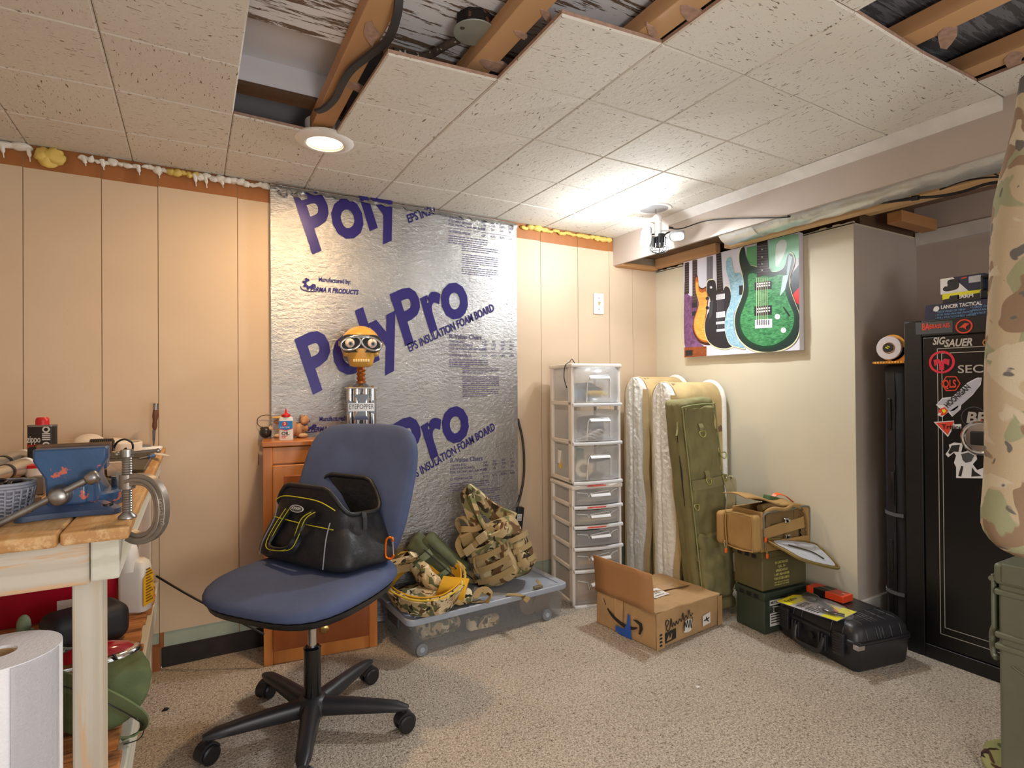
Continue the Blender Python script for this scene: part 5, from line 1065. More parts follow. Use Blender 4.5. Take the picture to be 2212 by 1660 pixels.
# ---- ammo cans
def ammo(name, label, loc, rz, size, m, z=0):
    w_, d_, h = size; t = thing(name, label, 'ammo can', (loc[0], loc[1], z), rz)
    obj('can_body', MB().rbox((w_/2, d_/2, h*.44), (w_, d_, h*.88), .006, 2).rbox((w_/2, d_/2, h*.80), (w_+.003, d_+.003, .006), .002), m, t, smooth=45)
    ld = obj('lid', MB().rbox((w_/2, d_/2, h-.013), (w_+.008, d_+.008, .026), .004), m, t, smooth=45)
    obj('lid_rim', MB().bb((-.005, -.005, h-.030), (w_+.005, d_+.005, h-.024)), m, ld, bevel=.001)
    for q in range(3): obj('hinge_tab', MB().rbox((-.006, d_*(.25+.25*q), h-.022), (.004, .022, .016), .0015), M_blackp, ld)
    obj('latch', MB().rbox((w_+.006, d_/2, h*.70), (.006, .05, h*.4), .002), m, t)
    obj('carry_handle', MB().tube([(w_*.3, d_/2, h+.001), (w_*.32, d_/2, h+.004), (w_*.68, d_/2, h+.004), (w_*.7, d_/2, h+.001)], .003, 6), m, ld)
    return t
M_dgreen = mat('dark_green_enamel', (56, 66, 54), .4, var=.08, vs=10); M_odg = mat('olive_drab_enamel', (96, 88, 56), .5, var=.12, vs=8, spots=((60, 54, 36), 30, .72))
A0 = onz(0, 1652, 1373); AR = math.radians(-4); AS = (.275, .152, .175)
t = ammo('ammo_can', 'dark green ammo can with a white label, bottom of the stack', A0, AR, AS, M_dgreen)
Mf = frame((0, -.0015, 0), (1, 0, 0), (0, 0, 1)); M_ink2 = mat('label_ink', (30, 32, 30), .6, var=0)
lb_ = obj('label', MB().prism([(.03, .03), (.135, .03), (.135, .085), (.03, .085)], .0005, Mf), M_almond, t, smooth=0); obj('label_header', MB().prism([(.03, .118), (.14, .118), (.14, .140), (.03, .140)], .0005, Mf), M_almond, t, smooth=0)
text('label_print', 'MILITARY', .010, M_ink2, lb_, Mf @ T(.034, .125, .0008), bold=.0004); mb = MB()
for k_ in range(4): mb.bb((.036, .0-.0025, .075-k_*.011), (.115-.01*(k_ % 2), -.002, .079-k_*.011))
obj('label_print', mb, M_ink2, lb_); obj('label_figure', MB().prism([(.05, .088), (.062, .088), (.06, .112), (.052, .112)], .0005, Mf), M_almond, lb_, smooth=0)
Mu = T(A0.x, A0.y, 0, 0, 0, AR) @ Vector((-.006, .004, 0))
t = ammo('ammo_can', 'olive ammo can with yellow stencilled lettering stacked on the dark green can', Mu, AR, (.275, .152, .165), M_odg, .1805)
M_yl = mat('yellow_stencil', (206, 196, 112), .6, var=.1)
for k_, (s, wd_) in enumerate((('85 CARTRIDGES', .080), ('CAL .50', .044), ('LINKED M15A2', .072), ('1 API-T M20-4 API M8', .090), ('TONC LOT SBD L-SUB-TZ', .094))): text('stencil_print', s, .0105, M_yl, t, Mf @ T(.115, .108-k_*.017, .0006), align='CENTER', fit=wd_, bold=.0003)
for k_, s in enumerate(('4PI-T M20 LOT TW-18224', 'API M8 LOT TW-18238')): text('stencil_print', s, .006, M_yl, t, Mf @ T(.115, .026-k_*.010, .0006), align='CENTER', fit=.09)

# ---- coyote range bag
M_coy = fabric('coyote_nylon', (176, 140, 88), 500, .1, .75); M_coyd = fabric('coyote_inside', (126, 102, 66), 500, .1); M_orp = mat('orange_pull', (240, 104, 30), .4, var=0)
RB = T(A0.x, A0.y, .348, 0, 0, AR) @ Vector((-.012, -.006, 0))
t = thing('range_bag', 'coyote tan range bag with orange zipper pulls sitting on the ammo cans', 'bag', (RB.x, RB.y, .3475), AR)
w_, d_, h = .30, .165, .170
obj('bag_body', MB().bb((.004, .004, 0), (w_, .012, .04)).bb((.004, d_-.014, 0), (w_, d_, h)).bb((.0, .004, 0), (.012, d_, h)).bb((w_-.012, .004, 0), (w_, d_, h)).bb((.004, .004, 0), (w_, d_, .01)).warp(wob(.004, 20, 3), True), M_coy, t, bevel=.006)
obj('inner_panel', MB().grid(lambda u, v: (.02+.262*u, .028+.008*math.sin(u*7), .012+.150*v), 10, 6), M_coyd, t, solid=.004); obj('inner_divider', MB().bb((.02, .09, .01), (w_-.02, .096, h-.02)), M_coyd, t)
obj('elastic_band', MB().strap([(.012, .010, .075), (.10, .017, .083), (.20, .016, .092), (w_-.03, .012, .10)], .048, .004, (0, 0, 1)), M_coy, t, smooth=50)
for x in (.05, .225): obj('inner_strap', MB().strap([(x, .018, .015), (x, .020, .08), (x+.004, .018, h-.015)], .028, .003, (1, 0, 0)), M_coyd, t, smooth=50)
mb = MB().grid(lambda u, v: (w_-.045+.03*u, .012+.02*v+.004*math.sin(u*4+v*40), .03+.125*v), 4, 30); obj('gathered_edge', mb, M_coyd, t, solid=.004)
for z in (.048, .12): obj('tool_tip', MB().rbox((.158, .008, z), (.030, .012, .020), .004).warp(wob(.004, 90, z*100)), M_chrome, t, smooth=60)
obj('opening_zip', MB().tube([(.012, .006, .02), (.010, .004, .12), (.022, .004, h-.006), (.15, .006, h-.004), (w_-.02, .004, h), (w_-.004, .004, .13), (w_-.004, .006, .02)], .0045, 7, sub=5), mat('grey_zip', (120, 118, 104), .6), t, smooth=80)
ep = obj('end_pocket', MB().rbox((-.032, .070, .082), (.062, .150, .160), .022, 4, 4).warp(wob(.008, 14, 5)), M_coy, t, smooth=80, sub=1)
obj('pocket_piping', MB().tube([(-.062, y, z) for y, z in ((.002, .02), (.002, .15), (.012, .158), (.13, .158), (.14, .15), (.14, .02), (.13, .008), (.012, .008))], .003, 6, True, sub=3).warp(wob(.008, 14, 5)), M_coy, ep, smooth=80)
obj('rear_pocket', MB().rbox((-.012, .178, .078), (.11, .045, .145), .018, 3, 3), M_coy, t, smooth=80)
obj('top_flap', MB().grid(lambda u, v: (-.06+.30*u, .03+.13*v, h+.010+.050*(1-u)**1.5+.012*math.sin(v*3)+.010*math.sin(u*6)), 16, 8), M_coy, t, solid=.005, smooth=60)
obj('flap_holster', MB().tube([(.03, .04, h+.008), (.08, .04, h+.012), (.15, .045, h+.004)], [.016, .017, .014], 12), M_coyd, t, smooth=70)
obj('green_pouch', MB().rbox((.19, .12, h+.012), (.06, .04, .045), .006, rot=(0, .25, 0)), mat('green_webbing', (74, 98, 58), .8), t); obj('orange_strap', MB().strap([(.20, .12, h+.02), (.225, .115, h+.040), (.26, .10, h+.032), (.29, .08, h+.004)], .018, .003, (0, 1, .3)), M_orp, t, smooth=60)
obj('carry_handle', MB().tube([(.03, .02, h-.01), (.06, .0, h+.012), (.13, -.004, h+.002), (.19, .004, h+.012), (.24, .01, h-.004)], .008, 8, sub=4), M_coy, t, smooth=80)
fw = T(RB.x, RB.y, .3475, 0, 0, AR).inverted(); 
fpts = [fw @ ony(yy, x, y) for x, y, yy in ((1660, 1167, RB.y+.0), (1748, 1173, RB.y-.02), (1778, 1190, RB.y-.07), (1812, 1226, RB.y-.16), (1795, 1228, RB.y-.17), (1735, 1212, RB.y-.15), (1695, 1191, RB.y-.10))]
fc = sum(fpts, Vector())/7
mb = MB(); sp_ = spline(fpts, 5, True); n_ = len(sp_)
mb.add([fc+Vector((0, 0, -.004))]+sp_, [(0, 1+i, 1+(i+1) % n_) for i in range(n_)]); fo = obj('open_flap', mb, M_coy, t, solid=.006, smooth=60)
mb = MB(); up2 = Vector((0, -.2, .98)); mb.add([fc+up2*.004]+[fc+(p-fc)*.86+up2*.006 for p in sp_], [(0, 1+i, 1+(i+1) % n_) for i in range(n_)]); obj('mesh_lining', mb, mat('grey_mesh', (190, 192, 198), .8, var=.12, vs=40), fo, smooth=60)
obj('flap_zip', MB().tube([p+up2*.003 for p in sp_], .0042, 6, True), mat('olive_zip', (126, 112, 60), .6), fo, smooth=80)
obj('lining_zip', MB().tube([fc+(a-fc)*.5+up2*.009 for a in (fpts[0], fc+(fpts[2]-fc)*.3, fpts[3])], .003, 6, sub=4), mat('dark_zip', (60, 52, 34), .6), fo, smooth=80)
for k_, (x, y, z) in enumerate(((-.075, .13, -.012), (.012, -.010, -.010), (.002, -.012, .060), (w_+.004, .02, .075))):
    q = obj('zip_pull', MB().rbox((x, y, z), (.011, .008, .021), .003), M_orp, t)
    obj('pull_cord', MB().tube([(x-.003, y, z+.009), (x-.005, y+.003, z+.03), (x+.002, y+.008, z+.042), (x+.005, y+.003, z+.028), (x+.003, y, z+.009)], .0017, 5, sub=4), M_web, q, smooth=80)

# ---- black hard case with things on it
P0 = onz(.105, 1850, 1398); PR = math.radians(-10.5); PW, PD, PH = .29, .385, .170
P0 = P0+Vector((-.004, -.004, 0)); t = thing('hard_case', 'black ribbed waterproof hard case lying on the carpet before the safe', 'hard case', (P0.x, P0.y, 0), PR)
M_hard = mat('black_hard_plastic', (38, 38, 42), .38, var=.06, vs=20, bump=.08, bs=400)
hr = lambda x0, x1, y0, y1, r, z: [((x0+x1)/2+x, (y0+y1)/2+y, z) for x, y in rpoly(x1-x0, y1-y0, r, 5)]
obj('case_base', MB().loft([hr(.018, PW-.018, .018, PD-.018, .02, .002), hr(.012, PW-.012, .012, PD-.012, .024, .012), hr(.004, PW-.004, .004, PD-.004, .026, .096), hr(0, PW, 0, PD, .028, .098), hr(0, PW, 0, PD, .028, .104)]), M_hard, t, smooth=40)
ld = obj('case_lid', MB().loft([hr(0, PW, 0, PD, .028, .1055), hr(0, PW, 0, PD, .028, .113), hr(.006, PW-.006, .006, PD-.006, .03, .116), hr(.008, PW-.008, .008, PD-.008, .034, .14), hr(.016, PW-.016, .016, PD-.016, .036, .158), hr(.030, PW-.030, .030, PD-.030, .034, PH), hr(.06, PW-.06, .06, PD-.06, .02, PH+.001)]), M_hard, t, smooth=50)
for x in (.06, .11, .125, .14, .18, .23): obj('lid_rib', MB().tube([(x, .004, .118), (x, .012, .150), (x, .032, PH), (x, PD*.30, PH+.0015)], .0028, 6), M_hard, ld, smooth=80)
for y in (.065, .115, .25, .29): obj('lid_rib', MB().tube([(.004, y, .118), (.012, y, .150), (.032, y, PH), (PW-.032, y, PH), (PW-.012, y, .15)], .0034, 6), M_hard, ld, smooth=80)
for y0 in (.070, .325):
    lt = obj('latch', MB().rbox((-.006, y0, .090), (.014, .046, .085), .004), M_hard, t)
    for q in range(7): obj('latch_rib', MB().rbox((-.0135, y0, .060+q*.0095), (.004, .042, .004), .0015), M_blackp, lt)
hb = obj('handle', MB().tube([(-.006, .135, .086), (-.016, .137, .06), (-.022, .145, .036), (-.024, .17, .030), (-.024, .23, .030), (-.022, .255, .036), (-.016, .263, .06), (-.006, .265, .086)], .011, 10, sub=4), M_hard, t, smooth=80)
for y in (.122, .137, .152, .248, .263, .278): obj('handle_hinge', MB().rbox((-.009, y, .072), (.016, .008, .062), .003), M_hard, hb)
obj('front_strip', MB().bb((-.004, .11, .099), (.004, .29, .112)), M_hard, t, bevel=.002); obj('purge_valve', MB().cyl((-.004, .20, .068), (.01, .20, .068), .013), M_blackp, t)
for x, y in ((.006, -.003), (-.002, PD-.004)): obj('lock_plate', MB().rbox((x, y, .106), (.034, .022, .018), .002), M_chrome, t)
# blister pack
bp = [onz(PH+.006, *q) for q in ((1678, 1300), (1707, 1276), (1834, 1319), (1808, 1343))]
o_ = bp[0]; xd = (bp[3]-bp[0]); yd = (bp[1]-bp[0]); bl_, bh_ = xd.length, .148
Mb = frame(o_+Vector((0, 0, -.0005)), xd, yd)
t = thing('blister_pack', 'yellow carded battery tester pack with a tool under clear plastic on the black hard case', 'blister pack', Mb.translation); Mb.translation = Vector((0, 0, 0))
bl_ *= 1.0; M_yc = mat('yellow_card', (236, 226, 40), .4, var=0); M_gc = mat('grey_card', (188, 184, 188), .4, var=.05)
obj('card', MB().prism([(0, 0), (bl_, 0), (bl_, bh_), (.02, bh_), (0, bh_*.8)], .0015, Mb), M_gc, t, smooth=0)
obj('card_top', MB().prism([(0, 0), (.052, 0), (.068, bh_), (.02, bh_), (0, bh_*.8)], .0008, Mb, z0=.0015), M_yc, t, smooth=0); obj('card_bottom', MB().prism([(bl_-.06, 0), (bl_, 0), (bl_, bh_), (bl_-.05, bh_)], .0008, Mb, z0=.0015), M_yc, t, smooth=0)
text('card_print', 'Firstline', .020, M_ink2, t, Mb @ T(.034, .02, .0024, 0, 0, PI/2), bold=.0004, fit=.075); text('card_print', 'TESTER', .022, M_ink2, t, Mb @ T(.092, .012, .0018, 0, 0, PI/2), fit=.078, bold=.0006)
mb = MB()
for k_ in range(5): mb.bb((.108+k_*.011, .012, .0016), (.113+k_*.011, .06-.008*(k_ % 2), .0022))
mb.v = [Mb @ p for p in mb.v]; obj('card_print', mb, M_ink2, t)
M_blis = seethrough('clear_blister', (230, 234, 240), .2, .08); M_gun = mat('dark_grey_tool', (60, 58, 58), .25, var=.1, coat=.4)
tl_ = obj('tester_body', MB().ell((.075, bh_*.80, .016), (.036, .026, .016), 18, Mb).tube([(.10, bh_*.78, .016), (.14, bh_*.62, .014), (.18, bh_*.5, .012)], .008, 8, M=Mb, sub=4), M_gun, t, smooth=80)
obj('lead_arc', MB().tube([(.135, bh_*.42, .008), (.16, bh_*.26, .011), (.20, bh_*.24, .012), (.235, bh_*.38, .009)], [.007, .009, .008, .006], 8, M=Mb, sub=5), M_gun, t, smooth=80)
obj('coloured_leads', MB().tube([(.14, bh_*.78, .006), (.17, bh_*.66, .006), (.20, bh_*.52, .005)], .004, 6, M=Mb, sub=4), mat('red_lead', (206, 70, 50), .4), t, smooth=80)
obj('yellow_insert', MB().prism([(.13, bh_*.68), (.19, bh_*.66), (.19, bh_*.86), (.14, bh_*.9)], .001, Mb, z0=.002), mat('yellow_insert', (232, 200, 60), .4), t, smooth=0)
obj('blister', MB().ell((.14, bh_*.55, .002), (.115, .062, .030), 22, Mb).warp(lambda p: p), M_blis, t, smooth=80)
# orange box
q0, q1, q2 = onz(PH+.0035, 1742, 1279), onz(PH+.0035, 1820, 1305), onz(PH+.0035, 1842, 1297)
Mo = frame(q0, q1-q0, q2-q1); Lo = (q1-q0).length*1.02; t = thing('small_carton', 'slim orange and black carton on the hard case behind the yellow blister pack', 'box', q0); Mo.translation = Vector((0, 0, .0008))
M_oc = mat('orange_carton', (232, 78, 40), .4, var=.03)
obj('carton', MB().bb((0, 0, 0), (Lo, .068, .026), Mo), M_oc, t, bevel=.001)
bd3 = obj('black_band', MB().prism([(Lo*.20, -.0004), (Lo*.52, -.0004), (Lo*.58, .0684), (Lo*.30, .0684)], .0267, Mo, z0=-.0002), mat('black_card', (26, 26, 28), .35, var=0), t, smooth=0); obj('silver_mark', MB().prism([(Lo*.25, .034), (Lo*.74, .030), (Lo*.74, .034), (Lo*.25, .038)], .0006, Mo, z0=.0266), M_chrome, bd3, smooth=0)
obj('carton_print', MB().prism(rpoly(.012, .006, .001), .0005, Mo @ T(Lo*.86, .04, .0262)), M_almond, t, smooth=0)
# ================================================================ safe, case beside it, boxes on top, large can, hanging jacket
SX = 2.46
def SPt(X, Y, d=0): return onx(SX-d, 1860+X/3.193, 540+Y/3.193)
SY1, SY0, SH = 1.172, .56, 1.299
M_safe = mat('black_safe_paint', (22, 22, 24), .38, var=.08, vs=30, bump=.15, bs=300); M_safed = mat('black_safe_door', (15, 15, 17), .28, var=.05)
M_pin = mat('silver_pinstripe', (196, 194, 190), .35, .5, var=0); M_ored = mat('orange_red_print', (226, 66, 40), .5, var=0); M_greyst = mat('grey_sticker', (74, 76, 78), .5, var=.05)
SO = Vector((SX, (SY0+SY1)/2, 0)); t = thing('gun_safe', 'tall black gun safe covered in stickers in the wall recess', 'safe', SO)
obj('safe_body', MB().bb((.012, SY0-SO.y, .0), (.46, SY1-SO.y, SH)), M_safe, t, bevel=.006)
dy1, dy0, dz1, dz0 = SPt(420, 900).y, SY0+.05, SPt(430, 600).z, onx(SX, 1995, 1388).z
for lo, hi in (((0, dy1-SO.y, 0), (.02, SY1-SO.y, SH)), ((0, SY0-SO.y, 0), (.02, dy0-SO.y, SH)), ((0, dy0-SO.y, dz1), (.02, dy1-SO.y, SH)), ((0, dy0-SO.y, 0), (.02, dy1-SO.y, dz0))): obj('front_frame', MB().bb(lo, hi), M_safe, t, bevel=.003)
dr = obj('door', MB().bb((.002, dy0-SO.y+.004, dz0+.004), (.02, dy1-SO.y-.004, dz1-.004)), M_safed, t, bevel=.002)
MS = lambda X, Y, d=.0006: frame(SPt(X, Y)-SO+Vector((-d+.002, 0, 0)), (0, -1, 0), (0, 0, 1))
FD = .002
def spoly(pts, d=.0): return [(SO.y-p.y, p.z) for p in (SPt(X, Y) for X, Y in pts)]
def stick(nm, pts, m, d=.0005, parent=None, smooth_=0):
    return obj(nm, MB().prism(spoly(pts), .0005, frame(Vector((FD-d, 0, 0)), (0, -1, 0), (0, 0, 1))), m, parent or dr, smooth=0)
yo, yi = SPt(527, 900).y-SO.y, SPt(557, 900).y-SO.y; zo, zi = SPt(560, 681).z, SPt(600, 712).z; bo, bi = onx(SX, 2033, 1370).z, onx(SX, 2041, 1357).z
yr = dy0-SO.y
for yy, z0_, z1_ in ((yo, bo, zo), (yi, bi, zi), (yr+.04, bo, zo), (yr+.052, bi, zi)): obj('pinstripe', MB().bb((FD-.0009, yy-.0012, z0_), (FD, yy+.0012, z1_)), M_pin, dr)
for a_, b_, z in ((yr+.04, yo, zo), (yr+.052, yi, zi), (yr+.04, yo, bo), (yr+.052, yi, bi)): obj('pinstripe', MB().bb((FD-.0009, a_, z-.0012), (FD, b_, z+.0012)), M_pin, dr)
FD = 0.0
s_ = stick('banner_sticker', [(376, 503), (632, 488), (632, 570), (378, 586)], M_greyst, parent=t)
text('sticker_print', 'BRASS ASS', .0165, M_ored, s_, MS(473, 545, .0034), fit=.066, bold=.0006); text('sticker_print', 'BA', .028, M_ored, s_, MS(420, 556, .0034), fit=.026, bold=.001)
def ringp(cx, cy, r, nm, m, wd=.16, d=.0012, parent=None):
    c_ = SPt(cx, cy)-SO; R_ = abs(SPt(cx, cy-r).z-SPt(cx, cy).z); mb = MB(); n = 36
    M_ = frame(Vector((FD-d, c_.y, c_.z)), (0, -1, 0), (0, 0, 1)); o_ = circ(R_, n); i_ = circ(R_*(1-wd), n)
    mb.add([(x, y, 0) for x, y in o_+i_], [(k, (k+1) % n, n+(k+1) % n, n+k) for k in range(n)], M_); return obj(nm, mb, m, parent or dr, smooth=0), M_, R_
s_, M_, R_ = ringp(711, 528, 50, 'round_sticker', M_ored, .2, parent=t)
obj('sticker_mark', MB().prism([(-.6*R_, -.2*R_), (.1*R_, .45*R_), (.65*R_, .3*R_), (.2*R_, -.1*R_), (.3*R_, -.5*R_), (-.1*R_, -.15*R_)], .0003, M_), M_ored, s_, smooth=0)
FD = .002
text('brand_print', 'SIG', .028, M_pin, dr, MS(492, 655, .0012), shear=.25, bold=.0012, fit=.042); text('brand_print', 'SAUER', .028, M_pin, dr, MS(572, 670, .0012), shear=.25, bold=.0012, fit=.088)
text('brand_print', 'SECU', .030, M_pin, dr, MS(664, 850, .0012), fit=.110, bold=.0004)
M_xred = mat('crimson_sticker', (216, 40, 66), .45, var=0)
s_, M_, R_ = ringp(555, 775, 78, 'round_sticker', M_xred, .2)
obj('sticker_mark', MB().prism([(-.62*R_, .22*R_), (-.2*R_, .3*R_), (0, .05*R_), (.2*R_, .3*R_), (.62*R_, .22*R_), (.55*R_, -.35*R_), (.2*R_, -.1*R_), (.2*R_, -.7*R_), (-.2*R_, -.7*R_), (-.2*R_, -.1*R_), (-.55*R_, -.35*R_)], .0003, M_), M_xred, s_, smooth=0)
hx = [(550, 925), (585, 872), (655, 872), (686, 922), (655, 972), (585, 975)]
s_ = stick('hexagon_sticker', [(cx_, cy_) for cx_, cy_ in hx], M_ored, .0008); stick('sticker_mark', scaled(hx, .86), M_safed, .0014, s_); text('sticker_print', 'QLS', .030, M_ored, s_, MS(565, 950, .0026), fit=.042, bold=.001)
M_rk = mat('rocket_grey', (184, 184, 196), .45, var=.05); M_wst = mat('white_sticker', (226, 224, 226), .45, var=0)
body_ = [(575, 1080), (640, 1010), (740, 920), (800, 890), (826, 886), (822, 915), (790, 970), (700, 1060), (640, 1110), (600, 1115)]
s_ = stick('rocket_sticker', [(516, 1070), (560, 1022), (630, 1014)]+[(735, 915), (800, 882), (832, 882), (824, 930), (770, 1000), (690, 1072), (684, 1102), (628, 1152), (600, 1120), (560, 1155), (525, 1140), (548, 1100)], M_wst, .0006)
stick('rocket_body', body_, M_rk, .0012, s_); stick('rocket_fin', [(522, 1068), (562, 1028), (622, 1022), (580, 1070)], M_rk, .0012, s_); stick('rocket_fin', [(612, 1112), (668, 1075), (680, 1098), (630, 1146)], M_rk, .0012, s_)
stick('rocket_flame', [(540, 1100), (575, 1085), (600, 1110), (580, 1140), (545, 1145), (556, 1125), (530, 1125)], M_ored, .0012, s_); stick('rocket_flame', [(556, 1105), (575, 1098), (588, 1112), (572, 1130)], M_yc, .0018, s_)
p0_, p1_ = SPt(598, 1092), SPt(755, 952); Mt_ = frame(p0_-SO+Vector((-.0006, 0, 0)), p1_-p0_, (0, 0, 1)); text('sticker_print', 'HOONIGAN', .020, M_ink2, s_, Mt_, fit=(p1_-p0_).length, bold=.0006)
s_ = stick('triangle_sticker', [(500, 1188), (640, 1178), (642, 1205), (690, 1202), (692, 1232), (632, 1236), (598, 1292)], M_wst, .0006); stick('red_triangle', [(515, 1194), (642, 1184), (597, 1278)], M_ored, .0012, s_); text('sticker_print', 'Trijicon', .018, M_ink2, s_, MS(556, 1234, .0026), fit=.080, bold=.0003)
s_, M_, R_ = ringp(778, 1157, 74, 'circle_sticker', M_greyst, .06); text('sticker_print', 'BP', .040, M_pin, s_, MS(722, 1190, .0016), fit=.064, bold=.002, shear=.15); stick('orange_diamond', [(810, 1180), (824, 1166), (840, 1180), (825, 1195)], M_ored, .0010, s_)
s_ = stick('oval_sticker', [(835, 640), (845, 620), (890, 612), (930, 615), (940, 635), (930, 655), (885, 662), (845, 660)], mat('amber_sticker', (216, 140, 50), .5, var=0), .0006); stick('sticker_mark', [(842, 640), (852, 626), (890, 620), (926, 622), (932, 636), (924, 650), (886, 655), (850, 653)], M_safed, .0012, s_)
# plain figure-like sticker kept generic
bl2 = [(655, 1575), (655, 1500), (640, 1470), (655, 1420), (640, 1400), (600, 1432), (582, 1410), (610, 1370), (605, 1345), (640, 1330), (690, 1335), (715, 1298), (732, 1305), (700, 1352), (690, 1400), (740, 1385), (790, 1400), (800, 1445), (770, 1480), (800, 1520), (840, 1505), (866, 1530), (858, 1578)]
s_ = stick('cutout_sticker', bl2, M_wst, .0006); stick('sticker_mark', [(625, 1350), (680, 1345), (670, 1395), (640, 1392), (612, 1412), (600, 1400)], M_ink2, .0012, s_); stick('sticker_mark', [(690, 1410), (740, 1398), (780, 1420), (760, 1460), (720, 1470), (700, 1450)], M_greyst, .0012, s_); stick('sticker_mark', [(670, 1560), (690, 1490), (705, 1495), (690, 1565)], M_ink2, .0012, s_); stick('sticker_mark', [(760, 1565), (765, 1500), (785, 1530), (830, 1560)], M_ink2, .0012, s_)
c_ = SPt(832, 1300)-SO; lk = obj('lock_dial', MB().lathe([(.060, 0), (.062, .010), (.055, .016), (.050, .014), (.048, .006), (.002, .006)], 40, frame(Vector((.002, c_.y, c_.z)), (0, -1, 0), (0, 0, 1))), M_chrome, dr, smooth=50)
obj('keypad', MB().rbox((-.012, c_.y, c_.z), (.016, .056, .050), .004), M_blackp, lk); obj('dial_lever', MB().tube([(-.014, c_.y-.02, c_.z+.02), (-.012, c_.y-.03, c_.z+.07), (-.004, c_.y-.036, c_.z+.15)], [.009, .008, .004], 8, sub=5), M_chrome, lk, smooth=80)
# boxes on top of the safe
def topbox(nm, label, X0, X1, Y0, Y1, x, dp, m, rot=0):
    a_, b_ = onx(x, 1860+X0/3.193, 540+Y1/3.193), onx(x, 1860+X1/3.193, 540+Y1/3.193); zt_ = onx(x, 1860+X0/3.193, 540+Y0/3.193).z
    z0_ = a_.z; t = thing(nm, label, 'box', (x, a_.y, z0_), rot); obj('carton', MB().bb((0, -(a_.y-b_.y), 0), (dp, 0, zt_-z0_)), m, t, bevel=.0015); return t, a_.y-b_.y, zt_-z0_
M_dblue = mat('dark_blue_card', (34, 40, 66), .4, var=.08, vs=20); M_cyan = mat('pale_blue_print', (120, 176, 220), .5, var=0)
zs_ = onx(2.52, 1860+440/3.193, 540+450/3.193).z
t, W2, H2 = topbox('scope_box', 'long dark blue carton with white lettering on top of the safe', 440, 960, 338, 450, 2.52, .12, M_dblue); t.location.z = SH+.0005; BH0 = H2
Mq = frame((-.0006, 0, 0), (0, -1, 0), (0, 0, 1)); text('box_print', 'LANCER TACTICAL', .014, M_almond, t, Mq @ T(.055, H2-.020, 0), fit=.13, bold=.0005)
obj('box_logo', MB().prism(sp2([(.03, H2-.024), (.034, H2-.010), (.045, H2-.008), (.05, H2-.018), (.042, H2-.028)], 3), .0004, Mq), M_almond, t, smooth=0)
for k_, (a_, b_) in enumerate((('• WIDE FIELD OF VIEW', '• LARGE CHAMP DE VISION'), ('• FOG AND WATER PROOF', "• RESISTANT A L'EAU ET AU BROUILLARD"), ('• FULL MULTICOATED LENSES', '• LENTILLE TRAITEE MULTICOUCHE'))):
    text('box_print', a_, .0072, M_cyan, t, Mq @ T(.036, H2-.034-k_*.0115, 0)); text('box_print', b_, .0072, M_cyan, t, Mq @ T(.150, H2-.030-k_*.0115, 0))
z1_ = SH+.001+BH0
t, W2, H2 = topbox('sight_carton', 'black and yellow sight carton on the long dark blue carton', 562, 830, 258, 328, 2.55, .09, mat('black_carton', (30, 28, 26), .4, var=.1)); t.location.z = z1_; z2_ = z1_+H2+.0005
obj('yellow_panel', MB().prism([(0, H2*.45), (0, H2), (W2, H2), (W2, H2*.72)], .0004, Mq), M_yc, t, smooth=0); obj('printed_sight', MB().prism([(.008, .004), (.014, .016), (.022, .020), (.026, .030), (.055, .030), (.056, .012), (.04, .004)], .0005, Mq @ T(0, 0, .0004)), M_blackp, t, smooth=0); text('box_print', 'EARM', .014, M_almond, t, Mq @ T(W2-.075, H2*.38, .0006), fit=.05, bold=.0006)
t, W2, H2 = topbox('sight_carton', 'white and dark blue sight carton, topmost of the stack on the safe', 548, 850, 148, 256, 2.56, .08, M_dblue, .0); t.location.z = z2_
obj('white_panel', MB().prism([(0, 0), (0, H2), (W2*.30, H2), (W2*.66, 0)], .0004, Mq), M_almond, t, smooth=0); obj('printed_sight', MB().prism(sp2([(.008, .020), (.016, .030), (.024, .030), (.026, .052), (.058, .052), (.062, .030), (.055, .014), (.02, .010)], 3), .0004, Mq @ T(0, 0, .0004)), M_blackp, t, smooth=0)
obj('price_label', MB().prism([(W2*.66, H2*.50), (W2*.93, H2*.50), (W2*.93, H2*.9), (W2*.66, H2*.9)], .0004, Mq), mat('silver_label', (190, 190, 194), .3, var=.1, vs=60), t, smooth=0); obj('red_mark', MB().prism([(W2*.50, H2*.80), (W2*.62, H2*.84), (W2*.62, H2*.92), (W2*.50, H2*.88)], .0004, Mq), M_ored, t, smooth=0)
hp_ = onx(2.56, 2131, 626); t = thing('holographic_sight', 'black holographic gun sight standing on the cartons on the safe', 'gun sight', (2.58, hp_.y-.01, z1_), .2)
mb = MB(); 
for y in (-.026, .026): mb.bb((-.02, y-.004, .03), (.02, y+.004, .088))
obj('base', MB().rbox((0, 0, .018), (.09, .058, .034), .005), M_blackp, t); obj('hood_side', MB().rbox((0, -.026, .058), (.05, .008, .056), .003), M_blackp, t); obj('hood_side', MB().rbox((0, .026, .058), (.05, .008, .056), .003), M_blackp, t); obj('hood_top', MB().rbox((0, 0, .085), (.05, .06, .008), .003), M_blackp, t); obj('lens', MB().bb((-.002, -.022, .034), (.002, .022, .081)), seethrough('tinted_lens', (80, 90, 96), .6, .05), t); obj('yellow_mark', MB().bb((-.0458, -.014, .014), (-.0448, .006, .026)), M_yc, t)

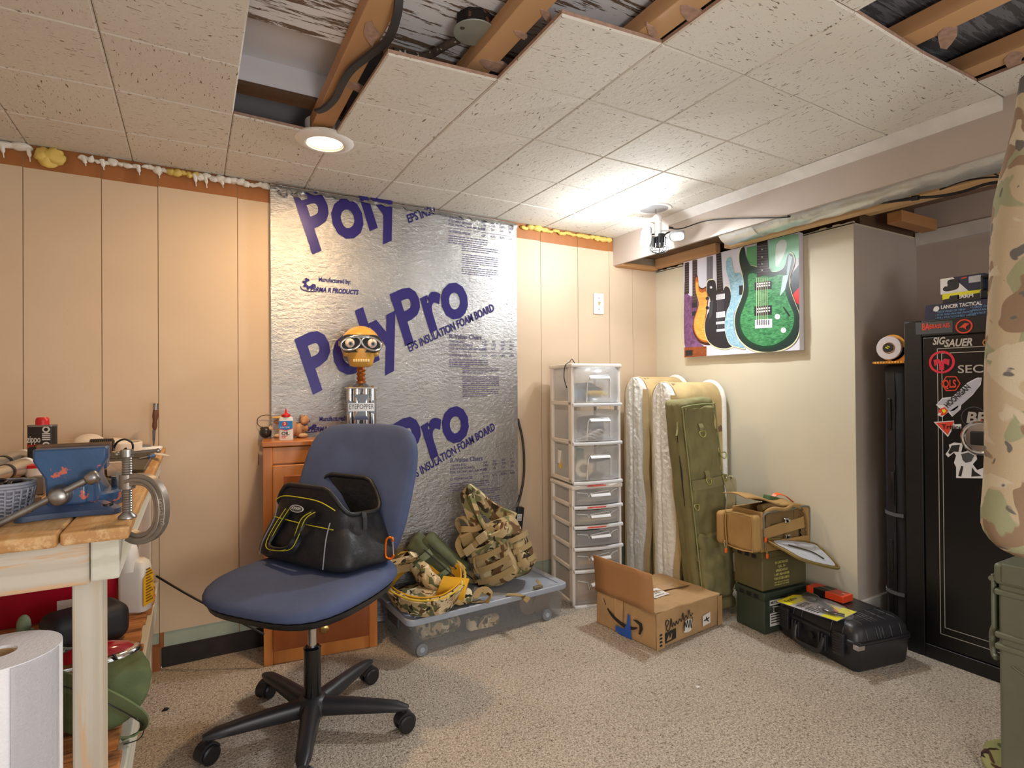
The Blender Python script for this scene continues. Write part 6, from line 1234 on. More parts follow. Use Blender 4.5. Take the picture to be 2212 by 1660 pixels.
# ---- tall black case in the gap and angle tool on it
CXb = 2.50; cy1, cy0 = onx(CXb, 1908, 900).y, 1.186; cht = onx(CXb, 1925, 787).z
t = thing('rifle_case', 'tall narrow black rifle case standing between the wall corner and the safe', 'gun case', (CXb, (cy0+cy1)/2, 0)); cyc = (cy0+cy1)/2; cw = cy1-cy0
M_bn = fabric('black_nylon', (46, 46, 50), 500, .15, .7)
obj('case_body', MB().rbox((.17, 0, cht/2), (.34, cw, cht), .02, 3, 8).warp(wob(.005, 9, 2)).warp(lambda p: Vector((p.x, p.y, max(p.z, .001)))), M_bn, t, smooth=60)
obj('zip_strip', MB().strap([(-.001, .012, .02), (-.004, .010, .4), (-.002, .012, .8), (.0, .012, cht-.03)], .030, .005, (0, 1, 0)), M_blackp, t)
for z in (.08, .28, .56, .86): obj('zip_teeth', MB().rbox((-.006, .012+.004*math.sin(z*9), z+.07), (.006, .012, .13), .002).warp(wob(.004, 60, z)), mat('dull_black_teeth', (24, 24, 26), .3, var=.2), t)
for z in (.20, .52): obj('strap', MB().strap([(.02, cw/2+.004, z+.01), (-.006, cw/2-.01, z+.006), (-.008, 0, z), (-.006, -cw/2+.01, z)], .014, .003, (0, 0, 1)), mat('grey_strap', (92, 92, 96), .7), t)
p = onx(CXb-.02, 1921, 752); t = thing('angle_tool', 'orange angle tool with a clear round dial on the tall black rifle case', 'measuring tool', (p.x, p.y, cht+.001))
M_ot = mat('orange_tool_plastic', (236, 160, 50), .45, var=.05); R_ = .052; cz2 = p.z-cht-.001
obj('ruler_bar', MB().bb((-.012, -.06, .0), (.03, .060, .010)), M_ot, t, bevel=.002)
for q in range(11): obj('ruler_tick', MB().bb((-.0126, -.056+q*.011, .001), (-.012, -.0545+q*.011, .0095)), M_blackp, t)
obj('protractor_back', MB().cyl((.008, -.006, cz2), (.014, -.006, cz2), .054, n=40).bb((.008, -.058, .008), (.014, -.004, cz2)), M_ot, t)
obj('clear_dial', MB().cyl((-.006, .0, cz2), (.006, .0, cz2), R_-.004, n=40), mat('frosted_dial', (214, 206, 206), .3, var=.05), t, bevel=.002); obj('dial_ring', MB().tube([(-.007, .021*math.cos(a), cz2+.021*math.sin(a)) for a in [2*PI*q/28 for q in range(28)]], .002, 6, True), mat('copper_ring', (170, 120, 90), .3, .7), t, smooth=80)
hb2 = obj('dial_hub', MB().cyl((-.010, .0, cz2), (-.004, .0, cz2), .018, n=28), M_blackp, t); obj('hub_logo', MB().box((-.0105, .004, cz2), (.001, .012, .004), (.5, 0, 0)).box((-.0105, -.002, cz2+.005), (.001, .012, .003), (.5, 0, 0)), M_yc, hb2)

# ---- large olive ammo chest at the right edge
GXc, GYc = 1.80, .646; GH = zat(GXc, GYc, 2152, 1215); GW, GD = .36, .21
M_can = mat('worn_olive_grey_metal', (104, 108, 90), .5, .2, var=.12, vs=9, bump=.12, bs=60, spots=((132, 102, 78), 26, .72))
t = thing('ammo_chest', 'large worn olive metal ammo chest with a hinged latch at the right edge', 'ammo can', (GXc, GYc-GW/2, 0))
obj('can_body', MB().rbox((GD/2, 0, GH*.46), (GD, GW, GH*.92), .012, 3), M_can, t, smooth=45)
ld = obj('lid', MB().rbox((GD/2, 0, GH-.028), (GD+.014, GW+.014, .056), .012, 3), M_can, t, smooth=45)
obj('lid_clip', MB().rbox((-.009, GW/2-.05, GH-.022), (.008, .075, .05), .004), M_can, ld)
for z in (GH-.075, GH-.185, GH-.215): obj('body_rib', MB().rbox((GD/2, 0, z), (GD+.012, GW+.012, .016), .006), M_can, t, smooth=50)
lt = obj('latch_arm', MB().rbox((.03, GW/2+.012, GH-.105), (.05, .008, .14), .003), M_can, t); obj('latch_lever', MB().tube([(.03, GW/2+.014, GH-.17), (.03, GW/2+.022, GH-.20), (.03, GW/2+.020, GH-.245), (.02, GW/2+.010, GH-.255)], .008, 8, sub=4), M_can, lt, smooth=70); obj('latch_hinge', MB().cyl((.0, GW/2+.012, GH-.045), (.06, GW/2+.012, GH-.045), .007), M_can, lt)
obj('wire_catch', MB().tube([(-.003, GW/2-.03, GH-.255), (-.006, GW/2-.10, GH-.285), (-.006, GW/2-.17, GH-.28)], .0022, 6, sub=4), M_can, t)
q0 = onz(.0, 2140, 1672); tag(obj('stuff_sack', MB().ell((q0.x+.06, q0.y-.03, .035), (.10, .07, .036), 22).warp(wob(.014, 20, 4)).warp(lambda p: Vector((p.x, p.y, max(p.z, .001)))), camo('woodland', [(150, 150, 100), (92, 104, 64), (84, 60, 50), (58, 44, 44)], 12), smooth=80), 'small woodland camouflage sack on the carpet at the foot of the ammo chest', 'sack')
# ---- camouflage jacket hanging at the right edge
JD = 1.12; prof = [(2150, -300), (2160, -60), (2196, 120), (2212, 200), (2192, 300), (2166, 420), (2156, 520), (2150, 620), (2138, 720), (2145, 850), (2138, 1000), (2124, 1120), (2126, 1160), (2150, 1185), (2186, 1208)]
JB = F0*JD+R0*((2150-1106)/F_PX*JD+.20)
t = thing('camouflage_jacket', 'camouflage jacket hanging at the right edge of the room', 'jacket', (JB.x, JB.y, .70)); rings = []
JZ1 = CEIL-.16
for px, py in prof:
    z = CAM_Z-(py-830)/F_PX*JD
    if z > JZ1: continue
    left = (px+12-1106)/F_PX*JD-((2150-1106)/F_PX*JD+.20); cx_ = .06; rx = cx_-left; ry = .12*min(1, (JZ1+.05-z)*3)
    rings.append([R0*(cx_+rx*math.cos(a)*(1+.0*math.sin(5*a)))+F0*(ry*math.sin(a)*(1+.16*math.sin(6*a+z*3)+.08*math.sin(11*a)))+UP*(z-.70) for a in [2*PI*q/64 for q in range(64)]])
obj('jacket_body', MB().loft(rings[::-1]).warp(wob(.012, 9, 3)).warp(wob(.006, 24, 5)), camo('washed_multicam', [(184, 166, 138), (152, 152, 120), (142, 118, 96), (196, 182, 158), (106, 102, 98)], 8), t, smooth=80, sub=1)
obj('hanger_hook', MB().tube([R0*.06+UP*(JZ1-.70-.06), R0*.06+UP*(JZ1-.70+.06), R0*.075+UP*(JZ1-.70+.10), R0*.055+UP*(JZ1-.70+.135), R0*.035+UP*(JZ1-.70+.12)], .003, 7, sub=5), M_steel, t, smooth=80)
# ================================================================ workbench and what lies on it
BZ = .835
M_plank = wood('bench_plank', (204, 160, 104), (168, 118, 66), (9, 1.1, 9), .65, 0, 2.4, .3, (210, 172, 122)); M_wash = wood('whitewashed_beam_x', (206, 198, 184), (182, 170, 152), (1.2, 16, 16), .75, 0, 2.2, .2, (204, 168, 132)); M_washz = wood('whitewashed_post', (206, 200, 186), (180, 168, 150), (16, 16, 1.0), .75, 0, 2.2, .2, (206, 172, 136)); M_washy = wood('whitewashed_beam_y', (208, 206, 192), (186, 182, 164), (16, 1.0, 16), .75, 0, 2.2, .2); M_slat = wood('rough_slat', (206, 142, 84), (150, 92, 48), (1.3, 12, 12), .8, 0, 2.4, .5, (96, 58, 32))
t = thing('workbench', 'rough plank workbench with whitewashed legs along the left side', 'workbench', (-.45, 1.8, 0)); O = Vector((-.45, 1.8, 0))
def bbW(nm, lo, hi, m, bev=.003, w=0):
    mb = MB().bb(Vector(lo)-O, Vector(hi)-O)
    return obj(nm, mb, m, t, bevel=bev, smooth=0)
xs = [-.088, -.178, -.272, -.368, -.460, -.556, -.65, -.75, -.85]
for k_ in range(len(xs)-1): bbW('top_plank', (xs[k_+1]+.0012, 1.085+.006*math.sin(k_*5), BZ-.020), (xs[k_]-.0012, 2.50, BZ), M_plank, .004)
bbW('front_apron', (-.85, 1.118, .742), (-.1435, 1.148, BZ-.0205), M_wash, .004); bbW('side_beam', (-.142, 1.108, .748), (-.104, 2.49, BZ-.0205), M_washy, .003)
for y0, y1 in ((1.150, 1.222), (2.40, 2.465)):
    for x0 in (-.172, -.80): bbW('leg', (x0, y0, 0), (x0+.040, y1, BZ-.021), M_washz, .004)
y = .985; k_ = 0
while y < 2.45:
    e = -.122+.010*math.sin(k_*7.3); w_ = .084+.012*math.sin(k_*3.1); bbW('shelf_slat', (-.82, y, .343), (e, y+w_, .3565+.001*math.sin(k_*4)), M_slat, .003); y += w_+.003; k_ += 1
bbW('shelf_beam', (-.150, .99, .262), (-.112, 2.46, .3425), M_washy, .003); bbW('shelf_beam', (-.80, .99, .262), (-.76, 2.46, .3425), M_washy, .003)
for y0 in (1.15, 2.40): bbW('cross_beam', (-.76, y0+.01, .27), (-.172, y0+.04, .3425), M_wash, .003)
# vise
M_vb = mat('vise_blue_paint', (42, 76, 116), .35, var=.12, vs=20, bump=.25, bs=50, bd=.003, coat=.25, spots=((196, 96, 72), 26, .62)); M_brn = mat('brown_jaw_steel', (112, 84, 62), .5, .6, var=.25, vs=30)
t = thing('bench_vise', 'blue chipped bench vise bolted to the front of the workbench', 'vise', (-.183, 1.262, BZ+.0005))
base_o = sp2([(-.066, -.058), (-.03, -.050), (.03, -.050), (.062, -.058), (.072, -.04), (.056, -.005), (.058, .045), (.074, .085), (.055, .095), (0, .080), (-.055, .092), (-.07, .08), (-.056, .04), (-.056, -.005), (-.074, -.04)], 4)
obj('base', MB().loft([[(x, y, 0) for x, y in base_o], [(x, y, .009) for x, y in base_o], [(x*.86, y*.86, .014) for x, y in base_o], [(x*.62, y*.7, .022) for x, y in base_o]]), mat('grimy_blue_base', (58, 74, 104), .5, var=.25, vs=24, bump=.3, bs=60, bd=.003, spots=((150, 90, 74), 26, .63)), t, smooth=40)
for x, y in ((-.056, -.042), (.052, -.043), (.058, .082)): obj('bolt', MB().cyl((x, y, .010), (x, y, .017), .0085, n=16), M_blackp, t)
obj('swivel_plate', MB().lathe([(.052, .014), (.054, .018), (.054, .030), (.050, .034)], 36, T(.012, .022, 0)), M_vb, t, smooth=40)
obj('fixed_body', MB().loft([[(x, y, .030) for x, y in ((-.034, -.02), (.040, -.02), (.046, .07), (-.034, .07))], [(x, y, .055) for x, y in ((-.028, -.01), (.034, -.01), (.036, .066), (-.028, .066))], [(x, y, .085) for x, y in ((-.030, .015), (.036, .015), (.036, .06), (-.030, .06))], [(x, y, .098) for x, y in ((-.042, .012), (.048, .012), (.048, .05), (-.042, .05))], [(x, y, .112) for x, y in ((-.042, .010), (.048, .010), (.048, .05), (-.042, .05))]]), M_vb, t, bevel=.004)
obj('anvil', MB().rbox((.014, .085, .080), (.050, .05, .030), .006).rbox((.010, .07, .058), (.04, .05, .03), .006), M_vb, t, smooth=50)
fj = [(-.052, .118, 0), (.052, .118, 0), (.052, .098, 0), (.036, .068, 0), (.035, .050, 0), (.036, .022, 0), (-.034, .022, 0), (-.035, .05, 0), (-.036, .068, 0), (-.052, .098, 0)]
obj('moving_jaw', MB().loft([[(x*.96, -.044, z*.985) for x, z, _ in fj], [(x, -.036, z) for x, z, _ in fj], [(x, -.004, z) for x, z, _ in fj]]), M_vb, t, smooth=30, bevel=.003)
obj('jaw_cap', MB().bb((-.053, -.010, .100), (.053, -.001, .1235)), M_brn, t, bevel=.0015); obj('jaw_cap', MB().bb((-.053, .001, .100), (.053, .010, .1225)), M_brn, t, bevel=.0015)
obj('slide', MB().rbox((0, .0, .038), (.046, .10, .034), .005), M_vb, t)
obj('screw_hub', MB().lathe([(.016, 0), (.017, .012), (.013, .02), (.014, .034), (.010, .038)], 22, T(-.012, -.044, .040, PI/2)), M_steel, t, smooth=50)
hd = obj('handle_bar', MB().cyl((-.125, -.078, -.016), (.028, -.072, .066), .0052, n=14), M_steel, t, smooth=60); obj('handle_knob', MB().lathe([(.006, -.002), (.0105, .002), (.0115, .012), (.009, .018), (.003, .019)], 18, frame(Vector((.026, -.072, .064)), (0, 1, 0), (-.47, 0, .88)) @ T(0, 0, 0, -PI/2*0)), M_steel, hd, smooth=60)
obj('lock_bolt', MB().cyl((.060, .055, .022), (.060, .055, .052), .013, n=18).box((.060, .055, .054), (.007, .028, .012)), M_steel, t)
# c clamp
cpt = onz(BZ, 275, 1120); t = thing('c_clamp', 'steel C-clamp gripping the right edge of the workbench', 'clamp', (cpt.x, cpt.y, BZ+.0005), -YAW)
k = .785e-3; fr_ = [((x-275)*k, 0, (1120-y)*k) for x, y in ((272, 1042), (298, 1036), (325, 1042), (344, 1066), (350, 1100), (345, 1135), (326, 1158), (300, 1164), (280, 1156))]
mb = MB().strap(fr_, .016, .019, (0, 1, 0), sub=7); mb.strap(fr_, .024, .006, (0, 1, 0), sub=7)
M_cast = mat('cast_steel', (142, 132, 122), .45, .75, var=.2, vs=30, bump=.2, bs=120)
obj('clamp_frame', mb, M_cast, t, smooth=50, bevel=.002); obj('screw_boss', MB().cyl((0, 0, 1036*0+.050), (0, 0, .074), .012), M_cast, t)
prof_ = []
for q in range(46): prof_ += [(.0068 if q % 2 else .0078, .008+q*.0021)]
obj('screw', MB().lathe(prof_, 16), M_steel, t, smooth=50); obj('swivel_pad', MB().lathe([(.0135, 0), (.0135, .003), (.008, .009), (.006, .012)], 20), M_steel, t, smooth=50)
obj('screw_head', MB().cyl((0, 0, .104), (0, 0, .116), .0095, n=16), M_steel, t); obj('tommy_bar', MB().cyl((-.016, 0, .108), (.052, .0, .114), .003).ell((.053, 0, .114), .0042, 10).ell((-.017, 0, .108), .0042, 10), M_steel, t)
text('casting_print', '1425-2 1/2', .0062, mat('raised_letters', (196, 192, 186), .4, .7), t, frame(((349-275)*k, -.0090, (1075-1120)*k*-1), (0.1, 0, -1), (1, 0, .1)), fit=.045); text('casting_print', 'MADE IN', .006, M_steel, t, frame(((297-275)*k, -.0090, (1120-1042)*k), (1, 0, -.12), (0, 0, 1)), fit=.022)
def bt(px, py, z=BZ): return onz(z+.0005, px, py)
# lighter fluid can
p = bt(92, 1010); t = thing('lighter_fluid', 'black lighter fluid can with a red cap behind the blue vise', 'can', p, -.35)
M_bc = mat('black_can_label', (34, 34, 34), .35, var=.03); obj('can_body', MB().loft([[(x, y, z) for x, y in rpoly(.062, .030, .004)] for z in (0, .118)]), M_bc, t, bevel=.001); obj('can_top', MB().loft([[(x*k2, y*k2, z) for x, y in rpoly(.0635, .0315, .004)] for z, k2 in ((.116, 1), (.120, 1), (.121, .94))]), M_steel, t)
obj('cap', MB().lathe([(.016, .120), (.016, .132), (.015, .138), (.012, .142), (.004, .142)], 20, T(.0, 0, 0)), M_redp, t)
Mz = frame((0, -.0152, 0), (1, 0, 0), (0, 0, 1)); text('can_print', 'zippo', .020, M_almond, t, Mz @ T(-.030, .072, .0002), bold=.0004, fit=.034); text('can_print', 'lighter fluid', .009, M_ored, t, Mz @ T(-.030, .060, .0002), fit=.032)
for z in (.108, .064): s_ = obj('can_badge', MB().prism(circ(.0095, 20), .0005, Mz @ T(.018, z, 0)), M_almond, t, smooth=0); obj('badge_mark', MB().prism(circ(.0055, 6), .0004, Mz @ T(.018, z, .0005)), M_ink2, s_, smooth=0)
mb = MB()
for q in range(4): mb.bb((.008, -.0156, .078+q*.0055), (.028, -.0152, .081+q*.0055))
obj('can_print', mb, M_almond, t)
# headphones
p = bt(195, 962); p = Vector((-.325, 2.40, BZ+.0005)); t = thing('headphones', 'cream over-ear headphones lying on the back of the workbench', 'headphones', p)
M_cr = mat('cream_plastic', (226, 212, 196), .4, var=.02)
cp2 = onz(BZ+.05, 192, 945); cp2 = Vector((-.0, .02, 0)); ce = onz(BZ+.045, 193, 946)-p; ce = Vector((max(-.08, min(.08, ce.x)), min(.08, ce.y), 0))
c1, c2 = ony(2.40, 193, 948)-p, ony(2.38, 262, 966)-p
c1.z = .030; obj('ear_cup', MB().lathe([(.040, -.020), (.046, -.010), (.046, .012), (.034, .024), (.004, .027)], 28, T(c1.x, c1.y, c1.z, .5, .1)), M_cr, t, smooth=60); obj('ear_cup', MB().lathe([(.040, -.018), (.045, -.008), (.045, .010), (.034, .022), (.004, .024)], 28, T(c2.x-.02, c2.y+.03, .022, .15, .1)), M_cr, t, smooth=60)
hbp = [(c1.x+.03, c1.y-.01, .022), (c1.x+.07, c1.y-.05, .020), (c2.x+.005, c2.y-.04, .018), (c2.x+.050, c2.y-.02, .018), (c2.x+.052, c2.y+.02, .020), (c2.x+.02, c2.y+.05, .022)]
obj('headband', MB().strap(hbp, .034, .012, (0, 0, 1), sub=7), M_cr, t, smooth=60, bevel=.003); obj('headband_pad', MB().strap([Vector(q)+Vector((-.008, .002, 0)) for q in hbp[2:5]], .028, .006, (0, 0, 1), sub=7), mat('tan_pad', (190, 160, 124), .8), t, smooth=60)
# cord spool with karabiner loop
p = bt(218, 990); t = thing('cord_spool', 'black ribbed cord spool with a wire clip beside the blue vise', 'spool', p)
mb = MB()
for q in range(11): mb.tube([(-.025+q*.0055, .030*math.cos(a), .030+.030*math.sin(a)) for a in [2*PI*j/24 for j in range(24)]], .003, 6, True)
mb.cyl((-.028, 0, .030), (.035, 0, .030), .027); obj('wound_cord', mb, M_blackp, t, smooth=70)
obj('clip', MB().tube([(.035, -.01, .03), (.045, -.015, .05), (.065, -.02, .058), (.085, -.02, .045), (.085, -.02, .02), (.07, -.02, .008), (.06, -.02, .02), (.07, -.02, .03)], .0032, 7, sub=5), M_blackp, t, smooth=70)
# knife standing in the wood
p = Vector((-.126, 2.455, BZ)); z0_ = 0; t = thing('knife', 'small knife with a brown handle standing upright in the workbench', 'knife', p); zt_ = zat(p.x, p.y, 335, 872)-BZ
obj('blade', MB().loft([[(x*w_, y*w_, z) for x, y in ((-.0006, -.006), (.0006, -.006), (.0012, .006), (-.0012, .006))] for z, w_ in ((.0005, .15), (.03, .7), (zt_*.42, 1))], M=T(0, 0, 0, 0, .05, -1.0)), M_steel, t, smooth=0); hdl = obj('handle', MB().lathe([(.005, zt_*.42), (.0085, zt_*.5), (.0075, zt_*.62), (.010, zt_*.72), (.0085, zt_*.86)], 16, T(0, 0, 0, 0, .05)), mat('brown_leather_handle', (110, 66, 46), .5, var=.15, vs=90), t, smooth=70); obj('pommel', MB().lathe([(.0085, zt_*.86), (.009, zt_), (.002, zt_)], 16, T(0, 0, 0, 0, .05)), M_steel, t, smooth=50)
# spoon, remote, tray and small tools
p = bt(300, 985); sp0, sp1, sp2_, sp3 = bt(236, 980, BZ+.012), bt(300, 984, BZ+.010), bt(332, 979, BZ+.014), bt(368, 985, BZ+.020)
t = thing('spatula', 'white plastic leaf-shaped spoon overhanging the right edge of the workbench', 'spoon', sp1); mb = MB(); L = lambda q: q-sp1
pts = [sp0, sp0.lerp(sp1, .5), sp1, sp1.lerp(sp2_, .6), sp2_, sp2_.lerp(sp3, .4), sp2_.lerp(sp3, .8), sp3]; ws = [.010, .010, .012, .018, .034, .046, .026, .002]; sd_ = Vector((.3, 1, .0)); rings = []
for q, w_ in zip(pts, ws): c_ = L(q); s2 = sd_.normalized()*w_/2; rings.append([c_+s2, c_-s2, c_-s2-UP*.002, c_+s2-UP*.002])
obj('spoon_blade', mb.loft(rings), M_almond, t, smooth=60, sub=2)
p = bt(318, 960); p.y = 2.40; p.x = -.155; t = thing('white_dish', 'white oval rimmed tray with grey grip at the back corner of the workbench', 'dish', p); obj('shell', MB().loft([[(x*k2, y*k2, z) for x, y in circ(.060, 32, ry=.034)] for z, k2 in ((.0, .9), (.006, 1), (.012, 1), (.014, .95))]), M_almond, t, smooth=60); obj('grey_grip', MB().loft([[(x*k2-.012, y*k2, z) for x, y in circ(.038, 28, ry=.024)] for z, k2 in ((.013, 1), (.020, .9))]), mat('grey_rubber', (110, 112, 116), .7, bump=.4, bs=300), t, smooth=50)
tr = [bt(*q) for q in ((222, 1034), (312, 1034), (336, 988), (232, 992))]; pc = sum(tr, Vector())/4; t = thing('tray', 'dark grey shallow metal tray on the right of the workbench', 'tray', pc)
o_ = [q-pc for q in tr]; obj('tray_floor', MB().loft([[q*.88 for q in o_], [q*.88+UP*.003 for q in o_]]), mat('dark_grey_metal', (88, 84, 78), .5, .4, var=.1), t); mb = MB()
obj('tray_wall', MB().loft([[q*.88 for q in o_], [q*1.0+UP*.022 for q in o_], [q*.97+UP*.023 for q in o_], [q*.86+UP*.004 for q in o_]], False), mat('dark_grey_metal_rim', (96, 92, 84), .5, .4), t, smooth=0)
w0 = [onz(BZ+.006, 232, 1030), onz(BZ+.006, 269, 1026), onz(BZ+.05, 271, 998), onz(BZ+.05, 230, 1000)]; pc = sum(w0, Vector())/4; tag(obj('white_card', MB().loft([w0, [q+Vector((0, .012, 0)) for q in w0]]), M_almond, smooth=0), 'white card block propped against the dark grey tray', 'card')
s0, s1 = bt(272, 985, BZ+.03), bt(334, 981, BZ+.03); s0, s1 = onz(BZ+.026, 300, 992), onz(BZ+.026, 333, 985); t = thing('screwdriver', 'thin screwdriver resting across the dark grey tray', 'screwdriver', s0); obj('shaft', MB().cyl((0, 0, 0), (s1-s0)*.6, .003), M_steel, t); obj('grip', MB().cyl((s1-s0)*.6, (s1-s0), .0055, .005), mat('blue_grip', (70, 96, 130), .4), t)
p = bt(262, 990); tag(obj('rubber_bands', MB().tube([p+Vector((.03*math.cos(a), .02*math.sin(a), .012+.010*math.sin(2*a))) for a in [2*PI*q/16 for q in range(16)]], .003, 6, True, sub=2).tube([p+Vector((.022*math.cos(a)+.008, .03*math.sin(a), .010+.008*math.cos(3*a))) for a in [2*PI*q/16 for q in range(16)]], .003, 6, True, sub=2), mat('tan_rubber', (206, 180, 140), .6), smooth=70), 'tangled tan rubber bands between the spool and the clamp', 'rubber bands')
def torch(label, a_, b_, r_):
    d_ = b_-a_; t = thing('flashlight', label, 'flashlight', a_); Mf = frame((0, 0, r_), (d_.cross(UP)), UP.cross(d_).cross(d_)) ; L_ = d_.length; Mf = Matrix.Translation((0, 0, r_)) @ d_.to_track_quat('Z', 'Y').to_matrix().to_4x4()
    mt_ = mat('brushed_aluminium', (196, 190, 182), .3, .85, var=.1, vs=30)
    obj('barrel', MB().lathe([(r_*.8, 0), (r_*.8, L_*.62), (r_, L_*.70), (r_, L_)], 22, Mf), mt_, t, smooth=40); obj('head_ring', MB().lathe([(r_*1.04, L_*.93), (r_*1.04, L_), (r_*.8, L_+.002)], 22, Mf), M_almond, t, smooth=40); obj('clip', MB().lathe([(r_*.88, L_*.52), (r_*.9, L_*.55), (r_*.88, L_*.57)], 20, Mf), M_blackp, t, smooth=60)
torch('silver flashlight with a white end ring, the farther of the two on the bench', bt(-60, 1040), bt(52, 1008), .024); torch('silver flashlight lying nearest the grey basket', bt(-50, 1060), bt(56, 1026), .022)
p = bt(76, 1028); t = thing('lidded_tub', 'small white tub with a red lid behind the steel block', 'tub', p); obj('tub', MB().lathe([(.020, 0), (.024, .022), (.022, .023)], 24), M_almond, t, smooth=50); obj('lid', MB().lathe([(.025, .021), (.0255, .028), (.02, .030), (.002, .030)], 24), M_redp, t, smooth=50)
p = bt(84, 1068); tag(obj('steel_block', MB().rbox(p+Vector((0, 0, .019)), (.024, .03, .038), .003), M_cast, bevel=.001), 'worn steel block beside the blue vise', 'block')
p = bt(72, 1070); a_, b_ = bt(50, 1076), bt(98, 1058); t = thing('pocket_knife', 'black folding knife leaning by the grey basket', 'knife', a_); obj('scales', MB().strap([(0, 0, .008), (b_-a_)*.5+UP*.014, (b_-a_)+UP*.022], .016, .008, (0, -.5, 1), sub=4), M_blackp, t, bevel=.002); obj('liner', MB().strap([(0, .006, .006), (b_-a_)*.5+UP*.012+Vector((0, .006, 0)), (b_-a_)+UP*.02+Vector((0, .006, 0))], .012, .004, (0, -.5, 1), sub=4), M_cast, t)
a_, b_ = bt(44, 1088), bt(84, 1082); tag(obj('steel_bar', MB().strap([a_+UP*.005, b_+UP*.005], .022, .009, (0, 1, .1), sub=0), M_cast), 'flat grey steel bar between the basket and the vise', 'bar')
p = bt(52, 1046); tag(obj('black_pliers', MB().tube([p+Vector((-.01, .0, .006)), p+Vector((.02, .01, .008)), p+Vector((.05, .02, .006))], .006, 7, sub=4).tube([p+Vector((-.01, .012, .006)), p+Vector((.02, .012, .007)), p+Vector((.05, .03, .006))], .006, 7, sub=4), M_blackp, smooth=70), 'black handled pliers behind the grey basket', 'pliers')
p = bt(66, 1056); tag(obj('red_marker', MB().cyl(p+UP*.006, p+Vector((.03, .004, .006)), .006), M_redp), 'short red marker behind the folding knife', 'marker')
p = bt(248, 1056); tag(obj('magnet_block', MB().rbox(p+UP*.011, (.034, .03, .022), .003).rbox(p+Vector((.024, .006, .012)), (.014, .012, .010), .002), mat('grimy_block', (84, 78, 66), .6, .3, var=.2, vs=40)), 'grimy dark block between the vise and the clamp', 'block')
# woven basket
p = bt(4, 1136); p = bt(8, 1120); t = thing('woven_basket', 'grey woven plastic basket of small black parts at the left edge of the bench', 'basket', p)
M_bk = mat('grey_basket', (150, 152, 164), .5, var=.04); R1, R2, hB = .034, .042, .062
obj('basket_wall', MB().loft([[(r_*math.cos(a), r_*math.sin(a), z) for a in [2*PI*q/32 for q in range(32)]] for r_, z in ((R1*.9, .001), (R1-.0015, .003), (R2-.003, hB-.008), (R2-.005, hB-.008), (R1-.005, .005), (R1*.7, .004))]), mat('basket_inner', (120, 122, 132), .6), t, smooth=50)
for q in range(3): obj('rim_band', MB().tube([((R2+.001*q-.002)*math.cos(a), (R2+.001*q-.002)*math.sin(a), hB-.012+q*.005) for a in [2*PI*j/40 for j in range(40)]], .0028, 6, True), M_bk, t, smooth=70)
mb = MB()
for q in range(7):
    z = .005+q*.0062; r_ = R1+(R2-R1)*z/hB; mb.tube([((r_+.0014*math.sin(12*a+q*PI))*math.cos(a), (r_+.0014*math.sin(12*a+q*PI))*math.sin(a), z+.0014*math.sin(12*a)) for a in [2*PI*j/96 for j in range(96)]], .0020, 5, True)
for q in range(24): a = 2*PI*q/24; mb.tube([((R1+(R2-R1)*s+.0005)*math.cos(a), (R1+(R2-R1)*s+.0005)*math.sin(a), .004+s*(hB-.014)) for s in (0, .3, .6, 1)], .0018, 5)
obj('weave', mb, M_bk, t, smooth=70); mb = MB()
for q in range(5): mb.tube([Vector((.018*math.cos(q*2.1)+.010*math.cos(a), .016*math.sin(q*2.1)+.010*math.sin(a), hB-.010+.004*q*.5+.003*math.sin(a))) for a in [2*PI*j/14 for j in range(14)]], .003, 6, True, sub=1)
cbp = p; tag(obj('black_rings', mb.warp(lambda v: v+cbp, True), M_blackp, smooth=70), 'black rubber rings heaped in the grey woven basket', 'rings')

# ---------------------------------------------------------------- lower shelf
SZ = .3575
def sh(px, py, z=SZ): return onz(z+.0005, px, py)
r0 = sh(252, 1316); t = thing('red_bin', 'large translucent red plastic bin on the lower bench shelf', 'bin', (r0.x-.245, r0.y+.12, SZ+.001)); M_redb = mat('red_bin_plastic', (168, 18, 44), .28, var=.1, vs=5, coat=.3)
rr = lambda k2, z, kk=0: [(x, y, z) for x, y in rpoly(.53*k2-kk, .30*k2-kk, .04)]
obj('bin_body', MB().loft([rr(.92, 0), rr(.95, .01), rr(1.06, .30), rr(1.06, .30, .008), rr(.94, .012, .008), rr(.9, .006, .02)]), M_redb, t, smooth=40); obj('bin_rim', MB().tube([Vector(q) for q in rr(1.075, .30)], .007, 8, True), M_redb, t, smooth=70); obj('bin_label', MB().bb((.10, -.1465, .02), (.20, -.1455, .06)), M_almond, t)
p = sh(292, 1318); t = thing('spray_bottle', 'white spray bottle with a yellow label and red nozzle on the lower shelf', 'bottle', p, -.5); hb_ = zat(p.x, p.y, 290, 1160)-SZ
obj('bottle_body', MB().loft([[(x*a_, y*b_, z) for x, y in rpoly(.088, .052, .018)] for z, a_, b_ in ((0, .94, .94), (.004, 1, 1), (hb_*.58, 1, 1), (hb_*.66, .86, .9), (hb_*.70, .5, .7))]), M_wpl, t, smooth=50); obj('neck', MB().lathe([(.026, hb_*.55), (.027, hb_*.7), (.024, hb_*.82), (.018, hb_*.92)], 22, T(-.010, -.012, 0)), M_wpl, t, smooth=50); obj('nozzle', MB().lathe([(.018, hb_*.91), (.018, hb_*.97), (.010, hb_*1.0)], 20, T(-.010, -.012, 0)).rbox((-.006, -.03, hb_*.97), (.016, .05, .016), .004), M_redp, t, smooth=50)
lb_ = obj('label', MB().prism([(x, z) for x, z in ((-.030, .02), (.020, .02), (.020, hb_*.50), (.0, hb_*.58), (-.03, hb_*.45))], .0006, frame((.0445, 0, 0), (0, 1, 0), (0, 0, 1))), mat('amber_label', (236, 182, 40), .45, var=.05), t, smooth=0); mb = MB()
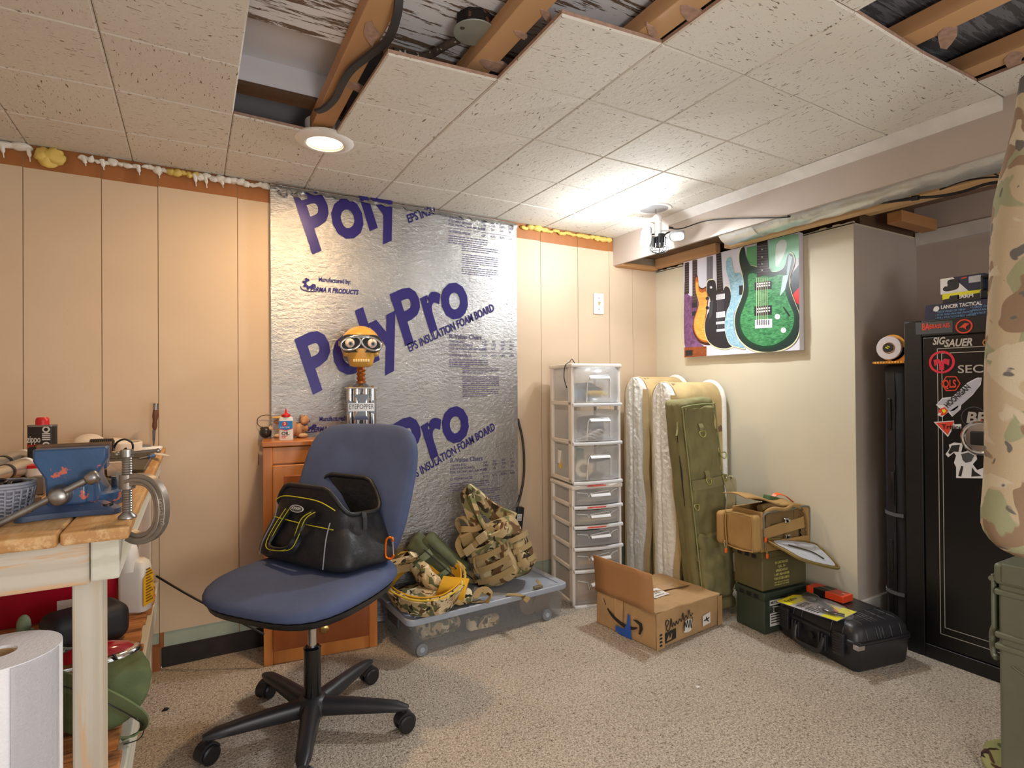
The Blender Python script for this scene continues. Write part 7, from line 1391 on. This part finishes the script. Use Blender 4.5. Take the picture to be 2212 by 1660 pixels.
for q in range(12): mb.bb((.0452, -.018, .03+q*.009), (.0456, .016-.006*(q % 3), .034+q*.009))
obj('label_lines', mb, mat('label_brown', (120, 84, 30), .6), lb_)
a_, b_ = sh(120, 1420), sh(272, 1372); d_ = b_-a_; t = thing('hard_pouch', 'black zipped hard pouch lying on the lower bench shelf', 'pouch', (a_+b_)/2+Vector((0, .03, 0)), math.atan2(d_.y, d_.x)); M_pou = mat('black_eva', (34, 34, 38), .6, var=.08, vs=14, bump=.1, bs=500)
obj('pouch_body', MB().rbox((-.02, .0, .050), (d_.length*1.15, .12, .10), .030, 5, 3), M_pou, t, smooth=80); obj('pouch_zip', MB().tube([(x-.02, y, .034) for x, y in rpoly(d_.length*1.1+.002, .112, .037, 5)], .004, 6, True), M_blackp, t, smooth=80)
p = sh(215, 1455); p = (sh(130, 1462)+sh(268, 1440))/2; t = thing('chrome_dome', 'oval red dome with a polished chrome rim on the lower bench shelf', 'ornament', p, .12)
obj('red_top', MB().lathe([(.090, .040), (.075, .054), (.04, .064), (.002, .066)], 36, T() @ Matrix.Diagonal((1, .5, 1, 1))), mat('dark_red_gloss', (150, 20, 36), .12, var=.03, coat=.8), t, smooth=80); obj('chrome_rim', MB().lathe([(.086, .004), (.098, .016), (.104, .028), (.100, .040), (.090, .044)], 36, Matrix.Diagonal((1, .52, 1, 1))), M_chrome, t, smooth=80); obj('base_ring', MB().tube([(.100*math.cos(a), .054*math.sin(a), .006) for a in [2*PI*q/36 for q in range(36)]], .005, 8, True), M_chrome, t, smooth=80); obj('clip', MB().tube([(.04, -.052, .05), (.05, -.058, .03), (.05, -.056, .008)], .003, 6, sub=4), M_blackp, t, smooth=80)
g0 = sh(205, 1600); t = thing('green_bag', 'slumped army green canvas bag with a strap hanging off the lower shelf', 'bag', g0+Vector((0, .06, 0)), .0); M_gc2 = fabric('army_green_canvas', (88, 100, 68), 260, .2, .85, .4)
gx = lambda px, py, yy: ony(yy, px, py)-t.location
W3 = gx(300, 1550, g0.y).x-gx(95, 1550, g0.y).x; H3 = (zat(g0.x, g0.y, 205, 1462)-SZ)*.80
mb = MB().rbox((0, .02, H3*.5), (W3, .17, H3), .06, 5, 6).warp(wob(.028, 11, 4)).warp(wob(.010, 30, 6)).warp(lambda p: Vector((p.x+.10*(p.z/H3-.5)*(p.x > 0)*.3, p.y, max(p.z*(1+.25*(p.x/W3)), .001))))
obj('bag_body', mb, M_gc2, t, smooth=80, sub=1)
st = [gx(*q) for q in ((100, 1462, g0.y-.03), (160, 1480, g0.y-.06), (230, 1510, g0.y-.07), (285, 1540, g0.y-.05), (306, 1560, g0.y-.02), (296, 1585, g0.y-.02), (262, 1597, g0.y-.02))]
sp_ = obj('strap', MB().strap(st, .040, .004, [(0, -.2, 1), (.2, -.3, 1), (.4, -.5, .9), (.6, -.6, .6), (.3, -1, .2), (-.2, -1, .3), (-.2, -.8, .6)], sub=7), fabric('army_green_strap', (96, 108, 76), 500), t, smooth=60)
obj('strap_stitching', MB().tube([q+Vector((.004, -.004, -.010)) for q in st], .0012, 5, sub=7), M_blackp, sp_, smooth=60)
RPx = F0*.80-R0*.733; t = thing('paper_towel_roll', 'white embossed paper towel roll standing at the front of the lower shelf', 'paper towels', (RPx.x, RPx.y, SZ+.001)); hT = CAM_Z-(1392-830)/F_PX*.80-SZ-.001
M_pt = mat('paper_towel', (236, 234, 238), .9, var=.02, bump=.5, bs=230, bd=.004)
obj('paper', MB().lathe([(.022, 0), (.0725, 0), (.0725, hT), (.022, hT), (.022, 0)], 64), M_pt, t, smooth=40); obj('cardboard_core', MB().lathe([(.0185, .002), (.0215, .002), (.0215, hT-.004), (.0185, hT-.004), (.0185, .002)], 32), M_card, t, smooth=40); obj('loose_sheet', MB().loft([[((.073+.0006*q)*math.cos(a), (.073+.0006*q)*math.sin(a), z) for z in (0.002, hT-.001)] for q, a in enumerate([-.2-.14*q for q in range(8)])], False), M_pt, t, smooth=60)
p = sh(128, 1462); tag(obj('stone_ornament', MB().ell(p+Vector((-.01, .03, .03)), (.05, .03, .03), 18).warp(wob(.022, 55, 3)).ell(p+Vector((-.05, .05, .05)), (.03, .03, .045), 16).warp(wob(.022, 60, 5)), mat('grey_resin', (136, 140, 128), .7, var=.2, vs=40, bump=.5, bs=90, bd=.004), smooth=60), 'knobbly grey resin ornament behind the paper towel roll', 'ornament')
p = sh(45, 1420); tag(obj('green_ornament', MB().ell(p+Vector((0, .03, .07)), (.016, .016, .03), 14).ell(p+Vector((0, .03, .03)), (.032, .032, .03), 14).warp(wob(.008, 60, 5)), mat('sage_resin', (128, 142, 112), .7, var=.2, vs=50), smooth=60), 'small sage green ornament behind the paper towel roll', 'ornament')
p = onz(.0, 5, 1650); GBp = F0*.62-R0*.56; tag(obj('grey_board', MB().box((GBp.x-.0, GBp.y, .245), (.02, .20, .49), (0, .16, -YAW)).warp(lambda p: Vector((p.x, p.y, max(p.z, .001)))), mat('dark_grey_board', (74, 76, 80), .6, var=.1, vs=40), bevel=.003), 'dark grey board leaning in the lower left corner in front of the workbench', 'board')
# bits on the carpet
for px, py, s_, m_, lab in ((357, 1536, .010, M_blackp, 'small black scrap on the carpet beside the workbench'), (1507, 1487, .008, M_almond, 'tiny white paper scrap in the middle of the carpet'), (1360, 1378, .006, M_almond, 'white crumb on the carpet before the cardboard box')):
    p = onz(0, px, py); tag(obj('carpet_scrap', MB().ell((p.x, p.y, s_*.4), (s_, s_*.6, s_*.5), 8).warp(wob(s_*.4, 200, px)), m_, smooth=0), lab, 'scrap')
# ---------------------------------------------------------------- shared phrases for repeats
for base_, phrase in (('ammo_can', 'stacked ammo cans beside the hard case'), ('fleece_case', 'open fleece-lined gun cases in the corner'), ('flashlight', 'silver flashlights on the workbench'), ('figurine', 'ceramic animal figurines on the cabinet'), ('sight_carton', 'gun sight cartons on the safe'), ('paper_stack', 'paper contents of the five-drawer cart'), ('carpet_scrap', 'small scraps lying on the carpet')):
    for o in COL.objects:
        if o.parent is None and o.name.split('.')[0] == base_: o['group'] = phrase
